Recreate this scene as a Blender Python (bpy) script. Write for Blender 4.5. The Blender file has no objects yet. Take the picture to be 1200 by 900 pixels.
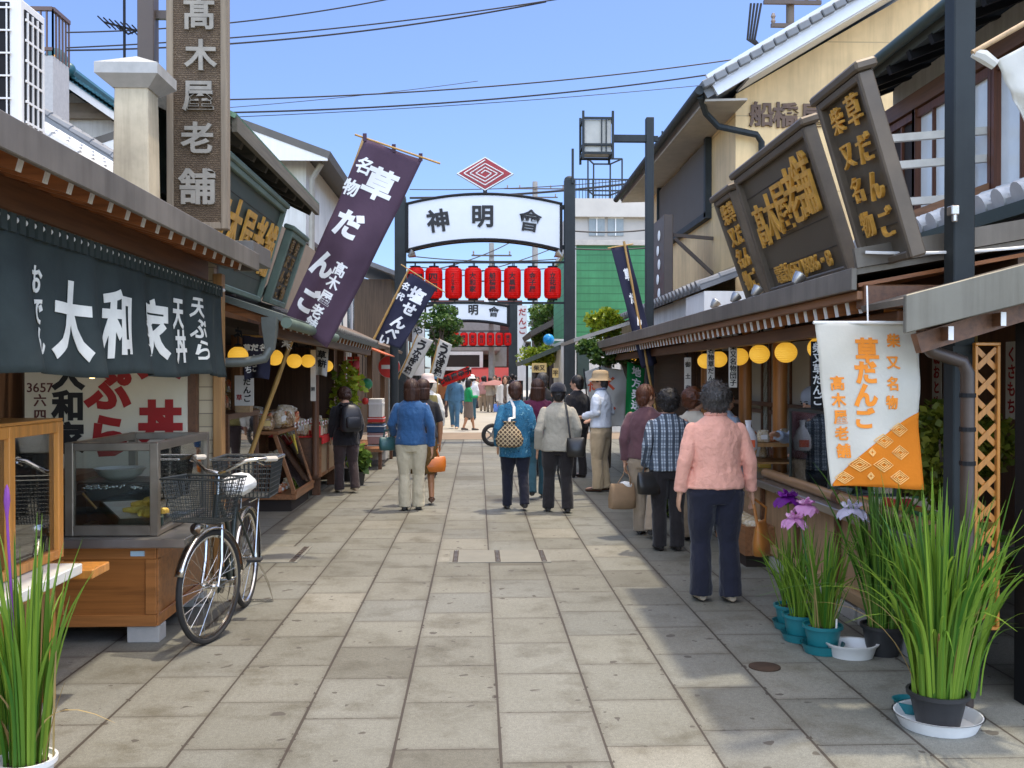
import bpy, bmesh, math, random
from mathutils import Vector, Matrix, noise
import numpy as np
R = math.radians
rnd = random.Random(11)
sc = bpy.context.scene
COL = sc.collection
V = Vector

# ------------------------------------------------------------------ camera
CAMZ, FPX = 1.58, 1150.0
cd = bpy.data.cameras.new('camera'); cam = bpy.data.objects.new('camera', cd); COL.objects.link(cam)
cam.location = (0, 0, CAMZ); cam.rotation_euler = (R(90 - 0.45), 0, R(-1.99))
cd.sensor_width = 36; cd.lens = 36 * FPX / 1200; cd.clip_start = .05; cd.clip_end = 3000
sc.camera = cam
# ------------------------------------------------------------------ sky + sun
SUN = V((0.24, 0.13, 1.0)).normalized()          # towards the sun
w = bpy.data.worlds.new('World'); sc.world = w; w.use_nodes = True
nt = w.node_tree; bg = nt.nodes['Background']
sky = nt.nodes.new('ShaderNodeTexSky'); sky.sky_type = 'NISHITA'; sky.sun_disc = False
sky.sun_elevation = math.asin(SUN.z); sky.sun_rotation = math.atan2(SUN.x, SUN.y)
sky.air_density = 1.0; sky.dust_density = 0.6; sky.ozone_density = 2.2; sky.altitude = 0
# June noon: deep blue low down; warm glow added overhead, unseen, to fill shade
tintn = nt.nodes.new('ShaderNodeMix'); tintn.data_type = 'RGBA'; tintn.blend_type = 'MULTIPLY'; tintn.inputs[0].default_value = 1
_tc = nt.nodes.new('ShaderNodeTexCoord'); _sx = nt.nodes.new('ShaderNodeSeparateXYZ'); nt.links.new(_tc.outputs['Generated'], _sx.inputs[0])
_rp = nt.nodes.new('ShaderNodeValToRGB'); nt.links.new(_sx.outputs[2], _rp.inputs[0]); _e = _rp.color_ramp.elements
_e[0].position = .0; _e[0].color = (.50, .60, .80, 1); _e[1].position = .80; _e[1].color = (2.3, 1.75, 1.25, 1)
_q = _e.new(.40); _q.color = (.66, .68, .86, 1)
_bk = nt.nodes.new('ShaderNodeMapRange'); nt.links.new(_sx.outputs[1], _bk.inputs[0])          # added brightening of the unseen sky behind the camera, fills shaded fronts
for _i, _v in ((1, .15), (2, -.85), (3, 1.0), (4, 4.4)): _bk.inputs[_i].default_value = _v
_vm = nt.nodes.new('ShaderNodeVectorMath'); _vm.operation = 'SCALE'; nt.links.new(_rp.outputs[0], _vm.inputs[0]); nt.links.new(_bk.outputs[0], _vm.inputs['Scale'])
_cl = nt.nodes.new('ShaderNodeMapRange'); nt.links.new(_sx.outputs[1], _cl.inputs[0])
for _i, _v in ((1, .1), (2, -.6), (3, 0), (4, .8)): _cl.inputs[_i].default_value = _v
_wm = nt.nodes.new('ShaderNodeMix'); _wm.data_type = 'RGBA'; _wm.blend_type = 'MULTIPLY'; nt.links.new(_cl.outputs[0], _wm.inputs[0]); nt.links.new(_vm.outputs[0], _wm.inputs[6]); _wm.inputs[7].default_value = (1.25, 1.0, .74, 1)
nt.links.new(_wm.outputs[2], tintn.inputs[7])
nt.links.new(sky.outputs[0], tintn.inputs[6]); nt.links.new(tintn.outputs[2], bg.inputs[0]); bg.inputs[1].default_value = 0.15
ld = bpy.data.lights.new('sun', 'SUN'); ld.energy = 2.0; ld.angle = R(1.6); ld.color = (1, .905, .745)
sun = bpy.data.objects.new('sun', ld); COL.objects.link(sun); sun.location = (6, 4, 30)
sun.rotation_euler = SUN.to_track_quat('Z', 'Y').to_euler()
sc.view_settings.view_transform = 'Standard'; sc.view_settings.look = 'None'
sc.view_settings.exposure = 0.82; sc.view_settings.gamma = 1
sc.render.engine = 'CYCLES'; sc.cycles.use_denoising = True
sc.cycles.max_bounces = 8; sc.cycles.diffuse_bounces = 4; sc.cycles.glossy_bounces = 4
sc.cycles.transparent_max_bounces = 12; sc.cycles.transmission_bounces = 6

# ------------------------------------------------------------------ pixel rays -> real planes
_CM = cam.rotation_euler.to_matrix()
def ray(px, py): return _CM @ V(((px - 600) / FPX, (450 - py) / FPX, -1))
_C = V((0, 0, CAMZ))
def PX(px, py, X): d = ray(px, py); return _C + d * (X / d.x)
def PY(px, py, Y): d = ray(px, py); return _C + d * (Y / d.y)
def PZ(px, py, z=0.0): d = ray(px, py); return _C + d * ((z - CAMZ) / d.z)

# ------------------------------------------------------------------ materials
MATS = {}
def srgb(r, g, b):
    f = lambda c: (c / 12.92 if c <= .04045 else ((c + .055) / 1.055) ** 2.4)
    return (f(r / 255), f(g / 255), f(b / 255))
class NT:
    def __init__(s, name):
        s.m = bpy.data.materials.new(name); s.m.use_nodes = True; s.t = s.m.node_tree
        s.b = s.t.nodes['Principled BSDF']; s._tc = None
    def n(s, typ, **kw):
        nd = s.t.nodes.new('ShaderNode' + typ)
        for k, v in kw.items():
            if k.startswith('i_'):
                nd.inputs[int(k[2:]) if k[2:].isdigit() else k[2:].replace('_', ' ')].default_value = v
            else: setattr(nd, k, v)
        return nd
    def l(s, a, b): s.t.links.new(a, b)
    def co(s, kind='Object', scale=(1, 1, 1), rot=(0, 0, 0), loc=(0, 0, 0)):
        tc = s.n('TexCoord') if kind != 'World' else s.n('NewGeometry')
        o = tc.outputs[kind if kind != 'World' else 'Position']
        mp = s.n('Mapping'); s.l(o, mp.inputs[0])
        mp.inputs['Scale'].default_value = scale; mp.inputs['Rotation'].default_value = rot; mp.inputs['Location'].default_value = loc
        return mp.outputs[0]
    def noise(s, vec, scale, detail=4, rough=.55, out='Fac'):
        nz = s.n('TexNoise'); s.l(vec, nz.inputs['Vector']); nz.inputs['Scale'].default_value = scale
        nz.inputs['Detail'].default_value = detail; nz.inputs['Roughness'].default_value = rough
        return nz.outputs[out]
    def ramp(s, fac, stops):
        r = s.n('ValToRGB'); s.l(fac, r.inputs[0]); e = r.color_ramp.elements
        while len(e) < len(stops): e.new(.5)
        for el, (p, c) in zip(e, stops):
            el.position = p; el.color = (*c, 1) if len(c) == 3 else c
        return r.outputs[0]
    def mix(s, fac, a, b, blend='MIX'):
        m = s.n('Mix', data_type='RGBA', blend_type=blend)
        for sock, val in ((m.inputs[0], fac), (m.inputs[6], a), (m.inputs[7], b)):
            if hasattr(val, 'links'): s.l(val, sock)
            elif isinstance(val, (int, float)): sock.default_value = val
            else: sock.default_value = (*val, 1)
        return m.outputs[2]
    def math(s, op, a, b=0.0, c=None):
        m = s.n('Math', operation=op)
        for i, val in enumerate((a, b, c)):
            if val is None: continue
            if hasattr(val, 'links'): s.l(val, m.inputs[i])
            else: m.inputs[i].default_value = val
        return m.outputs[0]
    def bump(s, h, strength=.3, dist=.01):
        b = s.n('Bump'); b.inputs['Strength'].default_value = strength; b.inputs['Distance'].default_value = dist
        s.l(h, b.inputs['Height']); s.l(b.outputs[0], s.b.inputs['Normal'])
    def streaks(s, k, amt):
        """rain streaks and grime running down a weathered face"""
        a = s.noise(s.co(scale=(5, 5, .35)), 2.2, 5, .65); b = s.noise(s.co(), 1.1, 4, .6)
        return s.mix(amt, k, s.mix(.5, s.ramp(a, [(.32, (.45, .42, .37)), (.58, (1.05, 1.05, 1.04))]), s.ramp(b, [(.3, (.6, .58, .52)), (.6, (1.06, 1.06, 1.06))])), 'MULTIPLY')
    def col(s, c):
        if hasattr(c, 'links'): s.l(c, s.b.inputs['Base Color'])
        else: s.b.inputs['Base Color'].default_value = (*c, 1)
    def fin(s, rough=.6, metal=0, spec=None, **kw):
        for k, val in (('Roughness', rough), ('Metallic', metal)):
            if hasattr(val, 'links'): s.l(val, s.b.inputs[k])
            else: s.b.inputs[k].default_value = val
        if spec is not None: s.b.inputs['Specular IOR Level'].default_value = spec
        for k, v in kw.items(): s.b.inputs[k.replace('_', ' ')].default_value = v
        MATS[s.m.name] = s.m
        return s.m
def sc3(c, k): return tuple(min(1, x * k) for x in c)
def plain(name, c, rough=.6, metal=0, var=.15, vs=6, bs=40, bst=.15, spec=None, bd=.004, streak=0, **kw):
    """a surface of one colour with soft wear: large noise in colour and roughness, fine noise as bump"""
    if name in MATS: return MATS[name]
    t = NT(name); co = t.co()
    f = t.noise(co, vs, 5, .6)
    k = t.ramp(f, [(.25, sc3(c, 1 - var)), (.75, sc3(c, 1 + var))])
    if streak: k = t.streaks(k, streak)
    t.col(k)
    if bst: t.bump(t.noise(co, bs, 3), bst, bd)
    r = t.math('MULTIPLY_ADD', f, .25, rough - .12)
    return t.fin(r, metal, spec, **kw)
def wood(name, c, dark=.55, axis='x', scale=1.0, rough=.5, bst=.25, spec=None):
    if name in MATS: return MATS[name]
    t = NT(name); k = {'x': (.6, 14, 14), 'y': (14, .6, 14), 'z': (14, 14, .6)}[axis]
    co = t.co(scale=tuple(a * scale for a in k)); f = t.noise(co, 2.2, 6, .65)
    big = t.noise(t.co(), 1.7, 3)
    c1 = t.ramp(f, [(.3, sc3(c, dark)), (.55, c), (.8, sc3(c, 1.22))])
    t.col(t.mix(t.math('MULTIPLY', big, .55), c1, sc3(c, dark * .75)))
    t.bump(f, bst, .004)
    return t.fin(rough, 0, spec)
def cloth(name, c, var=.12, wr=.5, rough=.9, sheen=.2, ws=5, trans=0):
    if name in MATS: return MATS[name]
    t = NT(name); co = t.co()
    f = t.noise(co, ws, 5, .6); fine = t.noise(co, 260, 2)
    t.col(t.mix(t.math('MULTIPLY', fine, .5), t.ramp(f, [(.3, sc3(c, 1 - var)), (.7, sc3(c, 1 + var))]), sc3(c, .82)))
    t.bump(t.noise(co, ws * 2.2, 4, .6), wr, .03)
    return t.fin(rough, 0, .25, Sheen_Weight=sheen)
def glass(name='window_glass', tint=(.9, .95, .94), refl=.05):
    if name in MATS: return MATS[name]
    t = NT(name); t.t.nodes.remove(t.b)
    tr = t.n('BsdfTransparent'); tr.inputs[0].default_value = (*tint, 1)
    gl = t.n('BsdfGlossy'); gl.inputs[1].default_value = .02
    fr = t.n('Fresnel'); fr.inputs[0].default_value = 1.5
    f = t.math('MINIMUM', t.math('MULTIPLY_ADD', fr.outputs[0], 1.3, refl), .95)
    mx = t.n('MixShader'); t.l(f, mx.inputs[0]); t.l(tr.outputs[0], mx.inputs[1]); t.l(gl.outputs[0], mx.inputs[2])
    t.l(mx.outputs[0], t.t.nodes['Material Output'].inputs[0])
    MATS[name] = t.m; return t.m
def leafmat(name, c1, c2, rough=.45):
    if name in MATS: return MATS[name]
    t = NT(name); g = t.n('NewGeometry')
    f = t.noise(t.co(), 3, 2)
    fac = t.math('MULTIPLY_ADD', f, .4, t.math('MULTIPLY', g.outputs['Random Per Island'], .7))
    c = t.ramp(fac, [(.2, c1), (.85, c2)]); t.col(c)
    t.b.inputs['Roughness'].default_value = rough; t.b.inputs['Specular IOR Level'].default_value = .35
    tl = t.n('BsdfTranslucent'); t.l(c, tl.inputs[0]); mx = t.n('MixShader'); mx.inputs[0].default_value = .3
    t.l(t.b.outputs[0], mx.inputs[1]); t.l(tl.outputs[0], mx.inputs[2]); t.l(mx.outputs[0], t.t.nodes['Material Output'].inputs[0])
    MATS[name] = t.m; return t.m
def thincloth(name, c, var=.06, tl=.35):
    """banner / noren cloth that lets some light through"""
    if name in MATS: return MATS[name]
    t = NT(name); co = t.co(); f = t.noise(co, 3, 5, .6); fine = t.noise(co, 300, 2)
    cc = t.mix(t.math('MULTIPLY', fine, .35), t.ramp(f, [(.3, sc3(c, 1 - var)), (.7, sc3(c, 1 + var))]), sc3(c, .8)); t.col(cc)
    t.bump(t.noise(co, 9, 4, .6), .35, .02); t.b.inputs['Roughness'].default_value = .9; t.b.inputs['Specular IOR Level'].default_value = .15
    tr = t.n('BsdfTranslucent'); t.l(cc, tr.inputs[0]); mx = t.n('MixShader'); mx.inputs[0].default_value = tl
    t.l(t.b.outputs[0], mx.inputs[1]); t.l(tr.outputs[0], mx.inputs[2]); t.l(mx.outputs[0], t.t.nodes['Material Output'].inputs[0])
    MATS[name] = t.m; return t.m

# ------------------------------------------------------------------ glyphs (Blender's own built-in font)
_GL = {}
LAB = bpy.data.scenes.new('workbench')                 # meshes are evaluated here, away from the big scene
def evaluated(o):
    LAB.collection.objects.link(o); vl = LAB.view_layers[0]; vl.update(); dg = vl.depsgraph; dg.update()
    return bpy.data.meshes.new_from_object(o.evaluated_get(dg))
def glyph(ch, weight=.02):
    k = (ch, weight)
    if k not in _GL:
        cu = bpy.data.curves.new('glyph', 'FONT'); cu.body = ch; cu.size = 1; cu.offset = min(weight, .012); cu.resolution_u = 3; cu.extrude = .5
        if weight > .012: cu.bevel_depth = weight - .012; cu.bevel_resolution = 0; cu.extrude = .5 - cu.bevel_depth
        o = bpy.data.objects.new('glyph', cu); me = evaluated(o)
        cj = ord(ch) > 0x2000
        xs = [v.co.x for v in me.vertices] or [0, 1]
        cx = .5 if cj else (min(xs) + max(xs)) / 2
        cy = .38 if cj else .355
        vs = [(v.co.x - cx, v.co.y - cy, v.co.z + .5) for v in me.vertices]
        fs = [tuple(p.vertices) for p in me.polygons]
        bpy.data.objects.remove(o); bpy.data.curves.remove(cu); bpy.data.meshes.remove(me)
        _GL[k] = (vs, fs, (max(xs) - min(xs)))
    return _GL[k]

# ------------------------------------------------------------------ mesh builder
class MB:
    def __init__(s): s.v = []; s.f = []; s.mi = []; s.cur = 0
    def add(s, vs, fs, mi=None):
        b = len(s.v); s.v.extend([tuple(v) for v in vs]); s.f.extend([tuple(i + b for i in f) for f in fs])
        s.mi.extend([s.cur if mi is None else mi] * len(fs)); return s
    def box(s, c, d, rz=0, M=None, mi=None):
        M3 = M if M is not None else Matrix.Rotation(rz, 3, 'Z')
        hx, hy, hz = d[0] / 2, d[1] / 2, d[2] / 2; c = V(c)
        vs = [c + M3 @ V((x, y, z)) for x in (-hx, hx) for y in (-hy, hy) for z in (-hz, hz)]
        return s.add(vs, [(0, 1, 3, 2), (4, 6, 7, 5), (0, 4, 5, 1), (2, 3, 7, 6), (0, 2, 6, 4), (1, 5, 7, 3)], mi)
    def bb(s, lo, hi, mi=None):
        lo = V(lo); hi = V(hi); return s.box((lo + hi) / 2, [abs(a) for a in (hi - lo)], mi=mi)
    def bar(s, p0, p1, w, h, up=(0, 0, 1), mi=None):
        p0 = V(p0); p1 = V(p1); a = (p1 - p0); L = a.length; a.normalize(); u = V(up)
        if abs(a.dot(u)) > .98: u = V((0, 1, 0)) if abs(a.y) < .9 else V((1, 0, 0))
        x = a.cross(u).normalized(); z = x.cross(a)
        M3 = Matrix((x, a, z)).transposed()
        return s.box((p0 + p1) / 2, (w, L, h), M=M3, mi=mi)
    def tube(s, pts, r, n=8, cap=True, closed=False, mi=None, flat=1.0):
        pts = [V(p) for p in pts]; N = len(pts)
        rs = r if isinstance(r, (list, tuple)) else [r] * N
        vs = []; prev = None
        for i, p in enumerate(pts):
            if closed: t = pts[(i + 1) % N] - pts[i - 1]
            else: t = pts[min(i + 1, N - 1)] - pts[max(i - 1, 0)]
            t.normalize()
            if prev is None:
                u = V((0, 0, 1)) if abs(t.z) < .9 else V((0, 1, 0))
                prev = (u - t * u.dot(t)).normalized()
            else:
                prev = (prev - t * prev.dot(t)).normalized()
            q = t.cross(prev)
            for k in range(n):
                a = 2 * math.pi * k / n
                vs.append(p + (prev * math.cos(a) * flat + q * math.sin(a)) * rs[i])
        fs = []
        for i in range(N if closed else N - 1):
            j = (i + 1) % N
            for k in range(n):
                fs.append((i * n + k, i * n + (k + 1) % n, j * n + (k + 1) % n, j * n + k))
        if cap and not closed:
            fs.append(tuple(range(n))[::-1]); fs.append(tuple((N - 1) * n + k for k in range(n)))
        return s.add(vs, fs, mi)
    def cyl(s, p0, p1, r0, r1=None, n=16, mi=None): return s.tube([p0, p1], [r0, r0 if r1 is None else r1], n, mi=mi)
    def lathe(s, prof, c=(0, 0, 0), n=24, M=None, mi=None, sx=1, sy=1):
        M3 = M if M is not None else Matrix.Identity(3); c = V(c); vs = []; fs = []
        for (r, z) in prof:
            for k in range(n):
                a = 2 * math.pi * k / n; vs.append(c + M3 @ V((r * math.cos(a) * sx, r * math.sin(a) * sy, z)))
        for i in range(len(prof) - 1):
            for k in range(n):
                fs.append((i * n + k, i * n + (k + 1) % n, (i + 1) * n + (k + 1) % n, (i + 1) * n + k))
        if prof[0][0] > 1e-6: fs.append(tuple(range(n))[::-1])
        if prof[-1][0] > 1e-6: fs.append(tuple((len(prof) - 1) * n + k for k in range(n)))
        return s.add(vs, fs, mi)
    def ell(s, c, r, nu=14, nv=9, M=None, mi=None):
        if not hasattr(r, '__len__'): r = (r, r, r)
        M3 = M if M is not None else Matrix.Identity(3); c = V(c)
        vs = [c + M3 @ V((0, 0, -r[2]))]; fs = []
        for i in range(1, nv):
            t = -math.pi / 2 + math.pi * i / nv
            for k in range(nu):
                a = 2 * math.pi * k / nu
                vs.append(c + M3 @ V((r[0] * math.cos(t) * math.cos(a), r[1] * math.cos(t) * math.sin(a), r[2] * math.sin(t))))
        vs.append(c + M3 @ V((0, 0, r[2]))); top = len(vs) - 1
        for k in range(nu):
            fs.append((0, 1 + (k + 1) % nu, 1 + k)); b = 1 + (nv - 2) * nu; fs.append((top, b + k, b + (k + 1) % nu))
        for i in range(nv - 2):
            for k in range(nu):
                a = 1 + i * nu; fs.append((a + k, a + (k + 1) % nu, a + nu + (k + 1) % nu, a + nu + k))
        return s.add(vs, fs, mi)
    def loft(s, rings, n=20, mi=None, p=2.0):
        """rings: (centre, half width vector, half depth vector); p>2 squares the section"""
        vs = []; fs = []
        for c, a, b in rings:
            c = V(c); a = V(a); b = V(b)
            for k in range(n):
                t = 2 * math.pi * k / n; ct, st = math.cos(t), math.sin(t)
                if p != 2: ct = math.copysign(abs(ct) ** (2 / p), ct); st = math.copysign(abs(st) ** (2 / p), st)
                vs.append(c + a * ct + b * st)
        for i in range(len(rings) - 1):
            for k in range(n): fs.append((i * n + k, i * n + (k + 1) % n, (i + 1) * n + (k + 1) % n, (i + 1) * n + k))
        fs.append(tuple(range(n))[::-1]); fs.append(tuple((len(rings) - 1) * n + k for k in range(n)))
        return s.add(vs, fs, mi)
    def prism(s, poly, o, u, v, depth, mi=None):
        """polygon in the plane o + x*u + y*v, thickness depth along u x v"""
        o = V(o); u = V(u).normalized(); v = V(v).normalized(); nn = u.cross(v) * depth; n = len(poly)
        vs = [o + u * x + v * y for x, y in poly] + [o + u * x + v * y + nn for x, y in poly]
        fs = [tuple(range(n))[::-1], tuple(range(n, 2 * n))] + [(i, (i + 1) % n, n + (i + 1) % n, n + i) for i in range(n)]
        return s.add(vs, fs, mi)
    def quadslab(s, a, b, c, d, th, mi=None):
        """a slab whose upper face is the quad a b c d, th thick along minus its normal"""
        a, b, c, d = map(V, (a, b, c, d)); nn = (b - a).cross(d - a).normalized() * th
        return s.add([a, b, c, d, a - nn, b - nn, c - nn, d - nn],
                     [(0, 1, 2, 3), (7, 6, 5, 4), (0, 4, 5, 1), (1, 5, 6, 2), (2, 6, 7, 3), (3, 7, 4, 0)], mi)
    def sheet(s, fn, nu, nv, th=.004, mi=None, u0=0, u1=1, v0=0, v1=1):
        """fn(u,v)->Vector over 0..1; a real thin solid"""
        P = [[V(fn(u0 + (u1 - u0) * i / nu, v0 + (v1 - v0) * j / nv)) for j in range(nv + 1)] for i in range(nu + 1)]
        vs = []; W = nv + 1
        for side in (0, 1):
            for i in range(nu + 1):
                for j in range(nv + 1):
                    du = P[min(i + 1, nu)][j] - P[max(i - 1, 0)][j]; dv = P[i][min(j + 1, nv)] - P[i][max(j - 1, 0)]
                    n = du.cross(dv).normalized(); vs.append(P[i][j] - n * th * side)
        B = (nu + 1) * W; fs = []
        for i in range(nu):
            for j in range(nv):
                a, b, c, d = i * W + j, (i + 1) * W + j, (i + 1) * W + j + 1, i * W + j + 1
                fs.append((a, b, c, d)); fs.append((B + d, B + c, B + b, B + a))
        for i in range(nu):
            fs.append((i * W, B + i * W, B + (i + 1) * W, (i + 1) * W)); a = i * W + nv; b = (i + 1) * W + nv; fs.append((a, b, B + b, B + a))
        for j in range(nv):
            fs.append((j, j + 1, B + j + 1, B + j)); a = nu * W + j; fs.append((a, B + a, B + a + 1, a + 1))
        return s.add(vs, fs, mi)
    def text(s, string, o, u, v, size, vertical=True, pitch=1.08, depth=.01, weight=.02, warp=None, mi=None, sx=1.0, cut=0, slant=0, jit=0):
        """lettering; o = centre of the first character (vertical) or of the whole line (horizontal)"""
        o = V(o); u = V(u).normalized(); v = V(v).normalized(); n = u.cross(v)
        adv = []
        for ch in string: adv.append(1.0 if ord(ch) > 0x2000 else (glyph(ch, weight)[2] + .12 if ch != ' ' else .4))
        x = -sum(adv) * pitch / 2; q = 0
        for i, ch in enumerate(string):
            if ch != ' ':
                vs, fs, _ = glyph(ch, weight)
                if vertical: cx, cy = 0, -q
                else: cx, cy = x + adv[i] * pitch / 2, 0
                if cut: vs, fs = cut_glyph(vs, fs, cut)
                ja = rnd.uniform(-jit, jit); ca, sa = math.cos(ja), math.sin(ja)
                out = []
                for a, b, c in vs:
                    a, b = a * ca - b * sa, a * sa + b * ca
                    a = (a + slant * b) * sx
                    if warp: out.append(warp(o, (a + cx) * size, (b + cy) * size, c * depth))
                    else: out.append(o + u * (a + cx) * size + v * (b + cy) * size + n * (c * depth))
                s.add(out, fs, mi)
            if ch in '・ ': q += .6 * pitch
            else: q += pitch
            x += adv[i] * pitch
        return s
    def build(s, name, mat, parent=None, smooth=False, bevel=0, angle=40, base=None):
        off = V((0, 0, 0)); p = parent
        while p is not None: off += p.location; p = p.parent
        if parent is None:
            if base is None:
                a = np.array(s.v); lo = a.min(0); hi = a.max(0); off = V(((lo[0] + hi[0]) / 2, (lo[1] + hi[1]) / 2, lo[2]))
            else: off = V(base)
        me = bpy.data.meshes.new(name)
        me.from_pydata([(x - off.x, y - off.y, z - off.z) for x, y, z in s.v], [], s.f)
        ms = mat if isinstance(mat, (list, tuple)) else [mat]
        for m in ms: me.materials.append(m)
        if len(ms) > 1: me.polygons.foreach_set('material_index', s.mi)
        bm = bmesh.new(); bm.from_mesh(me); bmesh.ops.recalc_face_normals(bm, faces=bm.faces); bm.to_mesh(me); bm.free()
        if smooth:
            me.shade_smooth()
            if angle < 180: me.set_sharp_from_angle(angle=R(angle))
        o = bpy.data.objects.new(name, me); COL.objects.link(o)
        if parent is None: o.location = off
        else: o.parent = parent
        if bevel:
            b = o.modifiers.new('edge', 'BEVEL'); b.width = bevel; b.segments = 1; b.limit_method = 'ANGLE'; b.angle_limit = R(35)
        return o
def push(me, f):
    """move every vertex along its normal by f(co)"""
    n = len(me.vertices); co = np.empty(n * 3, 'f'); no = np.empty(n * 3, 'f')
    me.vertices.foreach_get('co', co); me.vertices.foreach_get('normal', no); co = co.reshape(-1, 3); no = no.reshape(-1, 3)
    d = np.array([f(V(c)) for c in co.tolist()], 'f'); co += no * d[:, None]; me.vertices.foreach_set('co', co.ravel()); me.update()
_CUT = {}
def cut_glyph(vs, fs, step):
    k = (len(vs), len(fs), vs[0], vs[-1], step)
    if k not in _CUT:
        bm = bmesh.new(); bv = [bm.verts.new(v) for v in vs]
        for f in fs:
            try: bm.faces.new([bv[i] for i in f])
            except ValueError: pass
        x = -.6
        while x < .6:
            for co, no in (((x, 0, 0), (1, 0, 0)), ((0, x, 0), (0, 1, 0))):
                bmesh.ops.bisect_plane(bm, geom=bm.verts[:] + bm.edges[:] + bm.faces[:], plane_co=co, plane_no=no)
            x += step
        bm.verts.index_update()
        _CUT[k] = ([tuple(v.co) for v in bm.verts], [tuple(v.index for v in f.verts) for f in bm.faces]); bm.free()
    return _CUT[k]

def tag(o, label=None, cat=None, group=None, kind=None):
    for k, v in (('label', label), ('category', cat), ('group', group), ('kind', kind)):
        if v: o[k] = v
    return o
def thing(name, label, cat, loc=(0, 0, 0), group=None):
    o = bpy.data.objects.new(name, None); COL.objects.link(o); o.empty_display_size = .1; o.location = loc
    return tag(o, label, cat, group)
def copy_tree(o, parent=None):
    c = o.copy(); COL.objects.link(c); c.parent = parent
    for ch in [x for x in COL.objects if x.parent == o]: copy_tree(ch, c)
    return c
def clone(o, loc, rz=None, label=None, scale=None):
    c = copy_tree(o); c.location = loc
    if rz is not None: c.rotation_euler.z = rz
    if scale: c.scale = (scale,) * 3 if not hasattr(scale, '__len__') else scale
    if label: c['label'] = label
    return c
def ground_tag(o): return tag(o, kind='structure')
X3, Y3, Z3 = V((1, 0, 0)), V((0, 1, 0)), V((0, 0, 1))
# ================================================================== materials of the place
def m_paving():
    t = NT('granite_paving'); co = t.co()
    sp = t.n('SeparateXYZ'); t.l(co, sp.inputs[0])
    x = t.math('DIVIDE', t.math('ADD', sp.outputs[0], -0.095 + 45), .45)
    wob = t.noise(co, .9, 2)
    ci = t.math('FLOOR', x); fx = t.math('FRACT', x)
    wn = t.n('TexWhiteNoise', noise_dimensions='1D'); t.l(ci, wn.inputs['W'])
    y = t.math('DIVIDE', t.math('ADD', sp.outputs[1], t.math('MULTIPLY', wn.outputs[0], .6)), .6)
    ri = t.math('FLOOR', y); fy = t.math('FRACT', y)
    ex = t.math('MULTIPLY', t.math('MINIMUM', fx, t.math('SUBTRACT', 1, fx)), .45)
    ey = t.math('MULTIPLY', t.math('MINIMUM', fy, t.math('SUBTRACT', 1, fy)), .6)
    chip = t.math('MULTIPLY', t.math('GREATER_THAN', t.noise(co, 19, 3), .63), .009); jx = t.math('LESS_THAN', ex, t.math('ADD', chip, t.math('MULTIPLY_ADD', wob, .010, .0012))); jy = t.math('LESS_THAN', ey, t.math('ADD', t.math('MULTIPLY', chip, .7), t.math('MULTIPLY_ADD', wob, .009, -.0008)))
    j = t.math('MAXIMUM', jx, t.math('MULTIPLY', jy, .75))
    cb = t.n('CombineXYZ'); t.l(ci, cb.inputs[0]); t.l(ri, cb.inputs[1])
    w2 = t.n('TexWhiteNoise', noise_dimensions='3D'); t.l(cb.outputs[0], w2.inputs['Vector'])
    base = t.ramp(w2.outputs[0], [(0, (.125, .118, .094)), (.08, (.182, .18, .152)), (.5, (.212, .21, .178)), (.85, (.185, .187, .166)), (1, (.255, .246, .205))])
    speck = t.noise(co, 170, 2, .8)
    c = t.mix(.85, base, t.ramp(speck, [(.34, (.62, .62, .62)), (.5, (1, 1, 1)), (.66, (1.3, 1.3, 1.28))]), 'MULTIPLY')
    sp2 = t.noise(co, 45, 2, .6); c = t.mix(.5, c, t.ramp(sp2, [(.35, (.8, .8, .8)), (.65, (1.18, 1.18, 1.18))]), 'MULTIPLY')
    big = t.noise(co, .55, 5, .6); c = t.mix(.8, c, t.ramp(big, [(.3, (.72, .69, .62)), (.6, (1.06, 1.05, 1.03))]), 'MULTIPLY')
    st = t.noise(co, 3.1, 5, .65); c = t.mix(.8, c, t.ramp(st, [(.3, (.58, .54, .46)), (.5, (1.02, 1.02, 1.02))]), 'MULTIPLY')
    spot = t.noise(co, 9, 2, .4); c = t.mix(t.math('GREATER_THAN', spot, .705), c, (.09, .08, .065))
    ed = t.math('MULTIPLY', t.math('SUBTRACT', 1, t.math('MINIMUM', t.math('DIVIDE', t.math('MINIMUM', ex, ey), t.math('MULTIPLY_ADD', st, .07, .008)), 1)), .34); c = t.mix(ed, c, (.085, .072, .052))
    c = t.mix(t.math('MULTIPLY', j, .88), c, (.045, .034, .025)); t.col(c)
    h = t.math('SUBTRACT', t.math('MULTIPLY_ADD', speck, .12, t.math('MULTIPLY', w2.outputs[0], .25)), j)
    t.bump(h, .55, .006)
    return t.fin(t.math('MULTIPLY_ADD', st, .3, .5), 0, .35)
M_PAVE = m_paving()
M_ROAD = plain('pale_road', (.42, .39, .33), .85, 0, .12, 1.5, 60, .2)
M_BROWN = plain('brown_paving', (.25, .185, .125), .8, 0, .2, 2, 60, .3)
M_STEEL = plain('stainless_steel', (.5, .47, .43), .32, .9, .15, 5, 30, .05)
M_DSTEEL = plain('dark_painted_steel', (.030, .036, .038), .6, 0, .25, 3, 40, .08, .25, streak=.4)
M_BSTEEL = plain('brown_painted_steel', (.085, .062, .048), .5, .1, .2, 3, 40, .08)
M_FASCIA = plain('weathered_sheet_metal', (.19, .165, .135), .5, .35, .25, 2.2, 25, .12, streak=.75)
M_WHITE = plain('white_paint', (.78, .76, .72), .55, 0, .06, 3, 50, .08, streak=.25)
M_OFFW = plain('offwhite_plaster', (.72, .70, .64), .8, 0, .10, 1.6, 70, .25, streak=.6)
M_CREAM = plain('cream_render', (.66, .49, .245), .85, 0, .08, 1.1, 90, .25)
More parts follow.
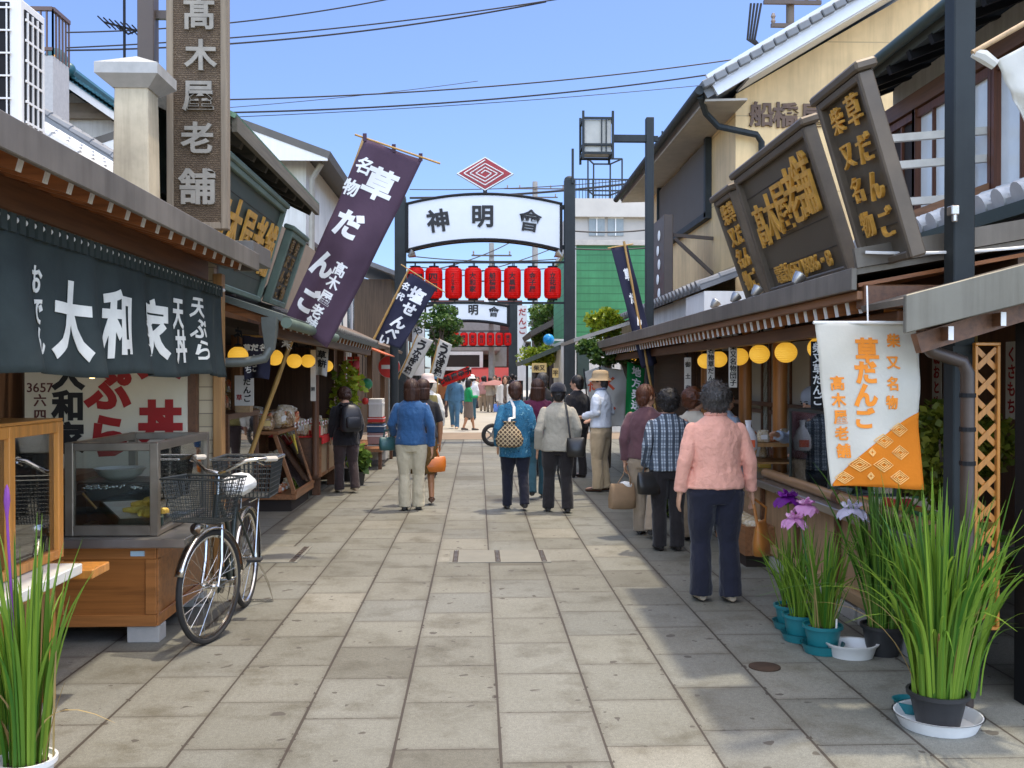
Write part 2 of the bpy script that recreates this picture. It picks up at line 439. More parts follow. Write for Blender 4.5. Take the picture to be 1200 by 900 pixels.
M_DARK = plain('dark_interior', (.03, .02, .015), .8, 0, .3, 2)
M_BLACK = plain('black_paint', (.012, .012, .013), .6, 0, .2, spec=.2)
M_RUB = plain('black_rubber', (.02, .019, .018), .75, 0, .2)
M_WOODD = wood('dark_brown_wood', (.17, .072, .030), .5, 'y')
M_WOODZ = wood('brown_post_wood', (.24, .11, .042), .5, 'z')
M_EAVE = wood('eave_wood', (.40, .145, .045), .5, 'x')
M_ORNG = wood('orange_varnished_wood', (.66, .27, .05), .6, 'z', rough=.32)
M_ORNGY = wood('orange_varnished_wood_long', (.66, .27, .05), .6, 'y', rough=.32)
M_HONEY = wood('honey_wood', (.42, .22, .075), .6, 'z', rough=.5)
M_LTWOOD = wood('light_wood', (.50, .33, .17), .65, 'y', rough=.55)
M_CABI = wood('cabinet_wood', (.42, .15, .035), .5, 'x', rough=.38)
M_CABIY = wood('cabinet_wood_side', (.36, .16, .065), .5, 'y', rough=.45)
M_GREYW = wood('grey_weathered_wood', (.28, .22, .15), .6, 'z', rough=.8, bst=.5)
M_BAMB = wood('bamboo', (.52, .30, .085), .7, 'z', rough=.35, bst=.08)
M_GLASS = glass()
M_TILE = plain('grey_roof_tile', (.17, .175, .18), .5, 0, .22, 4, 30, .15)
M_TILEW = plain('whitened_roof_tile', (.55, .56, .56), .5, 0, .18, 5, 30, .15)
M_GOLD = plain('worn_gold_lettering', (.62, .32, .055), .5, .1, .3, 12, 60, .3)
M_COPPER = plain('green_copper', (.14, .185, .14), .6, .2, .3, 3, 30, .15)
M_RED = plain('red_paint', (.55, .03, .02), .5, 0, .15)
M_REDTX = plain('dark_red_lettering', (.36, .012, .012), .6, 0, .12)
M_BLKTX = plain('black_lettering', (.012, .011, .011), .6, 0, .1)
M_WHTTX = plain('white_lettering', (.86, .86, .84), .8, 0, .04)
M_GRAN = plain('granite_block', (.42, .40, .37), .8, 0, .15, 8, 160, .3)
def m_weave():
    t = NT('chiselled_sign_wood'); co = t.co(scale=(1, 1, 1))
    wv = t.n('TexWave', wave_type='BANDS', bands_direction='Z'); t.l(co, wv.inputs[0]); wv.inputs['Scale'].default_value = 20; wv.inputs['Distortion'].default_value = 5; wv.inputs['Detail'].default_value = 1; wv.inputs['Detail Scale'].default_value = 6
    n = t.noise(co, 12, 4)
    t.col(t.mix(wv.outputs['Fac'], (.075, .048, .026), t.ramp(n, [(.3, (.13, .085, .048)), (.7, (.20, .14, .08))])))
    t.bump(wv.outputs['Fac'], .8, .012); return t.fin(.7)
M_CHIS = m_weave()
def m_corr(name, c, period, axis, depth=.02, thr=.86):
    t = NT(name); sp = t.n('SeparateXYZ'); t.l(t.co(), sp.inputs[0])
    f = t.math('FRACT', t.math('DIVIDE', sp.outputs['XYZ'.index(axis)], period))
    n = t.noise(t.co(), 1.2, 5, .6)
    t.col(t.mix(t.math('GREATER_THAN', f, thr), t.streaks(t.ramp(n, [(.3, sc3(c, .82)), (.7, sc3(c, 1.12))]), .5), sc3(c, .62)))
    if depth: t.bump(f, .9, depth)
    return t.fin(.55)
M_GREEN = m_corr('green_siding', (.07, .30, .125), .22, 'Z')
M_BRICK = m_corr('red_brick_cladding', (.13, .032, .022), .35, 'Z')
M_BORDER = m_corr('cream_siding', (.74, .52, .25), 1.05, 'Z', .0, .985)
def m_tilewall():
    t = NT('cream_wall_tile'); br = t.n('TexBrick'); t.l(t.co(rot=(R(90), 0, 0)), br.inputs[0])
    br.offset = 0; br.inputs['Scale'].default_value = 1; br.inputs['Brick Width'].default_value = .30; br.inputs['Row Height'].default_value = .10; br.inputs['Mortar Size'].default_value = .004
    br.inputs['Color1'].default_value = (.52, .42, .27, 1); br.inputs['Color2'].default_value = (.42, .33, .2, 1); br.inputs['Mortar'].default_value = (.2, .15, .1, 1)
    t.col(br.outputs[0]); t.bump(br.outputs[1], -.4, .01); return t.fin(.4)
M_TILEWALL = m_tilewall()

# ================================================================== ground, road
def sheet_obj(name, lo, hi, z, mat, step=None):
    b = MB(); b.add([(lo[0], lo[1], z), (hi[0], lo[1], z), (hi[0], hi[1], z), (lo[0], hi[1], z)], [(0, 1, 2, 3)])
    o = b.build(name, mat, base=(0, 0, 0)); return ground_tag(o)
sheet_obj('ground', (-400, -40), (400, 1500), 0, M_PAVE)
sheet_obj('pavement', (-9, 24.5), (9, 27.5), .005, M_BROWN)
sheet_obj('road', (-60, 27.5), (60, 110), .004, M_ROAD)
# drain grates and covers in the paving
def slot(x0, y0, x1, y1, label, slots):
    t = thing('drain_cover', label, 'drain cover', ((x0 + x1) / 2, (y0 + y1) / 2, 0), 'drain covers let into the paving')
    M_PAVE2 = plain('paving_lid', (.205, .198, .165), .7, 0, .15, 6, 170, .3)
    b = MB(); xs = [x0] + [s for s in slots] + [x1]
    b.bb((x0, y0, .001), (x1, y1, .006)); b.build('lid', M_PAVE2, t)
    b = MB()
    for sx in slots:
        b.bb((sx, y0 + .02, .004), (sx + .045, y1 - .02, .0085))
    b.build('slot', plain('rust_slot', (.05, .035, .025), .8), t)
    b = MB()
    for sx in slots:
        for k in range(9):
            yy = y0 + .04 + (y1 - y0 - .08) * k / 8
            b.bb((sx + .008, yy, .006), (sx + .037, yy + .008, .0105))
    b.build('grate_bars', M_STEEL, t)
p = PZ(526, 660); q = PZ(638, 645)
slot(p.x, p.y, q.x + .02, q.y, 'long stone drain cover with three metal slots in mid street', [p.x + .03, (p.x + q.x) / 2 - .03, q.x - .06])
p = PZ(300, 660); q = PZ(366, 641)
slot(p.x, p.y, q.x, q.y, 'square drain cover with one dark slot behind the parked bicycle', [q.x - .07])
b = MB(); c = PZ(896, 782); b.lathe([(.085, .001), (.085, .006), (.07, .009), (0, .009)], c, 28)
tag(b.build('manhole_lid', plain('rust_iron', (.06, .035, .02), .8, .3, .4), smooth=True), 'small round rusty iron lid in the paving near the iris pots', 'manhole lid')

# ================================================================== helpers for buildings
def roof_ribs(t, name, A, B, up, n, r=.035, mat=None, disc=True, group=None):
    """pantile roof: A-B is the eave edge, up the slope vector; half-round ribs with round end caps"""
    A, B, up = V(A), V(B), V(up); b = MB(); nn = (B - A).cross(up).normalized()
    if nn.z < 0: nn = -nn
    b.quadslab(A, B, B + up, A + up, .05) if (B - A).cross(up).z > 0 else b.quadslab(B, A, A + up, B + up, .05)
    L = up.length; k = max(2, int(L / .24))
    for i in range(n):
        p = A.lerp(B, (i + .5) / n)
        pts = []; rr = []
        for j in range(k):
            for e, q in ((0, 1.0), (.96, .88)):
                pts.append(p + up * ((j + e) / k) + nn * (.012 + .01 * (1 - e))); rr.append(r * q)
        b.tube(pts, rr, 8)
        if disc: b.cyl(p - up.normalized() * .015 + nn * .01, p + up.normalized() * .02 + nn * .01, r * 1.25, n=12)
    return b.build(name, mat or M_TILE, t, smooth=True)
def rafters(t, X0, X1, z0, z1, ys, s=.026, tip=.006, mat=None, h=.058):
    """square rafters under an eave, their ends painted white (each is a part)"""
    for y in ys:
        b = MB(); b.bar((X0, y, z0), (X1, y, z1), s, h)
        d = (V((X0, y, z0)) - V((X1, y, z1))).normalized()
        b.bar(V((X0, y, z0)) + d * .004, V((X0, y, z0)) - d * tip, s * 1.06, h * 1.04, mi=1)
        b.build('rafter', [mat or M_EAVE, M_WHITE], t)

# ================================================================== LEFT, first shop
T = thing('food_shop', 'brown eaved food shop behind the dark green shop curtain', 'shop', (-2.7, 4.8, 0))
b = MB(); b.quadslab((-1.60, 1.6, 2.455), (-1.60, 7.1, 2.455), (-3.45, 7.1, 2.97), (-3.45, 1.6, 2.97), .03); b.build('eave_roof', M_FASCIA, T)
b = MB(); b.bb((-1.595, 1.6, 2.335), (-1.57, 7.12, 2.46)); b.bb((-1.60, 7.10, 2.335), (-1.75, 7.125, 2.45)); b.build('fascia', M_FASCIA, T, bevel=.004)
b = MB(); b.quadslab((-1.62, 1.6, 2.41), (-1.62, 7.09, 2.41), (-3.4, 7.09, 2.90), (-3.4, 1.6, 2.90), .02); b.build('eave_boards', M_EAVE, T)
rafters(T, -1.66, -3.2, 2.352, 2.78, [2.53 + .22 * i for i in range(21)])
b = MB(); b.bb((-2.02, 1.6, 2.26), (-1.92, 7.08, 2.40)); b.build('eave_beam', M_WOODD, T, bevel=.006)
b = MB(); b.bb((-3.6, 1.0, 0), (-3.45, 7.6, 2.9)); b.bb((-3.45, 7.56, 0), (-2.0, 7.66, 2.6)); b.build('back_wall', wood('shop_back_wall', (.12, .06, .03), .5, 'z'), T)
b = MB(); b.bb((-2.19, 7.40, 0), (-2.10, 7.50, 2.5)); b.build('post', M_WOODD, T, bevel=.005)
b = MB(); b.bb((-2.10, 7.46, 0), (-1.985, 7.54, 2.45)); b.build('tile_panel', M_TILEWALL, T)
b = MB(); b.bb((-1.985, 7.42, 0), (-1.915, 7.52, 2.35)); b.build('post', M_HONEY, T, bevel=.006)
b = MB(); b.bb((-3.30, 4.6, .0), (-3.22, 7.3, .86)); b.bb((-3.3, 4.6, .86), (-2.75, 7.35, .9)); b.build('work_counter', M_WOODD, T)
# upper wall over the eave
b = MB(); b.bb((-9, 1.2, 2.96), (-3.46, 7.6, 3.6)); b.build('upper_wall', plain('brown_upper_wall', (.25, .19, .13), .8), T)
roof_ribs(T, 'tile_roof', (-2.72, 7.62, 2.99), (-2.72, 10.2, 2.99), (-1.0, 0, .72), 10, .05, M_TILEW)
roof_ribs(T, 'upper_tile_roof', (-3.45, 10.4, 3.62), (-3.45, 13.5, 3.62), (-1.5, 0, .95), 12, .055, M_TILE)
b = MB(); b.text('・', (0, 0, -9), X3, Z3, .01)
# board of prices inside
S = thing('menu_board', 'white menu board with red and black brush lettering inside the left shop', 'sign', (-2.8, 7.38, .8))
a = PY(30, 560, 7.38); c = PY(219, 400, 7.38)
b = MB(); b.bb((a.x, 7.37, .78), (c.x, 7.395, 2.16)); b.build('panel', plain('ivory_board', (.72, .66, .52), .5, 0, .05), S)
def pxtext(b, s, px, py, Y, hpx, **k):
    """characters standing in the plane Y; px,py the first one's centre, hpx its height"""
    b.text(s, PY(px, py, Y), X3, Z3, hpx * Y / FPX, **k)
b = MB(); pxtext(b, '天ぷら', 127, 400, 7.366, 52, depth=.004, weight=.05, pitch=1.05); pxtext(b, '天丼', 188, 418, 7.366, 50, depth=.004, weight=.055, pitch=1.5)
b.build('red_lettering', M_REDTX, S)
b = MB(); pxtext(b, '大和家', 80, 438, 7.366, 37, depth=.004, weight=.045, pitch=1.0); b.build('black_lettering', M_BLKTX, S)
b = MB(); pxtext(b, '3657', 47, 454, 7.366, 15, vertical=False, depth=.004, weight=.01, pitch=.95)
pxtext(b, '六四', 47, 469, 7.366, 15, depth=.004, weight=.02, pitch=1.15); b.build('small_lettering', plain('brown_lettering', (.12, .03, .02), .6), S)
b = MB(); c = PY(108, 438, 6.9); b.ell(c, .035); b.cyl(c + Z3 * .03, c + Z3 * .6, .006)
t = NT('lit_bulb'); t.col((1, .8, .45)); t.b.inputs['Emission Color'].default_value = (1, .7, .3, 1); t.b.inputs['Emission Strength'].default_value = 3; M_BULB = t.fin(.4)
tag(b.build('light_bulb', M_BULB, smooth=True), 'small lit bulb hanging in front of the menu board', 'light bulb')

# noren curtain
NX = -1.88
y0 = PX(-30, 440, NX).y; y1 = PX(259, 440, NX).y
def noren(u, v):
    y = y0 + (y1 - y0) * u; z = 1.585 + (2.175 - 1.585) * v; k = (1 - v)
    a = .024 * math.sin(y * 9.5 + .6) + .020 * math.sin(y * 17 + 1.7) + .014 * noise.noise(V((y * 3, z * 2, 0)))
    return V((NX + a * (.25 + k) + .05 * k * k, y, z + .012 * math.sin(y * 5) * k))
S = thing('shop_curtain', 'long dark green shop curtain with big white brush lettering under the left eave', 'shop curtain', (NX, (y0 + y1) / 2, 1.58))
b = MB(); b.sheet(noren, 150, 16, .004); b.build('cloth', thincloth('dark_green_cloth', (.05, .062, .058), .25, .12), S, smooth=True, angle=180)
b = MB(); b.cyl((NX, y0 - .1, 2.215), (NX, y1 + .08, 2.215), .013); b.build('rod', M_WHITE, S, smooth=True)
b = MB()
n = 44
for i in range(n):
    yy = y0 + (y1 - y0) * (i + .5) / n
    b.bar((NX, yy, 2.16), (NX, yy, 2.236), .05, .036, up=(1, 0, 0))
b.build('loops', MATS['dark_green_cloth'], S)
def noren_warp(o, a, c, d):
    u = (o.y + a - y0) / (y1 - y0); v = (o.z + c - 1.585) / (2.175 - 1.585)
    p = noren(min(max(u, 0), 1), min(max(v, 0), 1)); return p + V((.0055 + d, 0, 0))
b = MB()
for s_, px, py, hm, sx in (('おでん', 42, 328, .135, .9), ('大', 78, 374, .37, .95), ('和', 136, 380, .37, 1.0), ('家', 179, 386, .36, 1.0), ('天丼', 205, 366, .21, .95), ('天ぷら', 229, 360, .15, 1.3)):
    pp = PX(px, py, NX)
    b.text(s_, pp, Y3, Z3, hm, depth=.003, weight=.032 if hm > .3 else .026, warp=noren_warp, sx=sx, cut=.07, pitch=.98 if hm < .3 else 1, slant=.22)
b.build('lettering', plain('ivory_lettering', (.80, .78, .68), .85), S)

# air conditioner on the eave roof
S = thing('air_conditioner', 'white outdoor air conditioner unit standing on the left eave roof', 'air conditioner', (-2.7, 5, 2.68)); AX = PY(24, 120, 4.87).x + 2.30
b = MB(); b.bb((-3.12 + AX, 4.87, 2.72), (-2.30 + AX, 5.15, 3.43)); b.build('casing', M_WHITE, S, bevel=.012)
b = MB(); b.bb((-3.05 + AX, 4.863, 2.78), (-2.35 + AX, 4.872, 3.40)); b.bb((-2.302 + AX, 4.91, 2.78), (-2.294 + AX, 5.11, 3.38)); b.build('dark_vent', M_BLACK, S)
b = MB()
for i in range(6): b.bar((-3.06 + AX, 4.858, 2.82 + i * .11), (-2.34 + AX, 4.858, 2.82 + i * .11), .008, .008)
for i in range(9): b.bar((-3.04 + AX + i * .085, 4.859, 2.79), (-3.04 + AX + i * .085, 4.859, 3.39), .006, .006)
for i in range(6): b.bar((-2.292 + AX, 4.91, 2.83 + i * .1), (-2.292 + AX, 5.11, 2.83 + i * .1), .008, .012)
for i in range(4): b.bar((-2.291 + AX, 4.93 + i * .055, 2.79), (-2.291 + AX, 4.93 + i * .055, 3.37), .008, .010)
b.build('grille', M_WHITE, S)
b = MB()
for x in (-3.0, -2.4):
    b.bb((x - .04, 4.86, 2.58), (x + .04, 5.16, 2.72))
b.build('foot', M_LTWOOD, S)

# square cement flue with a pyramid cap
S = thing('flue_pillar', 'square cream cement flue with a grey pyramid cap on the left eave', 'flue', (-2.26, 6.6, 2.55))
b = MB(); b.loft([((-2.33, 6.6, 2.5), (.155, 0, 0), (0, .155, 0)), ((-2.33, 6.6, 3.52), (.14, 0, 0), (0, .14, 0))], 4)
M = Matrix.Rotation(R(45), 3, 'Z'); b = MB(); b.lathe([(.172, 2.5), (.152, 3.5)], (-2.26, 6.6, 0), 4, M)
b.build('shaft', plain('stained_cement', (.56, .47, .32), .7, 0, .3, 3, 30, .2, streak=.85), S, bevel=.008)
b = MB(); b.lathe([(.165, 3.46), (.285, 3.53), (.285, 3.60), (0.0, 3.70)], (-2.26, 6.6, 0), 4, M); b.build('cap', plain('grey_cap', (.40, .39, .36), .6, 0, .3, 4), S, bevel=.006)

# brown steel pole and the hanging vertical board
S = thing('steel_pole', 'tall brown square steel pole behind the vertical wooden board', 'pole', (-2.42, 7.3, 2.5))
b = MB(); b.bb((-2.475, 7.24, 2.6), (-2.355, 7.36, 6.4)); b.build('shaft', M_BSTEEL, S, bevel=.006)
b = MB(); b.bb((-2.36, 7.29, 2.8), (-2.15, 7.33, 2.86)); b.bb((-2.36, 7.29, 4.2), (-2.15, 7.33, 4.26)); b.build('bracket', M_BSTEEL, S)
SY = 6.93; a = PY(195, 268, SY); c = PY(266, -25, SY)
S = thing('wooden_signboard', 'tall carved wooden signboard with five pale characters hung at the upper left', 'sign', ((a.x + c.x) / 2, SY, a.z))
b = MB(); b.bb((a.x + .04, SY + .012, a.z + .04), (c.x - .04, SY + .07, c.z - .04)); b.build('panel', M_CHIS, S)
b = MB(); f = .048
b.bb((a.x, SY, a.z), (a.x + f, SY + .085, c.z)); b.bb((c.x - f, SY, a.z), (c.x, SY + .085, c.z)); b.bb((a.x + f, SY, a.z), (c.x - f, SY + .085, a.z + f)); b.bb((a.x + f, SY, c.z - f), (c.x - f, SY + .085, c.z))
b.build('frame', M_GREYW, S, bevel=.006)
b = MB()
for ch, px, py, h in (('髙', 234, 17, 38), ('木', 236, 65, 37), ('屋', 233, 112, 37), ('老', 232, 162, 38), ('舗', 232, 219, 43)):
    b.text(ch, PY(px, py, SY + .013), X3, Z3, h * SY / FPX, depth=.022, weight=.025, sx=1.0)
b.build('lettering', plain('weathered_pale_lettering', (.27, .245, .20), .75, 0, .25, 10, 60, .3), S, bevel=.003)

# ================================================================== LEFT, second shop (dumpling shop with the green sign)
T = thing('dumpling_shop', 'dark timber dumpling shop with copper roofs along the left side', 'shop', (-2.8, 11, 0))
b = MB(); b.quadslab((-1.52, 7.75, 2.06), (-1.52, 15.2, 2.06), (-2.6, 15.2, 2.42), (-2.6, 7.75, 2.42), .05); b.build('eave_roof', plain('grey_green_eave', (.12, .135, .115), .6, .2, .25, 3), T)
roof_ribs(T, 'tile_edge', (-1.55, 10.2, 2.075), (-1.55, 15.2, 2.075), (-1.0, 0, .335), 30, .03, plain('brown_grey_tile', (.13, .12, .105), .7, 0, .3))
b = MB(); b.cyl((-1.5, 7.75, 2.0), (-1.5, 10.4, 1.985), .045, n=10); b.build('gutter', M_COPPER, T, smooth=True)
b = MB(); b.lathe([(.045, 1.78), (.075, 1.95), (.08, 2.0), (.08, 2.04)], (-1.62, 7.72, 0), 4, Matrix.Rotation(R(45), 3, 'Z')); b.tube([(-1.62, 7.72, 1.8), (-1.66, 7.7, 1.72), (-1.8, 7.66, 1.69), (-2.0, 7.64, 1.685)], .038, 10); b.build('rain_hopper', plain('grey_rain_pipe', (.12, .13, .115), .5, .3, .2), T, smooth=True)
b = MB(); b.bb((-1.72, 7.78, 1.90), (-1.64, 15.1, 2.0)); b.build('eave_beam', M_WOODD, T)
rafters(T, -1.60, -2.6, 1.995, 2.33, [7.9 + .3 * i for i in range(24)])
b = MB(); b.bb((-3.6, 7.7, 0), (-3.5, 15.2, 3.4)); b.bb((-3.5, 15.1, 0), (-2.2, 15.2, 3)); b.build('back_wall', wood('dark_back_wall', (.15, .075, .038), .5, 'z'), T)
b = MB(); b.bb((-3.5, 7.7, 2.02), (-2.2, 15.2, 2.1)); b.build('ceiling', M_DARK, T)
for y in (9.05, 10.6, 15.0):
    b = MB(); b.bb((-2.13, y - .05, 0), (-2.03, y + .05, 2.0)) if y > 11 else b.bb((-2.63, y - .05, 0), (-2.53, y + .05, 2.05)); b.build('post', M_WOODZ, T, bevel=.006)
b = MB(); b.cyl((-2.10, 12.78, .3), (-2.10, 12.78, 2.0), .045); b.build('round_post', wood('round_post', (.15, .065, .03), .6, 'z'), T, smooth=True)
b = MB(); b.bb((-2.62, 7.7, 2.4), (-2.5, 15.2, 3.5)); b.build('upper_wall', plain('shop_upper_wall', (.20, .15, .10), .8), T)
b = MB()
for i in range(26): b.bb((-2.5, 9.5, 2.42 + i * .042), (-2.44, 10.1, 2.445 + i * .042))
b.build('louvre_panel', wood('louvre_wood', (.16, .09, .05), .6, 'y'), T)
b = MB(); b.quadslab((-1.72, 7.08, 3.455), (-1.72, 10.75, 3.455), (-2.45, 10.75, 3.82), (-2.45, 7.08, 3.82), .035); b.build('copper_roof', plain('green_copper_roof', (.17, .30, .19), .55, .2, .25, 3, 20, .2), T)
b = MB(); b.bb((-1.76, 7.1, 3.33), (-1.72, 10.74, 3.44)); b.quadslab((-1.76, 7.09, 3.36), (-1.76, 7.12, 3.36), (-2.45, 7.12, 3.70), (-2.45, 7.09, 3.70), .1); b.build('verge_board', wood('old_verge_wood', (.16, .14, .10), .5, 'y', rough=.8), T)
for i in range(9): b = MB(); b.bar((-1.8, 7.16 + i * .44, 3.36), (-2.44, 7.16 + i * .44, 3.67), .07, .09); b.build('rafter', wood('old_rafter_wood', (.10, .085, .06), .5, 'x', rough=.85), T)
b = MB(); b.bb((-2.5, 7.1, 3.0), (-2.45, 10.7, 3.75)); b.build('gable_boards', plain('green_black_boards', (.035, .055, .045), .6, .1, .3, 4), T)
b = MB(); b.bb((-1.98, 7.15, 2.42), (-1.62, 7.75, 2.56)); b.build('eave_end_box', plain('grey_end_box', (.13, .12, .105), .55, .2, .2), T, bevel=.004)

def lean_board(name, label, side, Ya, Yb, xb, zb, xt, zt, frame, board, fw=.05, th=.055, cap=None, grain=None):
    """shop sign standing on an eave, its head leaning out over the street"""
    u = Y3 if side < 0 else -Y3
    o = V((xb, Ya if side < 0 else Yb, zb)); vv = V((xt - xb, 0, zt - zb)); H = vv.length; v = vv.normalized(); L = abs(Yb - Ya)
    n = u.cross(v)
    S = thing(name, label, 'sign', (xb, (Ya + Yb) / 2, zb))
    b = MB(); b.prism([(.01, .01), (L - .01, .01), (L - .01, H - .01), (.01, H - .01)], o - n * (th - .02), u, v, th - .035); b.build('panel', board, S)
    b = MB()
    for k in range(1, 5): b.prism([(fw, H * k / 5), (L - fw, H * k / 5), (L - fw, H * k / 5 + .006), (fw, H * k / 5 + .006)], o - n * .016, u, v, .005)
    b.build('panel_seams', plain('dark_seam_metal', (.05, .042, .035), .6, .2), S)  # thin dark strips across the panel
    b = MB()
    for q in ([(0, 0), (fw, 0), (fw, H), (0, H)], [(L - fw, 0), (L, 0), (L, H), (L - fw, H)], [(fw, 0), (L - fw, 0), (L - fw, fw), (fw, fw)], [(fw, H - fw), (L - fw, H - fw), (L - fw, H), (fw, H)]):
        b.prism(q, o - n * th, u, v, th + .025)
    b.build('frame', frame, S, bevel=.008)
    b = MB(); b.prism([(-.03, H), (L + .03, H), (L + .03, H + .05), (-.03, H + .05)], o - n * (th + .02), u, v, th + .06); b.build('cap', cap or frame, S, bevel=.012)
    b = MB()
    for q in (.5,):
        p = o + u * L * q + v * H * .55 - n * th; b.bar(p, V((p.x + side * .28, p.y, zb + .02)), .03, .03)
    b.build('stay', M_FASCIA, S)
    return S, o, u, v, n, L, H
M_SGN = plain('green_black_board', (.04, .055, .042), .5, .1, .25, 3)
S, o, u, v, n, L, H = lean_board('shop_sign', 'dark green signboard with gold lettering under the copper roof at left', -1, 7.3, 9.55, -2.12, 2.3, -1.86, 3.2, M_COPPER, M_SGN)
b = MB()
for i, ch in enumerate('髙木屋老舗'): b.text(ch, o + u * (.26 + i * .44) + v * H * .52, u, v, .52, depth=.02, weight=.016, sx=.72)
b.build('lettering', M_GOLD, S)
S, o, u, v, n, L, H = lean_board('shop_sign', 'narrow copper framed signboard with small bronze lettering beyond the green one', -1, 9.95, 10.75, -2.12, 2.32, -1.88, 3.05, M_COPPER, plain('brown_black_board', (.05, .04, .028), .5), .06)
b = MB(); b.text('柴又名物', o + u * .52 + v * H * .82, u, v, .15, depth=.015, weight=.015, sx=1.0); b.text('草だんご', o + u * .26 + v * H * .82, u, v, .15, depth=.015, weight=.015, sx=1.0)
b.build('lettering', plain('bronze_lettering', (.22, .13, .045), .5, .3), S)

# ================================================================== LEFT, farther
T = thing('white_house', 'white plastered two storey house behind the purple banner', 'house', (-4.5, 20, 0))
HX, HY = -2.95, 17.0
b = MB(); b.bb((-7, HY, 2.2), (HX, 23.5, 5.35)); b.bb((-6.9, HY + .05, 0), (HX - .05, 23.4, 2.2)); b.build('wall', M_OFFW, T)
b = MB(); b.quadslab((-2.45, HY - .55, 5.32), (-2.45, 24, 5.32), (-4.6, 24, 6.1), (-4.6, HY - .55, 6.1), .12); b.quadslab((-6.9, 24, 5.32), (-6.9, HY - .55, 5.32), (-4.6, HY - .55, 6.1), (-4.6, 24, 6.1), .12); b.build('roof', plain('dark_eave_roof', (.10, .09, .075), .6, 0, .2), T)
b = MB(); b.prism([(-6.9, 5.17), (-2.5, 5.17), (-2.5, 5.30), (-4.6, 6.05), (-6.9, 5.30)], (0, HY - .5, 0), X3, Z3, .04); b.build('bargeboard', M_WHITE, T)
b = MB(); b.bb((-7.2, HY - .1, 3.85), (HX + .1, 23.5, 3.93)); b.build('string_course', M_BSTEEL, T)
b = MB(); b.tube([(HX + .3, HY - .2, 5.2), (HX + .12, HY - .1, 4.95), (HX + .1, HY - .1, 2.6)], .05); b.build('downpipe', plain('beige_pipe', (.36, .33, .27), .5), T, smooth=True)
for (x, z, ww, hh) in ((-3.6, 4.35, .28, .32),):
    b = MB(); b.bb((x - ww / 2, HY - .03, z), (x + ww / 2, HY + .02, z + hh)); f = b.build('window', M_DARK, T)
    b = MB(); b.bb((x - ww / 2 - .04, HY - .05, z - .04), (x + ww / 2 + .04, HY - .02, z)); b.bb((x - ww / 2 - .04, HY - .05, z + hh), (x + ww / 2 + .04, HY - .02, z + hh + .04)); b.bb((x - .02, HY - .05, z), (x + .02, HY - .031, z + hh)); b.build('frame', M_WHITE, f)
b = MB(); b.bb((-3.5, HY - .25, 3.0), (-3.08, HY - .02, 3.55)); b.build('meter_box', plain('pale_green_box', (.34, .42, .37), .5), T, bevel=.01)
for y in (18.2, 20.4, 22.3):
    b = MB(); b.bb((HX - .02, y, 2.5), (HX + .03, y + 1.0, 3.6)); f = b.build('window', plain('dark_pane', (.06, .08, .1), .1), T)
    b = MB(); b.bb((HX + .02, y - .05, 2.45), (HX + .06, y + 1.05, 2.5)); b.bb((HX + .02, y - .05, 3.6), (HX + .06, y + 1.05, 3.65)); b.bb((HX + .031, y + .48, 2.5), (HX + .06, y + .52, 3.6)); b.build('frame', M_WHITE, f)

T = thing('teal_roofed_house', 'white gabled house with a teal tiled roof far up at left', 'house', (-8, 18, 0))
GY = 17.5; pk = PY(84, 92, GY); e1 = PY(136, 128, GY); zb = 0
hw = e1.x - pk.x
b = MB(); b.prism([(-hw - 1.2, 0), (hw, 0), (hw, e1.z - .25), (0, pk.z - .25), (-hw - 1.2, e1.z - .6)], (pk.x, GY + 4, 0), X3, Z3, 4); b.build('wall', M_OFFW, T)
M_TEAL = plain('teal_tile', (.02, .10, .12), .35, 0, .3, 5)
b = MB()
for s in (1, -1):
    a0 = V((pk.x, GY - .5, pk.z)); a1 = V((pk.x + s * (hw + .5), GY - .5, pk.z - (pk.z - e1.z) * (hw + .5) / hw))
    dn = (a1 - a0)
    for i in range(18):
        p = a0 + dn * (i / 18); q = a0 + dn * ((i + 1.05) / 18)
        b.tube([p + Y3 * .0, p + Y3 * 4.5], .055, 6) if i % 1 == 0 else None
    if s > 0: b.quadslab(a1, a1 + Y3 * 4.5, a0 + Y3 * 4.5, a0, .06)
    else: b.quadslab(a0, a0 + Y3 * 4.5, a1 + Y3 * 4.5, a1, .06)
b.tube([(pk.x, GY - .6, pk.z + .1), (pk.x, GY + 4, pk.z + .1)], .1, 8); b.build('roof', M_TEAL, T, smooth=True)
b = MB(); b.lathe([(.19, 0), (.19, .08), (.1, .12), (0, .12)], (pk.x, GY - .6, pk.z + .12), 20, Matrix.Rotation(R(90), 3, 'X')); b.ell((pk.x - .16, GY - .6, pk.z - .0), .11); b.ell((pk.x + .2, GY - .6, pk.z - .02), .11); r_ = b.build('ridge_end_tile', M_TEAL, T, smooth=True)
b = MB(); b.ell((pk.x, GY - .73, pk.z + .12), (.06, .02, .06)); b.build('boss', M_GOLD, r_, smooth=True)
b = MB(); dn = V((hw + .45, 0, -(pk.z - e1.z) * (hw + .45) / hw))
for s in (1, -1):
    d2 = V((dn.x * s, 0, dn.z)); a0 = V((pk.x, GY - .45, pk.z - .12)); b.bar(a0, a0 + d2, .06, .16, up=(0, 0, 1))
b.bb((pk.x - .1, GY - .5, pk.z - .4), (pk.x + .1, GY - .42, pk.z - .12)); b.build('bargeboard', M_WHITE, T)
b = MB(); b.bb((pk.x - .75, GY - .06, pk.z - .62), (pk.x + .75, GY + .02, pk.z - .44)); b.bb((pk.x - .9, GY - .1, pk.z - .72), (pk.x + .9, GY + .02, pk.z - .62)); b.build('vent_louvre', plain('brown_louvre', (.28, .22, .15), .7), T)
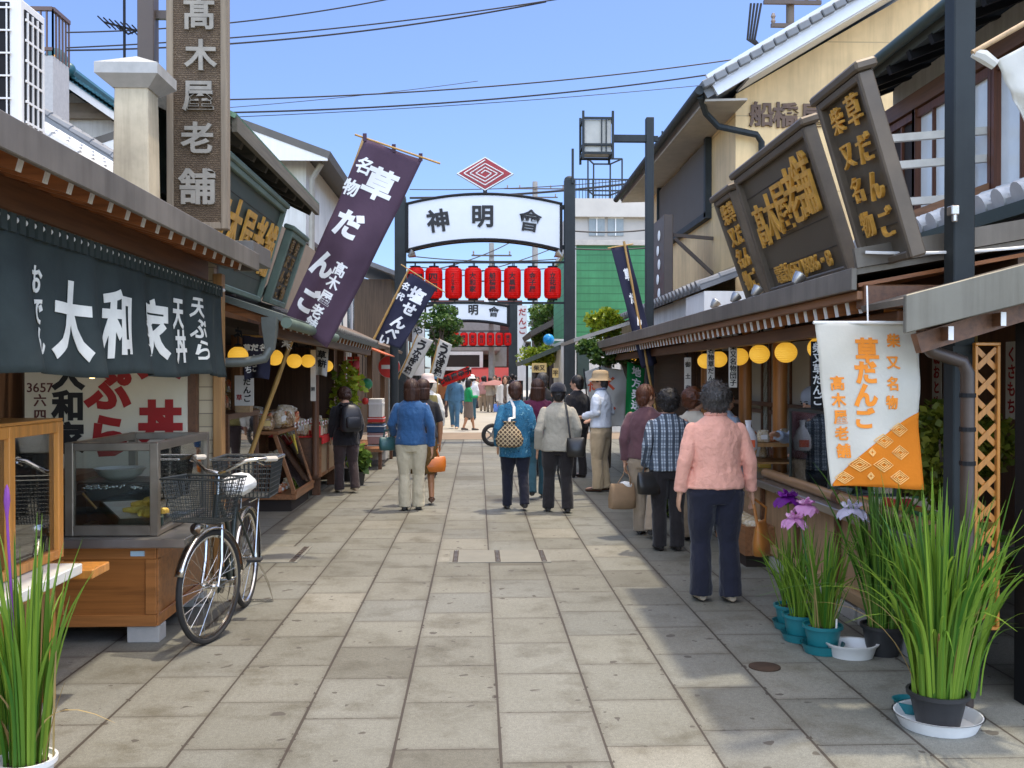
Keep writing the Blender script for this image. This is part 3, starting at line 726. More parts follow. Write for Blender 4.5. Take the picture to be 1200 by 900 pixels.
b = MB(); b.bb((pk.x - .4, GY - .5, pk.z - 2.2), (pk.x + 3.2, GY, pk.z - 2.08)); b.build('lower_eave', M_BSTEEL, T)

T = thing('balcony_house', 'grey house with a railed rooftop balcony at the upper left corner', 'house', (-9, 15, 0))
a = PY(52, 65, 15.5)
b = MB(); b.bb((a.x - 4, 15.5, 0), (PY(62, 65, 15.5).x, 16.1, a.z)); b.build('wall', plain('grey_tile_wall', (.42, .40, .38), .7, 0, .12, 20), T)
b = MB(); p0 = V((a.x - 4, 15.5, a.z)); p1 = PY(62, 72, 15.5); p1.z = a.z
b.bar(p0 + Z3 * .72, p1 + Z3 * .72, .06, .06); b.bar(p0 + Z3 * .1, p1 + Z3 * .1, .05, .05); b.bar(p1 + Z3 * .72, p1 + Z3 * .72 + Y3 * .6, .06, .06)
for i in range(46):
    p = p0.lerp(p1, i / 45); b.bar(p, p + Z3 * .72, .025, .025)
for i in range(6):
    p = p1 + Y3 * .6 * i / 5; b.bar(p, p + Z3 * .72, .025, .025)
b.build('railing', plain('brown_railing', (.12, .07, .055), .5), T)

T = thing('wood_shop_row', 'low brown timber shop row beyond the white house at left', 'shop', (-3.2, 17, 0))
b = MB(); b.quadslab((-1.75, 15.5, 2.15), (-1.75, 23, 2.15), (-3.1, 23, 2.75), (-3.1, 15.5, 2.75), .06); b.build('eave_roof', plain('brown_eave', (.16, .11, .075), .7, 0, .2), T)
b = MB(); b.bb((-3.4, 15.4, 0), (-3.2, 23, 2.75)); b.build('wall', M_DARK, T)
for y in (17.2, 19.6, 22.2):
    b = MB(); b.bb((-2.2, y, 0), (-2.1, y + .1, 2.2)); b.build('post', M_WOODZ, T)
b = MB(); b.quadslab((-1.45, 15.4, 1.93), (-1.45, 17.2, 1.93), (-2.0, 17.2, 2.15), (-2.0, 15.4, 2.15), .02); b.build('orange_awning', plain('orange_awning', (.55, .12, .03), .6), T)
T = thing('timber_house', 'brown timber upper house just left of the gate post', 'house', (-4, 26, 0))
b = MB(); b.bb((-6, 27.6, 0), (-2.4, 33, 4.3)); b.build('wall', wood('timber_wall', (.15, .10, .06), .5, 'z'), T)
b = MB(); b.quadslab((-1.8, 27, 4.3), (-1.8, 33.5, 4.3), (-4.2, 33.5, 5.2), (-4.2, 27, 5.2), .12); b.build('roof', M_TILE, T)
# ================================================================== RIGHT, dumpling shop with lantern balls
T = thing('dumpling_shop', 'brown timber shop with gold lettered boards on its eave at right', 'shop', (3, 8, 0))
EX, EZ = 1.93, 2.06       # eave edge
YA, YB = 4.98, 16.5
b = MB(); b.quadslab((EX, YB, 2.13), (EX, YA, 2.13), (3.25, YA, 2.36), (3.25, YB, 2.36), .03); b.build('eave_roof', M_FASCIA, T)
b = MB(); b.bb((EX - .02, YA - .02, 2.02), (EX + .01, YB, 2.135)); b.build('fascia', M_FASCIA, T, bevel=.004)
b = MB(); b.quadslab((EX + .01, YA - .021, 2.135), (EX + .01, YA + .01, 2.135), (3.25, YA + .01, 2.365), (3.25, YA - .021, 2.365), .10); b.build('verge_trim', M_FASCIA, T)
b = MB(); b.bb((EX + .02, YA + .01, 1.975), (EX + .06, YB - .02, 2.02)); b.build('eave_fillet', wood('orange_brown_fillet', (.30, .13, .05), .6, 'y'), T, bevel=.003)
b = MB(); b.quadslab((EX + .03, YB - .02, 2.06), (EX + .03, YA + .02, 2.06), (3.2, YA + .02, 2.29), (3.2, YB - .02, 2.29), .02); b.build('eave_boards', M_EAVE, T)
rafters(T, EX + .07, 3.1, 1.945, 2.15, [YA + .10 + .17 * i for i in range(64)], h=.068)
b = MB(); b.bb((2.16, YA, 1.83), (2.24, YB - .05, 1.92)); b.bb((1.98, YA - .015, 1.93), (3.6, YA + .1, 2.05)); b.build('eave_beam', M_WOODD, T, bevel=.006)
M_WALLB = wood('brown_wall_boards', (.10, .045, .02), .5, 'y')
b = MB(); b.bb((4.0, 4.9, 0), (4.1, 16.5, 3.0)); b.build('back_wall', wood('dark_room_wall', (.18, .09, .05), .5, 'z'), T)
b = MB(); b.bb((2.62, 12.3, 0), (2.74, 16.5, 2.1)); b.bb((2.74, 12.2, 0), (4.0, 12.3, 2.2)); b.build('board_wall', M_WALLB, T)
b = MB()
for i in range(18): b.bar((2.612, 12.3, .1 + i * .11), (2.612, 16.4, .1 + i * .11), .012, .02)
b.build('wall_battens', M_WALLB, T)
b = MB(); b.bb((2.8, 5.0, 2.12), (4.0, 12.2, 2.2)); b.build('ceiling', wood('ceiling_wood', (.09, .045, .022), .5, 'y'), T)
M_POSTR = wood('warm_post_wood', (.55, .22, .055), .6, 'z', rough=.4)
for (x, y) in ((2.72, 8.75), (2.72, 9.9), (2.72, 11.6), (3.0, 7.0)):
    b = MB(); b.cyl((x, y, 0), (x, y, 2.1), .065, n=14); b.build('post', M_POSTR, T, smooth=True)
M_SCR = plain('grey_paper_screen', (.46, .44, .36), .7, 0, .1, 2)
for (y0_, y1_) in ((8.55, 9.15), (9.3, 9.8), (10.05, 10.7)):
    b = MB(); b.bb((2.95, y0_, .6), (2.99, y1_, 1.9)); s_ = b.build('screen', M_SCR, T)
    b = MB(); f = .03
    b.bb((2.93, y0_, .55), (3.0, y0_ + f, 1.95)); b.bb((2.93, y1_ - f, .55), (3.0, y1_, 1.95)); b.bb((2.93, y0_ + f, 1.2), (2.948, y1_ - f, 1.24)); b.build('frame', M_WOODD, s_)
b = MB(); b.bb((2.86, 8.4, 1.28), (2.92, 11.6, 1.32)); b.build('rail', M_WOODD, T)
# counter
CX = 2.33
b = MB(); b.bb((CX, 4.9, .66), (2.95, 10.9, .715)); b.build('counter_top', plain('worn_steel_counter', (.42, .40, .37), .3, .85, .2, 4), T, bevel=.004)
M_LIP = wood('rounded_counter_lip', (.46, .26, .12), .6, 'y', rough=.35)
for y0_, y1_ in ((4.95, 6.55), (6.62, 8.3)):
    b = MB(); b.cyl((CX + .13, y0_, .755), (CX + .13, y1_, .755), .042, n=14); b.build('counter_lip', M_LIP, T, smooth=True)
b = MB(); b.cyl((CX + .13, 6.54, .755), (CX + .13, 6.63, .755), .05, n=14); b.build('lip_collar', M_WOODD, T, smooth=True)
b = MB(); b.bb((CX + .12, 4.95, .06), (CX + .16, 10.8, .655)); b.build('counter_front', wood('counter_panel_wood', (.50, .31, .17), .65, 'z'), T)
for y in (5.0, 5.75, 6.55, 7.4, 8.3, 9.3, 10.2):
    b = MB(); b.bar((CX + .10, y, .06), (CX + .10, y, .655), .05, .03, up=(1, 0, 0)); b.build('counter_batten', M_WOODD, T)
b = MB(); b.bb((CX + .07, 4.95, .12), (CX + .118, 10.8, .19)); b.build('plinth_rail', M_LTWOOD, T, bevel=.004)
b = MB(); b.bb((CX + .08, 5.25, 0), (CX + .22, 6.15, .115)); b.bb((CX + .08, 6.2, 0), (CX + .22, 12, .10)); b.build('stone_kerb', M_GRAN, T, bevel=.006)


# gold lettered boards standing on the eave
M_SGR = plain('brown_sheet_board', (.095, .075, .05), .5, .15, .2, 3)
M_SGF = plain('dull_bronze_frame', (.12, .092, .064), .5, .3, .3, 4)
S, o, u, v, n, L, H = lean_board('shop_sign', 'wide leaning signboard with five gold characters and a telephone number', 1, 5.50, 7.02, 2.13, 2.17, 1.86, 3.0, M_SGF, M_SGR, .05)
b = MB()
for i, (ch, f) in enumerate(zip('髙木屋老舗', (.17, .34, .5, .66, .82))): b.text(ch, o + u * L * f + v * H * (.55 + .03 * i), u, v, .32 + .02 * i, depth=.022, weight=.006, sx=.72)
b.text('電話(657)3136・8', o + u * L * .5 + v * H * .14, u, v, .135, vertical=False, depth=.018, weight=.012, pitch=1.0)
b.build('lettering', M_GOLD, S, bevel=.004)
S, o, u, v, n, L, H = lean_board('shop_sign', 'narrow tall signboard with two columns of gold lettering nearest the dark post', 1, 4.70, 5.30, 2.13, 2.16, 1.86, 3.06, M_SGF, M_SGR, .042)
b = MB(); b.text('草だんご', o + u * L * .68 + v * H * .85, u, v, .17, depth=.02, weight=.008, pitch=1.16); b.text('柴又名物', o + u * L * .32 + v * H * .85, u, v, .145, depth=.02, weight=.006, pitch=1.3)
b.build('lettering', M_GOLD, S, bevel=.004)
S, o, u, v, n, L, H = lean_board('shop_sign', 'narrow leaning signboard with crowded gold lettering at the far end of its row', 1, 7.12, 7.62, 2.13, 2.16, 1.86, 2.94, M_SGF, M_SGR, .042)
b = MB(); b.text('柴又名物', o + u * L * .32 + v * H * .84, u, v, .16, depth=.018, weight=.018, pitch=1.1); b.text('草だんご', o + u * L * .68 + v * H * .84, u, v, .16, depth=.018, weight=.018, pitch=1.1)
b.build('lettering', M_GOLD, S, bevel=.003)
# floodlights on the eave, aimed up at the boards
def flood(x, y, z, label, first=[None]):
    if first[0] is None:
        t = thing('floodlight', label, 'floodlight', (0, 0, 0), 'small floodlights on the right eave')
        b = MB(); b.lathe([(.028, -.075), (.055, -.02), (.07, .035), (.066, .04)], (0, 0, .1), 16, Matrix.Rotation(R(40), 3, 'Y')); b.build('reflector', M_STEEL, t, smooth=True)
        b = MB(); b.ell((.025, 0, .13), (.055, .055, .02), M=Matrix.Rotation(R(40), 3, 'Y')); b.build('lens', plain('frosted_lens', (.7, .72, .7), .15), t, smooth=True)
        b = MB(); b.tube([(0, 0, -.02), (-.02, 0, .06)], .012, 6); b.build('bracket', M_WHITE, t)
        first[0] = t; t.location = (x, y, z); t.scale = (.62, .62, .62)
    else: clone(first[0], (x, y, z), label=label)
for (px, py, lab) in ((936, 330, 'round floodlight in front of the wide gold lettered board'), (887, 346, 'round floodlight below the far narrow gold board'), (862, 352, 'second floodlight along the right eave beyond the gold boards'), (838, 360, 'farthest floodlight on the right eave near the grey tiles')):
    q = PX(px, py, EX + .08); flood(q.x, q.y, 2.135, lab)

# house behind with white tiles: upper storey of the shop
T = thing('town_house', 'old timber town house with white window panes at the upper right', 'house', (4.5, 7, 0))
WX = 4.15
b = MB(); b.bb((WX, 4.0, 2.2), (8, 9.7, 4.45)); b.build('wall', M_OFFW, T)
b = MB(); b.quadslab((3.55, 9.85, 4.42), (3.55, 3.5, 4.42), (6.5, 3.5, 5.6), (6.5, 9.85, 5.6), .14); b.build('upper_roof', plain('black_soffit', (.045, .05, .04), .7, 0, .3), T)
b = MB(); b.cyl((3.52, 9.9, 4.36), (3.52, 3.5, 4.40), .05, n=10); b.build('gutter', plain('dark_green_gutter', (.04, .06, .05), .5, .2), T, smooth=True)
for i in range(16): b = MB(); b.bar((3.6, 3.7 + i * .4, 4.26), (5.5, 3.7 + i * .4, 5.0), .06, .08); b.build('rafter', M_BLACK, T)
b = MB(); b.bb((4.02, 3.6, 4.05), (4.12, 9.7, 4.2)); b.bb((4.02, 3.6, 2.72), (4.12, 9.7, 2.82)); b.build('lintel', M_WOODD, T)
M_FRM = wood('red_brown_frame', (.16, .055, .025), .5, 'z')
for (y0_, y1_) in ((9.0, 9.6), (8.35, 8.95), (7.65, 8.3), (6.9, 7.55), (6.2, 6.85)):
    b = MB(); b.bb((WX - .06, y0_, 2.85), (WX - .03, y1_, 4.02)); w_ = b.build('window', plain('white_blind_pane', (.75, .75, .71), .12, 0, .1, 3) if y0_ < 8.9 else M_DARK, T)
    b = MB(); f = .06
    b.bb((WX - .12, y0_ - f, 2.82), (WX - .02, y0_, 4.05)); b.bb((WX - .12, y1_, 2.82), (WX - .02, y1_ + f * .0 + .05, 4.05)); b.bb((WX - .1, y0_, 3.97), (WX - .061, y1_, 4.04)); b.bb((WX - .09, (y0_ + y1_) / 2 - .012, 2.85), (WX - .062, (y0_ + y1_) / 2 + .012, 3.97)); b.build('frame', M_FRM, w_)
roof_ribs(T, 'lower_tile_roof', (3.2, 8.9, 2.66), (3.2, 3.6, 2.66), (.95, 0, .36), 24, .055, M_TILEW)
b = MB(); b.bb((3.14, 3.6, 2.52), (3.19, 8.9, 2.60)); b.build('lower_gutter', plain('dark_green_gutter', (.04, .06, .05), .5, .2), T)
b = MB(); b.bb((3.3, 3.6, 2.3), (3.4, 8.9, 2.55)); b.build('lower_wall', M_DARK, T)
b = MB()
for z0_, z1_ in ((3.50, 3.58), (3.28, 3.36), (2.98, 3.06)): b.bar((3.30, 7.85, z0_), (4.9, 7.55, z1_), .05, .06)
b.build('balcony_rail', plain('bleached_rail_wood', (.62, .58, .50), .7, 0, .15), T)
b = MB(); b.bar((3.4, 7.8, 2.80), (4.9, 7.5, 3.35), .10, .14); b.build('brace', wood('brown_brace', (.26, .11, .04), .5, 'x'), T)
b = MB(); b.bb((3.75, 7.72, 2.7), (3.81, 7.78, 3.62)); b.bb((4.45, 7.58, 2.75), (4.51, 7.64, 3.9)); b.build('balcony_post', M_WOODD, T)

# near porch roof at the right edge
T = thing('porch', 'low grey sheet metal porch roof with a rain pipe at the right edge', 'porch', (2.6, 4.3, 0))
b = MB(); P0 = PY(1063, 349, 4.32); P1 = PY(1275, 292, 4.32)
dz = (P1.z - P0.z) / (P1.x - P0.x)
b.quadslab((P0.x, 4.32, P0.z), (P1.x, 4.32, P1.z), (P1.x, 4.85, P1.z), (P0.x, 4.85, P0.z), .03); b.build('roof', M_FASCIA, T)
b = MB(); b.prism([(P0.x - .02, P0.z - .16), (P1.x, P1.z - .17), (P1.x, P1.z + .01), (P0.x - .02, P0.z + .01)], (0, 4.318, 0), X3, Z3, .03); b.build('fascia', plain('grey_porch_fascia', (.17, .155, .12), .5, .3, .2, 3, streak=.8), T, bevel=.004)
b = MB(); b.bar((P0.x + .1, 4.45, P0.z - .2), (P1.x, 4.45, P1.z - .2), .06, .09); b.build('beam', M_WOODD, T)
for i in range(3):
    b = MB(); x = P0.x + .2 + i * .24; zz = P0.z + (x - P0.x) * dz - .19; b.bb((x, 4.345, zz - .05), (x + .022, 4.9, zz + .01)); b.bb((x - .001, 4.341, zz - .051), (x + .023, 4.3445, zz + .011), mi=1); b.build('rafter', [M_WOODD, M_WHITE], T)
b = MB(); q = [PY(x, y, 4.55) for x, y in ((1080, 398), (1092, 412), (1110, 418), (1128, 424), (1134, 436))]; q.append(V((q[-1].x, 4.55, 0.02)))
b.tube(q, .032, 12); b.build('rain_pipe', plain('brown_rain_pipe', (.07, .05, .04), .4, .2, .3), T, smooth=True)
b = MB()
for z in (1.48, 1.32, 1.16): b.cyl((q[-1].x, 4.55, z), (q[-1].x, 4.55, z + .02), .037, n=12)
b.build('pipe_clip', M_BLACK, T)
b = MB(); b.bb((2.62, 4.6, 0), (3.6, 4.7, 2.0)); b.build('black_wall', M_BLACK, T)
# lattice
T = thing('lattice_screen', 'orange wooden lattice screen beside the rain pipe', 'lattice', (2.45, 4.72, 0))
lx0, lx1, lz0, lz1 = PY(1143, 400, 4.72).x, PY(1173, 400, 4.72).x, .35, 1.73
b = MB(); f = .016
b.bb((lx0, 4.72, lz0), (lx0 + f, 4.75, lz1)); b.bb((lx1 - f, 4.72, lz0), (lx1, 4.75, lz1)); b.bb((lx0, 4.718, lz1), (lx1, 4.752, lz1 + f)); b.bb((lx0, 4.718, lz0 - f), (lx1, 4.752, lz0)); b.build('frame', M_ORNG, T, bevel=.003)
b = MB(); wd = lx1 - lx0 - 2 * f
k = int((lz1 - lz0) / .125)
for i in range(k):
    z = lz0 + .02 + i * .125
    b.bar((lx0 + f, 4.733, z), (lx1 - f, 4.733, min(z + wd, lz1)), .026, .006, up=(0, 1, 0)); b.bar((lx1 - f, 4.742, z), (lx0 + f, 4.742, min(z + wd, lz1)), .026, .006, up=(0, 1, 0))
b.build('slats', M_ORNG, T)
# dark steel lamp post, near
T = thing('steel_post', 'dark blue grey square steel post rising past the right eave', 'post', (2.36, 4.8, 0))
b = MB(); q0 = PY(1118, 300, 4.78).x; q1 = PY(1143, 300, 4.78).x; b.bb((q0, 4.78, 0), (q1, 4.89, 5.5)); b.build('shaft', M_DSTEEL, T, bevel=.006)
b = MB(); q = PY(1112, 246, 4.77); b.bb((q.x - .01, 4.72, q.z - .03), (q.x + .03, 4.775, q.z + .015)); b.cyl((q.x + .01, 4.73, q.z - .03), (q.x + .01, 4.73, q.z - .065), .014); b.build('sensor_lamp', M_STEEL, T, bevel=.004)
b = MB(); b.bb((q0 - .008, 4.772, 1.70), (q1 + .008, 4.898, 1.73)); b.bb((q0 - .008, 4.772, .0), (q1 + .008, 4.898, .03)); b.build('collar', M_DSTEEL, T)
b = MB()
def rope(a, c, sag, r, name, lab, cat, mat, n=24, group=None):
    b = MB(); a, c = V(a), V(c); pts = [a.lerp(c, i / n) - Z3 * sag * 4 * (i / n) * (1 - i / n) for i in range(n + 1)]
    b.tube(pts, r, 5); return tag(b.build(name, mat, smooth=True), lab, cat, group)
p0 = PY(1016, 306, 5.0); rope((1.97, 4.93, 2.21), (3.1, 4.74, 2.27), .03, .008, 'rope', 'white twisted rope laid over the near end of the right eave', 'rope', M_WHITE)

# ================================================================== RIGHT, cream house
T = thing('cream_house', 'cream rendered two storey house with brown wall lettering and grey tiled gable', 'house', (6, 16, 0))
FX_, FY_ = 3.62, 13.7
pe = PY(863, 100, FY_)
def gz(px, py): return PY(px, py, FY_)
ea = gz(838, 170); sl = (gz(1000, 30).z - gz(850, 118).z) / (gz(1000, 30).x - gz(850, 118).x)
zE = 5.42
def rz_(x): return zE + (x - 3.0) * .60
b = MB(); b.prism([(FX_, 0), (9.2, 0), (9.2, rz_(6.4) - .3), (6.4, rz_(6.4) - .3), (FX_, rz_(FX_) - .25)], (0, 20.4, 0), X3, Z3, 20.4 - FY_); b.build('wall', M_BORDER, T)
b = MB(); b.quadslab((3.0, 20.9, zE), (3.0, 13.05, zE), (6.4, 13.05, rz_(6.4)), (6.4, 20.9, rz_(6.4)), .14); b.build('roof', M_TILE, T)
b = MB()
for i in range(22):
    x0 = 2.98 + i * .16; b.bar((x0, 13.02, rz_(x0) + .035), (x0 + .15, 13.02, rz_(x0 + .15) + .02), .22, .10)
b.build('verge_tiles', M_TILE, T, bevel=.012)
b = MB(); s_ = .60
b.quadslab((3.12, 12.98, rz_(3.12) - .05), (3.12, 13.04, rz_(3.12) - .05), (6.5, 13.04, rz_(6.5) - .05), (6.5, 12.98, rz_(6.5) - .05), .17); b.quadslab((3.2, 13.0, rz_(3.2) - .21), (3.2, 13.07, rz_(3.2) - .21), (6.5, 13.07, rz_(6.5) - .21), (6.5, 13.0, rz_(6.5) - .21), .18); b.build('bargeboard', plain('pale_blue_white_board', (.66, .68, .72), .5, 0, .06), T)
b = MB(); b.quadslab((3.05, 20.8, zE - .12), (3.05, 13.1, zE - .12), (3.62, 13.1, zE - .1), (3.62, 20.8, zE - .1), .03); b.build('soffit', plain('grey_beige_soffit', (.40, .36, .30), .7), T)
b = MB(); b.quadslab((3.62, FY_, rz_(3.62) - .20), (3.62, 13.05, rz_(3.62) - .20), (6.4, 13.05, rz_(6.4) - .2), (6.4, FY_, rz_(6.4) - .2), .03); b.build('gable_soffit', M_WHITE, T)
b = MB(); b.cyl((2.95, 20.9, zE - .07), (2.95, 13.0, zE - .03), .06, n=10); b.build('gutter', M_DSTEEL, T, smooth=True)
b = MB(); q = [V((2.98, 13.1, zE - .08))] + [gz(822, 138), gz(838, 152), gz(884, 160)] + [gz(891, 168), gz(891, 260)]
for i, p_ in enumerate(q[1:4]): q[i + 1] = V((p_.x, FY_ - .25 + .07 * i, p_.z))
for i in (4, 5): q[i] = V((q[i].x, FY_ - .06, q[i].z))
b.tube(q, .045, 8); b.build('downpipe', M_DSTEEL, T, smooth=True)
a0 = PX(776, 238, FX_); a1 = PX(834, 250, FX_); zt, zb = PX(834, 165, FX_).z, PX(834, 248, FX_).z
b = MB(); ym = (a0.y + a1.y) / 2
b.bb((FX_ - .06, ym + .02, zb), (FX_ + .02, a0.y, zt)); b.bb((FX_ - .08, a1.y + .12, zb), (FX_ + .02, ym - .02, zt)); b.build('shutter', plain('brown_grey_shutter', (.10, .085, .07), .75, 0, .06, 2), T, bevel=.005)
b = MB(); b.bb((FX_ - .10, a1.y, zb - .08), (FX_ + .02, a1.y + .12, zt + .05)); b.bb((FX_ - .10, a1.y, zb - .1), (FX_ + .02, a0.y, zb)); b.bb((FX_ - .1, a0.y, zb - .1), (FX_ + .02, a0.y + .06, zt + .05)); b.build('window_frame', M_DSTEEL, T)
b = MB()
for ch, px, py, h in (('船', 892, 134, 30), ('橋', 920, 135, 31), ('屋', 952, 135, 30)): b.text(ch, PY(px, py, FY_ - .005), X3, Z3, h * FY_ / FPX, depth=.03, weight=.025)
b.build('lettering', plain('brown_wall_lettering', (.13, .075, .045), .6, 0, .2), T)
b = MB(); b.bb((2.7, 12.55, 0), (2.9, 18.5, 2.6)); b.build('lower_wall', M_OFFW, T)
roof_ribs(T, 'lower_roof', (2.55, 19, 2.62), (2.55, 11.2, 2.62), (1.07, 0, .4), 34, .05, M_TILE)
b = MB(); b.bb((2.6, 11.2, 1.9), (3.6, 12.2, 2.56)); b.build('lower_gable', M_WHITE, T)
b = MB(); q = PX(795, 330, 3.3); b.bar((3.62, 15.0, 3.7), (3.0, 15.0, 3.75), .05, .05); b.bar((3.62, 15.0, 3.15), (3.02, 15.0, 3.7), .05, .05); b.build('bracket', M_BSTEEL, T)
T2 = thing('side_signboard', 'narrow brown signboard with white dots behind the lamp pole', 'sign', (2.9, 14.8, 2.9))
b = MB(); b.bb((2.78, 14.6, 2.6), (2.92, 15.6, 4.0)); b.build('panel', M_BSTEEL, T2, bevel=.01)
b = MB()
for i in range(5): b.ell((2.77, 14.95 + .1 * (i % 2), 2.85 + i * .22), (.01, .1, .08))
b.build('motif', M_WHTTX, T2, smooth=True)

# canopy beyond the shop and planted corner
T = thing('flat_canopy', 'grey flat canopy jutting over the lane below the green wall', 'canopy', (1.9, 17.5, 2.3))
b = MB(); b.quadslab((1.62, 19.2, 2.22), (1.62, 16.6, 2.22), (2.9, 16.6, 2.62), (2.9, 19.2, 2.62), .06); b.build('roof', plain('grey_canopy', (.38, .35, .30), .6), T)
b = MB(); b.bb((2.45, 18.9, 0), (2.53, 18.98, 2.4)); b.build('post', M_BSTEEL, T)

# lamp pole at right
T = thing('lamp_pole', 'tall dark street lamp pole with a square lantern on its arm', 'street lamp', (2.4, 14, 0))
LY = 13.0; q = PY(762, 137, LY); x0, x1 = PY(757.5, 200, LY).x, PY(766.5, 200, LY).x
b = MB(); b.bb((x0, LY, 0), (x1, LY + .12, q.z)); b.build('shaft', M_DSTEEL, T, bevel=.005)
z1, z0 = PY(700, 157, LY).z, PY(700, 165, LY).z
b = MB(); b.bb((PY(719, 160, LY).x, LY + .02, z0), (x0 - .002, LY + .1, z1)); b.bb((x1 + .002, LY + .03, z0 + .01), (x1 + .06, LY + .09, z1 - .01)); b.tube([(x1 + .06, LY + .06, z1 - .04), (x1 + .12, LY + .06, z1), (x1 + .12, LY + .06, z1 + .06)], .012, 6); b.build('arm', M_DSTEEL, T)
lx0, lx1 = PY(681, 160, LY).x, PY(718, 160, LY).x; lz0, lz1 = PY(700, 183, LY).z, PY(700, 140, LY).z
yy0, yy1 = LY - .14, LY + .26
lamp = MB(); f = .03
for x in (lx0, lx1 - f):
    for y in (yy0, yy1 - f): lamp.bb((x, y, lz0 - .06), (x + f, y + f, lz1 + .08))
for z in (lz0, lz1 - f, lz0 + .11):
    lamp.bb((lx0 + f, yy0 + .004, z), (lx1 - f, yy0 + f - .004, z + f)); lamp.bb((lx0 + f, yy1 - f + .004, z), (lx1 - f, yy1 - .004, z + f)); lamp.bb((lx0 + .004, yy0 + f, z), (lx0 + f - .004, yy1 - f, z + f)); lamp.bb((lx1 - f + .004, yy0 + f, z), (lx1 - .004, yy1 - f, z + f))
for x in (lx0 + .25, lx0 + .31): lamp.bb((x, yy0 + .006, lz0 + f), (x + .015, yy0 + f - .006, lz1 - f))
L_ = lamp.build('lantern_frame', M_DSTEEL, T)
b = MB(); b.bb((lx0 + .035, yy0 + .035, lz0 + .03), (lx1 - .035, yy1 - .035, lz1 - .03)); b.build('shade', plain('dusty_lamp_shade', (.42, .41, .36), .5), L_)

# green corrugated building
T = thing('green_building', 'house clad in green corrugated sheet above a white wall', 'house', (4.5, 30, 0))
GY = 28.0; a = PY(671, 395, GY); c = PY(775, 288, GY)
b = MB(); b.bb((a.x, GY, a.z), (c.x + 1, GY + 7, c.z)); b.build('green_siding', M_GREEN, T)
b = MB(); b.bb((a.x + .0, GY + .05, 0), (c.x + 1, GY + 7, a.z - .1)); b.build('white_wall', M_OFFW, T)
b = MB(); b.bb((a.x - .05, GY - .05, a.z - .1), (c.x + 1, GY + 7, a.z)); b.bb((a.x - .04, GY - .04, a.z), (a.x + .1, GY + .02, c.z)); b.build('flashing', plain('pale_flashing', (.5, .52, .46), .5), T)
b = MB(); b.bb((a.x - .1, GY - .1, c.z), (c.x + 1.2, GY + 7, c.z + .15)); b.build('parapet', plain('beige_parapet', (.55, .5, .42), .7), T)
T = thing('concrete_block', 'grey concrete block of flats with a railed roof behind the green house', 'building', (6, 40, 0))
KY = 40; a = PY(672, 290, KY); c = PY(790, 238, KY)
b = MB(); b.bb((a.x, KY, 0), (c.x + 2, KY + 8, c.z)); b.build('wall', plain('grey_concrete', (.40, .37, .33), .8, 0, .15, .6), T)
b = MB(); b.bb((a.x - .1, KY - .3, c.z - .62), (c.x + 2, KY, c.z + .12)); b.build('parapet', plain('beige_grey_parapet', (.50, .46, .40), .8, 0, .12, 1), T)
for px in (690, 712):
    w_ = PY(px, 262, KY); b = MB(); b.bb((w_.x, KY - .04, w_.z - .5), (w_.x + .65, KY + .02, w_.z + .2)); f = b.build('window', plain('dull_pane', (.20, .22, .22), .15), T)
    b = MB(); b.bb((w_.x + .3, KY - .08, w_.z - .5), (w_.x + .34, KY - .041, w_.z + .2)); b.bb((w_.x, KY - .08, w_.z + .2), (w_.x + .65, KY - .02, w_.z + .24)); b.build('frame', M_WHITE, f)
b = MB()
n = 30
for i in range(n): x = a.x + .1 + (c.x - a.x - .2) * i / (n - 1); b.bar((x, KY, c.z + .12), (x, KY, c.z + .95), .025, .025)
b.bar((a.x, KY, c.z + .95), (c.x, KY, c.z + .95), .05, .05); b.bar((a.x, KY, c.z + .5), (c.x, KY, c.z + .5), .035, .035)
b.build('railing', M_DSTEEL, T)
b = MB(); x0, x1 = PY(689, 200, KY).x, PY(729, 200, KY).x; zt = PY(700, 186, KY).z
for x in (x0, x0 + .35 * 1, x1 - .35, x1): b.bar((x, KY + (.0 if x in (x0, x1) else 1.0), c.z), (x, KY + (.0 if x in (x0, x1) else 1.0), zt), .06, .06)
for z in (zt, zt - 1.3): b.bar((x0, KY, z), (x1, KY, z), .06, .06); b.bar((x0 + .35, KY + 1, z), (x1 - .35, KY + 1, z), .06, .06); b.bar((x0, KY, z), (x0 + .35, KY + 1, z), .05, .05); b.bar((x1, KY, z), (x1 - .35, KY + 1, z), .05, .05)
b.build('roof_frame', M_DSTEEL, T)
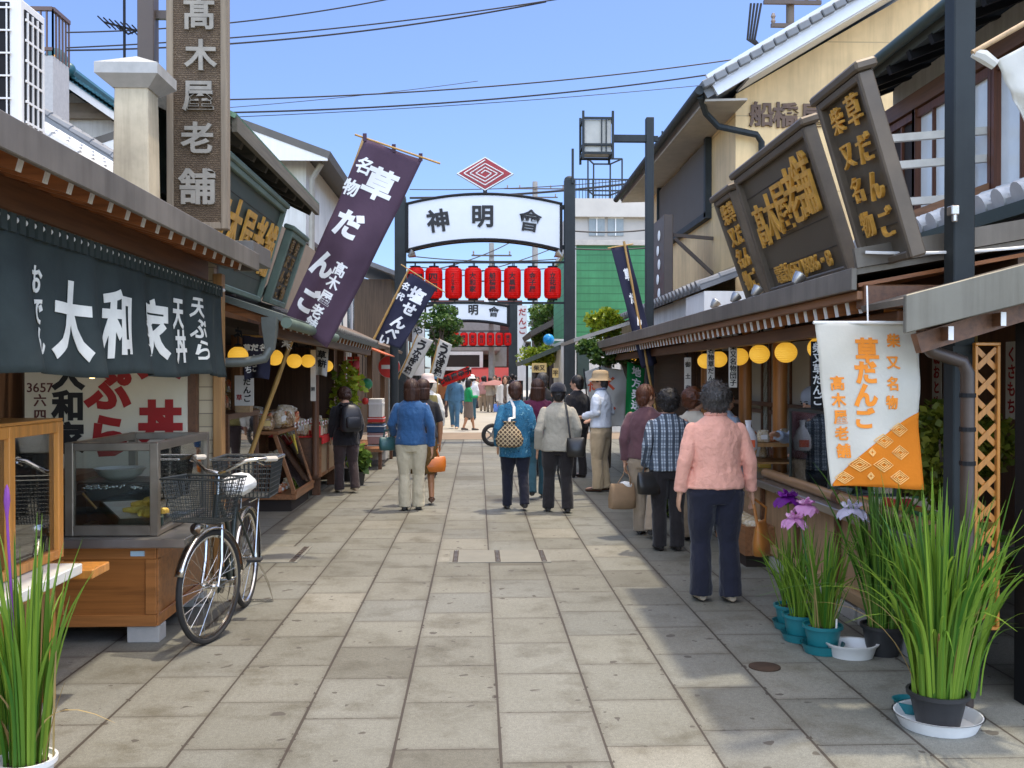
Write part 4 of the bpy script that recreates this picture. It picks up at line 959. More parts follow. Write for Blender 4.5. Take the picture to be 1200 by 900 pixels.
# ================================================================== gates over the street
def gate(Yg, zshift, name, label, x0p, x1p, topc, tope, botc, bote, cxs, chpx, postL, postR, main=True):
    T = thing(name, label, 'gate', (PY((x0p + x1p) / 2, 441, Yg).x, Yg, 0))
    P = lambda px, py: PY(px, py, Yg)
    k = Yg / FPX
    # arched panel
    def arch(px, c, e): t = (px - (x0p + x1p) / 2) / ((x1p - x0p) / 2); return c + (e - c) * t * t
    N = 24; up = []; dn = []
    for i in range(N + 1):
        px = x0p + (x1p - x0p) * i / N; up.append(P(px, arch(px, topc, tope))); dn.append(P(px, arch(px, botc, bote)))
    b = MB(); poly = [(q.x, q.z) for q in dn] + [(q.x, q.z) for q in up[::-1]]
    b.prism(poly, (0, Yg + .14, 0), X3, Z3, .28); S = b.build('arch_panel', plain('white_sign_panel', (.70, .72, .73), .35, 0, .04, 2), T)
    b = MB(); r = 1.6 * k
    for ln in (up, dn):
        for yy in (Yg - .15, Yg + .15): b.tube([V((q.x, yy, q.z)) for q in ln], r, 6)
    for q0, q1 in ((up[0], dn[0]), (up[-1], dn[-1])): b.bb((q0.x - r, Yg - .16, q1.z - r), (q0.x + r, Yg + .16, q0.z + r))
    b.build('panel_rim', M_BLACK, S)
    b = MB()
    for ch, (px, py, an) in zip('神明會', cxs):
        ca, sa = math.cos(an), math.sin(an); b.text(ch, P(px, py) + V((0, -.145, 0)), (ca, 0, sa), (-sa, 0, ca), chpx * k, depth=.02, weight=.014 if ch == '會' else .03)
    b.build('lettering', M_BLKTX, S)
    for (pl, ph, yt) in (postL, postR):
        b = MB(); q0, q1 = P(pl, 441), P(ph, 441); b.bb((q0.x, Yg - .12, 0), (q1.x, Yg + .12, P(pl, yt).z)); b.ell((( q0.x + q1.x) / 2, Yg, P(pl, yt).z), ((q1.x - q0.x) / 2, .12, .1)); b.build('post', M_DSTEEL, T, smooth=True, bevel=.01)
    return T, P, k
T, P, k = gate(24.0, 0, 'street_gate', 'near steel street gate with a white arched name panel and red rhombus', 477.5, 657, 228.5, 240, 281.5, 294, [(514, 259.5, .14), (565.5, 254, 0), (620.5, 259.5, -.14)], 27, (463, 476, 232), (661, 673.5, 211))
# rhombus emblem: nested rhombi wound as a squared spiral
b = MB(); c = P(568.5, 204); hw, hh = 31.5 * k, 18.5 * k
def rh(f): return [(-hw * f, 0), (0, -hh * f), (hw * f, 0), (0, hh * f)]
b.prism(rh(1.06), (c.x, 24.08, c.z), X3, Z3, .14); E_ = b.build('rhombus_emblem', M_STEEL, T)
b = MB(); b.prism(rh(.98), (c.x, 23.938, c.z), X3, Z3, .012); b.build('red_field', plain('emblem_red', (.30, .012, .015), .4), E_)
b = MB()
pts = []
fs = [.84, .84, .84, .84, .62, .62, .62, .62, .40, .40, .40, .40, .2, .2]
dirs = [(0, 1), (-1, 0), (0, -1), (1, 0)]
for i, f in enumerate(fs):
    f2 = f - .055 * (i % 4); d = dirs[i % 4]; pts.append(V((c.x + d[0] * hw * f2, 23.92, c.z + d[1] * hh * f2)))
for p_, q_ in zip(pts[:-1], pts[1:]): b.bar(p_, q_, .012, .03, up=(0, 1, 0)); b.tube([p_, q_], .014, 4)
b.build('white_spiral', M_WHITE, E_)
b = MB(); b.cyl((c.x, 24, P(568, 222).z), (c.x, 24, P(568, 230).z), .05); b.build('emblem_stem', M_DSTEEL, T)
b = MB()
for px in (475, 659):
    for py in (243, 290): q = P(px, py); b.box(q, (.14, .1, .1))
b.build('panel_bracket', M_DSTEEL, T)
b = MB()
for py in (307.5, 355): q0, q1 = P(472, py), P(662, py); b.bar((q0.x, 24, q0.z), (q1.x, 24, q1.z), .05, .05)
for i in range(9): q = P(497 + i * 23.2 - 11.6 + 1, 307.5); q2 = P(497 + i * 23.2 - 11.6 + 1, 355); b.bar((q.x, 24, q.z), (q2.x, 24, q2.z), .03, .03)
b.build('lantern_rack', M_DSTEEL, T)
for px, s in ((476, 1), (661, -1)):
    b = MB(); q = P(px + 3 * s, 302); b.lathe([(.03, 0), (.10, .12), (.13, .16), (0, .2)], (q.x, 23.8, q.z), 14, Matrix.Rotation(R(55 * s), 3, 'Y')); b.build('spotlight', M_STEEL, T, smooth=True)
b = MB(); q = P(668, 330); b.cyl((q.x + .05, 23.85, P(668, 216).z), (q.x + .05, 23.85, P(668, 176).z), .03); b.build('mast', M_DSTEEL, T)
b = MB(); q0, q1 = P(676, 462), P(690, 425); b.bb((q0.x, 23.9, P(676, 456).z), (q1.x + .0, 24.15, P(676, 412).z)); b.build('control_box', plain('dark_green_box', (.05, .075, .06), .5), T, bevel=.01)
# red paper lanterns
t = NT('red_lantern_paper'); sp = t.n('SeparateXYZ'); t.l(t.co(), sp.inputs[0]); wv = t.math('SINE', t.math('MULTIPLY', sp.outputs[2], 120)); t.bump(wv, .35, .01); t.col((.85, .010, .008)); M_RLAN = t.fin(.35, 0, .3)
tl_ = t.n('BsdfTranslucent'); tl_.inputs[0].default_value = (.9, .02, .01, 1); mx_ = t.n('MixShader'); mx_.inputs[0].default_value = .45
t.l(t.b.outputs[0], mx_.inputs[1]); t.l(tl_.outputs[0], mx_.inputs[2]); t.l(mx_.outputs[0], t.t.nodes['Material Output'].inputs[0])
def lantern(label, txt, loc, h, w_, group, parts=True):
    L = thing('paper_lantern', label, 'lantern', (0, 0, 0), group)
    b = MB(); r = w_ / 2; pr = [(r * .55, -h / 2), (r * .86, -h * .47), (r * .98, -h * .40), (r, -h * .3), (r, h * .3), (r * .98, h * .40), (r * .86, h * .47), (r * .55, h / 2)]
    b.lathe(pr, (0, 0, 0), 24); b.build('paper_body', M_RLAN, L, smooth=True)
    for s in (-1, 1):
        b = MB(); b.lathe([(r * .58, 0), (r * .58, .05 * h)], (0, 0, s * h * .5 - (0 if s > 0 else .05 * h)), 18); b.build('ring', M_BLACK, L, smooth=True)
    if parts:
        b = MB(); b.cyl((0, 0, h * .55), (0, 0, h * .68), .012, n=6); b.build('hook', M_BLACK, L)
    b = MB(); n = len(txt); s_ = h * .62 / n
    def wp(o, a, c, d): x = o.x + a; an = x / r; return V(((r + .004 + d) * math.sin(an), -(r + .004 + d) * math.cos(an), o.z + c))
    b.text(txt, V((-r * .06, 0, s_ * (n - 1) / 2 + .01)), X3, Z3, s_ * .98, depth=.004, weight=.03, warp=wp, pitch=1.04, cut=.2)
    b.build('lettering', plain('dark_lantern_lettering', (.03, .002, .002), .6), L)
    L.location = loc
names = [('', 487), ('四田', 508.5), ('ハイカラ横丁', 531.5), ('大和家', 554.5), ('船橋屋', 577.5), ('大黒屋', 600.5), ('金子屋', 624), ('立花屋', 647.5)]
ord_ = ['half hidden red lantern behind the navy banner at the left end of its row', 'red lantern lettered in two characters partly behind the navy banner', 'red lantern with a long thin column of characters on the near gate', 'red lantern on the near gate with three characters, just left of the middle', 'red lantern on the near gate just under the middle character of the arch', 'red lantern fifth whole one of the near gate row', 'red lantern next to last at the right of the near gate row', 'red lantern at the right end of the near gate row by the post']
for (tx, px), lab in zip(names, ord_):
    lantern(lab, tx or '門', P(px, 332), 36.5 * k, 20.2 * k, 'red lanterns on the near gate')
# second gate
T, P, k = gate(53.0, 0, 'street_gate', 'far steel street gate with a smaller white arched panel', 498, 595.5, 354.5, 359, 376, 381.5, [(531.5, 365, .10), (554.5, 363, 0), (578.5, 365.5, -.08)], 12.5, (492, 498, 345), (596, 608, 356))
b = MB()
for py in (388, 406): q0, q1 = P(498, py), P(597, py); b.bar((q0.x, 53, q0.z), (q1.x, 53, q1.z), .06, .06)
b.build('lantern_rack', M_DSTEEL, T)
lab2 = ['first', 'second', 'third', 'fourth', 'fifth', 'sixth', 'seventh']
for i in range(7):
    lantern('small red lantern on the far gate, ' + lab2[i] + ' of seven from the left', '祭日' if i % 2 else '柴又', P(533.5 + i * 10.3, 397.5), 15 * k, 9.2 * k, 'red lanterns on the far gate', False)

# ================================================================== blue balls, road sign, utility poles, wires
t = plain('blue_glass_ball', (.02, .30, .62), .12, 0, .1)
for (px, py, r, Y, lab) in ((464, 392, 6.3, 19, 'glossy blue ball lamp on the dark pole at left'), (643, 398, 6.8, 24.8, 'glossy blue ball lamp on a bracket before the tree at right')):
    L = thing('ball_lamp', lab, 'lamp', PY(px, py, Y), 'blue ball lamps'); q = PY(px, py, Y); kk = Y / FPX
    b = MB(); b.ell(q, r * kk); b.build('globe', t, L, smooth=True)
    b = MB(); s = -1 if px < 500 else 1; b.bar(q + V((r * kk * s * .0, .06, 0)), q + V((.45 * s if px > 500 else .1, .3, 0)), .05, .05); b.build('bracket', M_STEEL, L)
T = thing('steel_pole', 'dark round pole behind the woman in the blue jacket', 'pole', (PY(462, 441, 19).x, 19.4, 0))
b = MB(); q = PY(462, 441, 19.4); b.cyl((q.x, 19.4, 0), (q.x, 19.4, 3.0), .085); b.build('shaft', M_DSTEEL, T, smooth=True)
T = thing('road_sign', 'round red and white no entry sign behind the dark pole at left', 'road sign', PY(457, 437, 22)); q = PY(456, 430, 22)
M9 = Matrix.Rotation(R(90), 3, 'X')
b = MB(); b.lathe([(.24, 0), (.24, .015), (0, .015)], q, 28, M9); b.build('red_disc', M_RED, T)
b = MB(); b.bb((q.x - .17, q.y - .02, q.z - .045), (q.x + .17, q.y - .017, q.z + .045)); b.build('white_bar', M_WHITE, T)
b = MB(); b.lathe([(.25, 0), (.25, .012), (.242, .0165)], q + V((0, .004, 0)), 28, M9); b.cyl(q + V((0, .05, 0)), V((q.x, q.y + .05, 0)), .03); b.build('pole', M_STEEL, T)
def utility(px, Y, top, r, label, arms=(), mat=None):
    T = thing('utility_pole', label, 'utility pole', (PY(px, 441, Y).x, Y, 0)); q = PY(px, top, Y)
    b = MB(); b.tube([(q.x, Y, 0), (q.x, Y, q.z)], [r * 1.15, r * .85], 14); b.build('shaft', mat or plain('pole_concrete', (.30, .28, .25), .8, 0, .15), T, smooth=True)
    for (py, l, ins) in arms:
        z = PY(px, py, Y).z; b = MB(); b.bar((q.x - l, Y - r - .05, z), (q.x + l, Y - r - .05, z), .08, .08); a = b.build('cross_arm', M_BSTEEL, T)
        b = MB()
        for s in ins: b.lathe([(.03, 0), (.055, .05), (.03, .1), (.055, .15), (.03, .22)], (q.x + s * l, Y - r - .05, z + .04), 10)
        b.build('insulator', plain('insulator', (.25, .2, .17), .3), a, smooth=True)
    return T, q
T, q = utility(926, 21, -20, .10, 'utility pole with cross arms rising behind the cream house roof', [(6, .62, (-.9, -.6, -.3, .5, .9)), (33, .46, (-.9, .9))], plain('brown_pole', (.14, .115, .09), .8))
b = MB()
for i in range(4):
    a = PY(880 + i * 4, 4, 20.8); c = PY(912, 54, 20.8); b.tube([a, a.lerp(c, .3) + V((-.25, 0, -.5)), a.lerp(c, .7) + V((-.3, 0, -.25)), c], .025, 6)
b.build('cables', M_RUB, T, smooth=True)
utility(488 + 88, 54, 285, .16, 'grey utility pole in front of the red brick building', [(300, 1.1, (-.9, .9)), (330, .9, ())])
utility(627, 70, 213, .22, 'far utility pole seen just above the arched panel at right', [(222, 2.2, (-.9, -.5, .5, .9)), (232, 1.6, (-.9, .9))])
n_w = 0
M_WIRE = plain('black_cable', (.025, .022, .022), .6)
for (x0, y0_, x1, y1_, Y0, Y1, sag, r, lab) in (
    (78, 59, 640, 2, 13, 13.5, .15, .012, 'lower of the two close cables at the top of the sky'),
    (78, 56, 720, -12, 13, 13.5, .12, .010, 'upper of the two close cables at the top of the sky'),
    (78, 38, 460, -2, 13, 13.5, .1, .010, 'thin cable highest in the sky at left'),
    (200, 118, 905, 63, 17, 20, .2, .014, 'thick cable reaching the utility pole at right'),
    (200, 133, 905, 76, 17, 20, .22, .016, 'thickest cable crossing above the arched gate'),
    (200, 140, 900, 92, 17, 20, .1, .007, 'thinnest pale cable crossing above the arched gate'),
    (200, 131, 560, 95, 17, 19, .05, .006, 'faint short cable near the purple banner top'),
    (480, 232, 790, 208, 42, 42, .2, .05, 'black cable bundle running behind the red rhombus'),
    (480, 222, 790, 205, 42, 42, .2, .02, 'thin cable running just above the bundle behind the rhombus'),
    (470, 322, 600, 283, 44, 56, .3, .03, 'sloping cable seen between the arch and the lanterns'),
    (470, 335, 650, 290, 44, 60, .3, .03, 'second sloping cable between the arch and the lanterns'),
    (480, 312, 662, 313, 50, 50, .2, .03, 'level cable just above the lantern rack'),
    (480, 300, 662, 303, 50, 50, .2, .03, 'level cable below the arched panel'),
    (664, 270, 770, 268, 36, 36, .1, .03, 'cable across the front of the concrete flats'),
    (664, 291, 765, 290, 26.5, 26.5, .05, .02, 'cable along the top of the green siding')):
    rope(PY(x0, y0_, Y0), PY(x1, y1_, Y1), sag, r, 'overhead_cable', lab, 'cable', M_WIRE, 30, 'overhead cables')
# television aerial at the upper left
T = thing('tv_aerial', 'thin television aerial on a mast at the upper left', 'aerial', PY(146, 80, 12)); q = PY(146, 110, 12)
b = MB(); b.cyl((q.x, 12, q.z - .4), (q.x, 12, PY(148, -20, 12).z), .017, n=8); b.build('mast', M_BLACK, T)
b = MB(); a = PY(122, 26, 12); c = PY(168, 38, 12); b.bar(a, c, .02, .02)
for i in range(8): p_ = a.lerp(c, i / 7); b.bar(p_ - Y3 * .2, p_ + Y3 * .2, .012, .012)
b.bar(c + Z3 * .12, c - Z3 * .15, .015, .015); b.tube([PY(140, 32, 12), PY(150, 40, 12), PY(160, 36, 12)], .012, 5); b.build('boom', M_BLACK, T)

# ================================================================== background buildings
T = thing('brick_building', 'dark red brick building closing the end of the street', 'building', (0, 80, 0))
BY = 60; a = PY(505, 470, BY); c = PY(612, 352, BY)
b = MB(); b.bb((a.x, BY, 0), (c.x, BY + 10, c.z)); b.build('wall', M_BRICK, T)
b = MB(); b.bb((a.x, BY - 2.2, 2.9), (c.x - 1.4, BY, 5.3)); b.build('grey_canopy_block', plain('grey_canopy_block', (.28, .25, .22), .7), T, bevel=.2)
q0, q1 = PY(518, 440, BY - 2.2), PY(562, 416, BY - 2.2)
b = MB(); b.bb((q0.x, BY - 2.26, q0.z + .5), (q1.x, BY - 2.2, q1.z)); w_ = b.build('window', M_DARK, T)
b = MB(); b.bb((q0.x - .2, BY - 2.3, q0.z + .3), (q1.x + .2, BY - 2.21, q0.z + .5)); b.bb((q0.x - .2, BY - 2.3, q1.z), (q1.x + .2, BY - 2.21, q1.z + .2)); b.bb((q1.x, BY - 2.3, q0.z + .5), (q1.x + .2, BY - 2.21, q1.z)); b.build('frame', M_WHITE, w_)
for px, py in ((586, 418), (575, 360)):
    q = PY(px, py, BY); b = MB(); b.bb((q.x - .4, BY - .08, q.z - .6), (q.x + .4, BY + .02, q.z + .7)); w_ = b.build('window', M_STEEL if py > 400 else M_WHITE, T)
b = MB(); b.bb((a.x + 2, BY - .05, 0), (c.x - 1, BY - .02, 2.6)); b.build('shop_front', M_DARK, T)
for (x0, x1, lab, hh) in ((552, 574, 'left red shop awning at the end of the street', 440), (576, 602, 'right red shop awning at the end of the street', 438)):
    q0 = PY(x0, 449, BY - 5); q1 = PY(x1, 438, BY - 5)
    b = MB(); b.quadslab((q0.x, BY - 5, q0.z), (q1.x, BY - 5, q0.z), (q1.x, BY - 2.3, q0.z + .9), (q0.x, BY - 2.3, q0.z + .9), .06); b.bb((q0.x, BY - 5.03, q0.z - .35), (q1.x, BY - 5, q0.z))
    tag(b.build('awning', plain('red_awning', (.25, .012, .015), .7)), lab, 'awning', 'red awnings')
T = thing('dark_shop', 'low dark shop with lit square signs behind the crowd at right', 'shop', (3.2, 40, 0))
DY = 37; a = PY(640, 470, DY); c = PY(712, 405, DY)
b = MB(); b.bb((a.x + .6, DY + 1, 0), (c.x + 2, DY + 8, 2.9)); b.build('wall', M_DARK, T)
b = MB(); q0, q1 = PY(608, 424, 33), PY(670, 400, 33); b.quadslab((q0.x, 33, q0.z), (q0.x + .02, 33, q0.z), (q1.x + 1.5, 33, q1.z + .3), (q1.x + 1.4, 33, q1.z + .3), .02); b = MB()
b.quadslab((q0.x, 36, q0.z), (q0.x, 32, q0.z), (q1.x + 1, 32, q1.z + .45), (q1.x + 1, 36, q1.z + .45), .14); b.build('sloping_roof', plain('dark_green_roof', (.07, .09, .07), .6), T)
b = MB(); q0, q1 = PY(636, 380, 37.5), PY(690, 395, 37.5); b.quadslab((q0.x - .5, 44, 3.3), (q0.x - .5, 37.5, 3.3), (q1.x + 1, 37.5, 5.0), (q1.x + 1, 44, 5.0), .2); b.build('upper_roof', plain('brown_black_roof', (.07, .06, .05), .6), T)
t = NT('lit_sign_face'); t.col((.55, .42, .18)); t.b.inputs['Emission Color'].default_value = (1, .62, .2, 1); t.b.inputs['Emission Strength'].default_value = .06; M_LIT = t.fin(.5)
for (px, py, w_, h_, tx) in ((632, 431, 17, 11, '柴又'), (651, 437, 7, 11, '平'),):
    q = PY(px, py, 31.5); kk = 31.5 / FPX; b = MB(); b.bb((q.x - w_ / 2 * kk, 31.5, q.z - h_ / 2 * kk), (q.x + w_ / 2 * kk, 31.6, q.z + h_ / 2 * kk)); f = b.build('lit_sign', M_LIT, T)
    b = MB(); b.text(tx, q + V((0, -.01, 0)), X3, Z3, h_ * .62 * kk, vertical=False, depth=.008, weight=.02, pitch=1.0); b.build('lettering', M_BLKTX, f)
b = MB(); b.bb((a.x + .7, DY + .9, .3), (c.x, DY + .99, 2.2)); f = b.build('shop_window', plain('warm_dark_pane', (.09, .07, .05), .15), T)
for i in range(4):
    b = MB(); b.ell((a.x + 1.0 + i * .45, DY + .7, 1.75 + .1 * (i % 2)), .07); b.build('bulb', M_BULB, T, smooth=True)
# far side buildings
for (x0, x1, y, yb, h, col, lab) in ((-14, -3.4, 36, 48, 4.2, (.36, .33, .28), 'pale plastered corner house across the side road at left'), (-12, -4.2, 52, 75, 6, (.24, .17, .12), 'brown house farther down the street behind the left tree'), (4.6, 14, 52, 76, 5.5, (.50, .48, .44), 'white house with tall signs farther down at right')):
    T = thing('street_house', lab, 'house', ((x0 + x1) / 2, y, 0)); b = MB(); b.bb((x0, y, 0), (x1, yb, h)); b.build('wall', plain('wall_' + lab.split()[0] + '_plaster', col, .8, 0, .15), T)
    b = MB(); s = 1 if x0 < 0 else -1; xe = x1 if x0 < 0 else x0
    b.quadslab((xe + .7 * s, y - .3, h - .1), (xe + .7 * s, yb, h - .1), (xe - 4 * s, yb, h + 1.5), (xe - 4 * s, y - .3, h + 1.5), .15); b.build('roof', M_TILE, T)
    for i in range(4):
        yy = y + 1.2 + i * 2.6; b = MB(); b.bb((xe - .03, yy, 2.6), (xe + .03, yy + 1.2, 3.7)); b.build('window', plain('dark_pane', (.06, .08, .1), .1), T)
    b = MB(); b.bb((xe - .05 if s > 0 else xe - .6, y + .5, 2.15), (xe + .6 if s > 0 else xe + .05, yb - .5, 2.25)); b.build('shop_eave', M_FASCIA, T)
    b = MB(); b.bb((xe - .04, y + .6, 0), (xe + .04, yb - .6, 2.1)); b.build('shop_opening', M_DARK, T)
# tall white vertical signs
for (px, py0, py1, w_, Y, tx, lab) in ((490, 352, 440, 14, 46, 'おみやげ', 'tall white vertical sign behind the left tree'), (612, 358, 446, 11, 49, 'だんご', 'tall white vertical sign with red characters by the far gate post'), (618, 400, 428, 9, 44, '柴又食品', 'small white vertical sign beside the tall one')):
    q0, q1 = PY(px, py1, Y), PY(px, py0, Y); kk = Y / FPX; S = thing('vertical_sign', lab, 'sign', q0)
    b = MB(); b.bb((q0.x - w_ / 2 * kk, Y, q0.z), (q0.x + w_ / 2 * kk, Y + .2, q1.z)); b.build('panel', M_WHITE, S)
    b = MB(); h = (q1.z - q0.z) / (len(tx) * 1.15); h = min(h, w_ * kk * .85); b.text(tx, V((q0.x, Y - .01, q1.z - h * .8)), X3, Z3, h, depth=.008, weight=.02, pitch=1.15); b.build('lettering', M_BLKTX if px < 500 or px > 615 else M_REDTX, S)
    b = MB(); b.bb((q0.x - .05, Y + .21, 0), (q0.x + .05, Y + .3, q1.z)); b.build('support', M_DSTEEL, S)

# ================================================================== trees
def leaf_cloud(b, c, r, n, s, rng, squash=.75):
    for _ in range(n):
        while True:
            p = V((rng.uniform(-1, 1), rng.uniform(-1, 1), rng.uniform(-1, 1)))
            if .15 < p.length < 1: break
        p = p.normalized() * (p.length ** .45); p = V((p.x * r, p.y * r, p.z * r * squash)) + V(c)
        a = V((rng.uniform(-1, 1), rng.uniform(-1, 1), rng.uniform(-.6, .6))).normalized(); n2 = V((rng.uniform(-1, 1), rng.uniform(-1, 1), rng.uniform(.1, 1))).normalized()
        w_ = a.cross(n2).normalized() * s * .38; a = a * s
        b.add([p, p + a * .5 + w_, p + a, p + a * .5 - w_], [(0, 1, 2, 3)])
M_LEAFD = leafmat('dark_leaves', (.022, .065, .015), (.10, .17, .03))
M_LEAFY = leafmat('yellow_green_leaves', (.12, .20, .015), (.42, .46, .03))
M_LEAFG = leafmat('mid_green_leaves', (.04, .10, .018), (.17, .25, .04))
M_BARK = plain('bark', (.09, .065, .045), .9, 0, .3, 8, 30, .6)
def tree(name, label, x, Y, z0, z1, r, n, s, mat, seed, cat='tree', clumps=9, trunkr=.12):
    rng = random.Random(seed); T = thing(name, label, cat, (x, Y, 0))
    b = MB(); top = V((x, Y, z0 + (z1 - z0) * .55)); b.tube([(x, Y, 0), (x + .05, Y, z0 * .6), top], [trunkr, trunkr * .8, trunkr * .45], 9)
    cs = []
    for i in range(clumps):
        an = rng.uniform(0, 6.28); rr = r * rng.uniform(.2, .75); cs.append(V((x + rr * math.cos(an), Y + rr * math.sin(an), rng.uniform(z0 + r * .25, z1 - r * .25))))
    for c in cs: b.tube([V((x, Y, z0 * rng.uniform(.75, 1.0))), V((x, Y, z0)).lerp(c, .5) + V((0, 0, .15)), c], [trunkr * .4, trunkr * .25, .012], 6)
    b.build('trunk', M_BARK, T, smooth=True)
    b = MB()
    for c in cs: leaf_cloud(b, c, r * rng.uniform(.38, .62), n // clumps, s, rng)
    b.build('crown', mat, T)
    return T
q = PY(516, 441, 40); tree('street_tree', 'dark leafy tree left of the lanterns beyond the near gate', q.x + .0, 40, 2.3, 4.7, .85, 2600, .14, M_LEAFD, 3)
q = PY(636, 441, 42); tree('street_tree', 'green leafy tree right of the lanterns beyond the near gate', q.x + .15, 42, 2.9, 4.9, .9, 2400, .14, M_LEAFG, 5)
q = PY(628, 441, 34); tree('low_shrub_tree', 'bright yellow green branch spreading behind the crowd at right', q.x + .1, 34, 2.0, 2.6, .75, 1300, .14, M_LEAFY, 8, 'tree', 6, .05)
q = PX(722, 400, 2.3); tree('pine_tree', 'trained pine with yellowish needles beside the flat canopy', 2.25, 16.9, 2.2, 2.85, .34, 1500, .09, M_LEAFY, 9, 'tree', 7, .05)
T = thing('trained_pine', 'dark clipped pine branch hanging under the flat canopy', 'tree', (2.3, 16.0, 0))
b = MB(); rng = random.Random(4)
for c, r in (((2.05, 15.6, 1.92), .28), ((2.3, 15.4, 2.0), .3), ((2.5, 15.5, 1.9), .3), ((1.8, 15.8, 2.05), .2)): leaf_cloud(b, c, r, 750, .07, rng, .6)
b.build('crown', M_LEAFD, T); b = MB(); b.tube([(2.6, 15.6, 0), (2.55, 15.6, 1.2), (2.3, 15.6, 1.85), (1.8, 15.8, 2.0)], [.07, .06, .045, .02], 8); b.build('trunk', M_BARK, T, smooth=True)
# ================================================================== market stalls and goods, left
S = thing('glass_showcase', 'orange wooden showcase stall with glass front and white counter slab nearest at left', 'showcase', (-2.45, 4.0, 0))
fx, ya, yb = -2.05, 2.9, 4.93
b = MB(); b.bb((-2.95, ya, .10), (fx - .02, yb - .06, .625)); b.build('cabinet', M_ORNGY, S, bevel=.006)
for y in (ya + .3, 3.9, yb - .12):
    b = MB(); b.bb((fx - .10, y, 0), (fx - .015, y + .06, .62)); b.build('leg', M_ORNG, S, bevel=.004)
for y0_, y1_ in ((3.98, 4.36), (4.42, 4.80), (3.3, 3.88)):
    b = MB(); b.bb((fx - .02, y0_, .16), (fx - .008, y1_, .56)); b.build('door_panel', M_HONEY, S)
    b = MB(); f = .045
    b.bb((fx - .019, y0_ - .0, .12), (fx + .004, y0_ + f, .60)); b.bb((fx - .019, y1_ - f, .12), (fx + .004, y1_, .60)); b.bb((fx - .019, y0_ + f, .55), (fx + .003, y1_ - f, .60)); b.bb((fx - .019, y0_ + f, .12), (fx + .003, y1_ - f, .17)); b.build('door_frame', M_ORNG, S, bevel=.003)
b = MB(); b.bb((-2.98, ya, .632), (-1.90, 4.78, .682)); b.build('counter_slab', plain('white_laminate', (.66, .64, .58), .3, 0, .06), S, bevel=.005)
b = MB(); b.bb((-2.5, 4.80, .60), (-1.86, 5.02, .645)); b.build('side_ledge', M_ORNG, S, bevel=.005)
zb, zt, p_ = .686, 1.36, .055
b = MB()
for y in (3.2, 3.86, 4.37, yb - p_):
    b.bb((fx - p_, y, zb), (fx, y + p_, zt)); 
b.bb((fx - p_ + .002, ya, zt - .055), (fx - .002, yb - .001, zt - .001)); b.bb((fx - p_ + .002, ya, zb), (fx - .002, yb - .001, zb + .045))
b.bb((-2.75, yb - p_, zb), (-2.75 + p_, yb, zt)); b.bb((-2.7, yb - p_ + .002, zt - .055), (fx - p_, yb - .002, zt - .002)); b.bb((-2.7, yb - p_ + .002, zb), (fx - p_, yb - .002, zb + .04)); b.build('frame', M_ORNG, S, bevel=.004)
b = MB(); b.bb((-2.75, ya, zt + .001), (fx - .003, yb - .003, zt + .014)); b.build('top_board', M_ORNGY, S)
for y0_, y1_ in ((3.255, 3.86), (3.915, 4.37), (4.425, yb - p_)):
    b = MB(); b.bb((fx - .03, y0_, zb + .045), (fx - .024, y1_, zt - .055)); b.build('glass_pane', glass('showcase_glass', (.78, .82, .80), .20), S)
b = MB(); b.bb((-2.7, yb - .03, zb + .04), (fx - p_, yb - .024, zt - .055)); b.build('glass_pane', M_GLASS, S)
b = MB(); b.bb((-2.74, ya, zb), (-2.70, yb - .06, zt)); b.build('back_board', M_CABIY, S)
TR = thing('food_tray', 'white tray of wrapped food inside the near glass showcase', 'tray', (-2.4, 4.4, .70))
b = MB(); b.lathe([(.15, .0), (.2, .05), (.195, .05), (.145, .008), (0, .008)], (-2.35, 4.55, .692), 4, Matrix.Rotation(R(45), 3, 'Z')); b.build('tray', M_WHITE, TR)
b = MB(); rng = random.Random(2)
for i in range(8): b.ell((-2.42 + .045 * (i % 4), 4.48 + .1 * (i // 4), .73), (.028, .05, .022), M=Matrix.Rotation(rng.uniform(0, 3), 3, 'Z'))
b.build('wrapped_food', plain('wrapped_food', (.6, .55, .45), .4, 0, .2, 20), TR, smooth=True)

S = thing('tempura_stall', 'brown wooden tempura stall with a steel framed glass case behind the bicycle', 'food stall', (-2.2, 6.4, 0))
x0, x1, y0_, y1_ = -2.45, -1.905, 5.87, 6.98
b = MB(); b.bb((x0 - .5, y0_, .10), (x1, y1_, .575)); b.build('cabinet', M_CABI, S, bevel=.005)
b = MB(); f = .06
for q in (((x0 - .5, y0_ - .012, .10), (x1 + .004, y0_ - .001, .17)), ((x0 - .5, y0_ - .012, .50), (x1 + .004, y0_ - .001, .575)), ((x1 - f, y0_ - .013, .171), (x1 + .005, y0_ - .001, .499)), ((-2.5, y0_ - .013, .171), (-2.44, y0_ - .001, .499))): b.bb(*q)
for q in (((x1 + .001, y0_ + .0, .10), (x1 + .013, y1_, .17)), ((x1 + .001, y0_, .50), (x1 + .013, y1_, .575)), ((x1 + .001, y0_, .171), (x1 + .014, y0_ + f, .499)), ((x1 + .001, y1_ - f, .171), (x1 + .014, y1_, .499))): b.bb(*q)
b.build('panel_frame', wood('cabinet_wood_light', (.50, .19, .05), .5, 'x', rough=.4), S, bevel=.004)
b = MB(); b.bb((-2.95, 5.76, .58), (-1.70, 7.0, .635)); b.build('steel_shelf', M_STEEL, S, bevel=.006)
b = MB(); b.bb((x1 - .14, y0_ - .025, .52), (x1 - .06, y0_ - .014, .55)); b.build('price_tag', plain('pale_blue_tag', (.45, .6, .68), .4), S)
M_ALU = plain('worn_steel_frame', (.30, .26, .21), .38, .8, .2, 6)
b = MB(); w_ = .05; zt = 1.19; xa, xb = -2.43, -1.885
for x in (xa, xb - w_):
    for y in (5.85, 6.96 - w_): b.bb((x, y, .638), (x + w_, y + w_, zt))
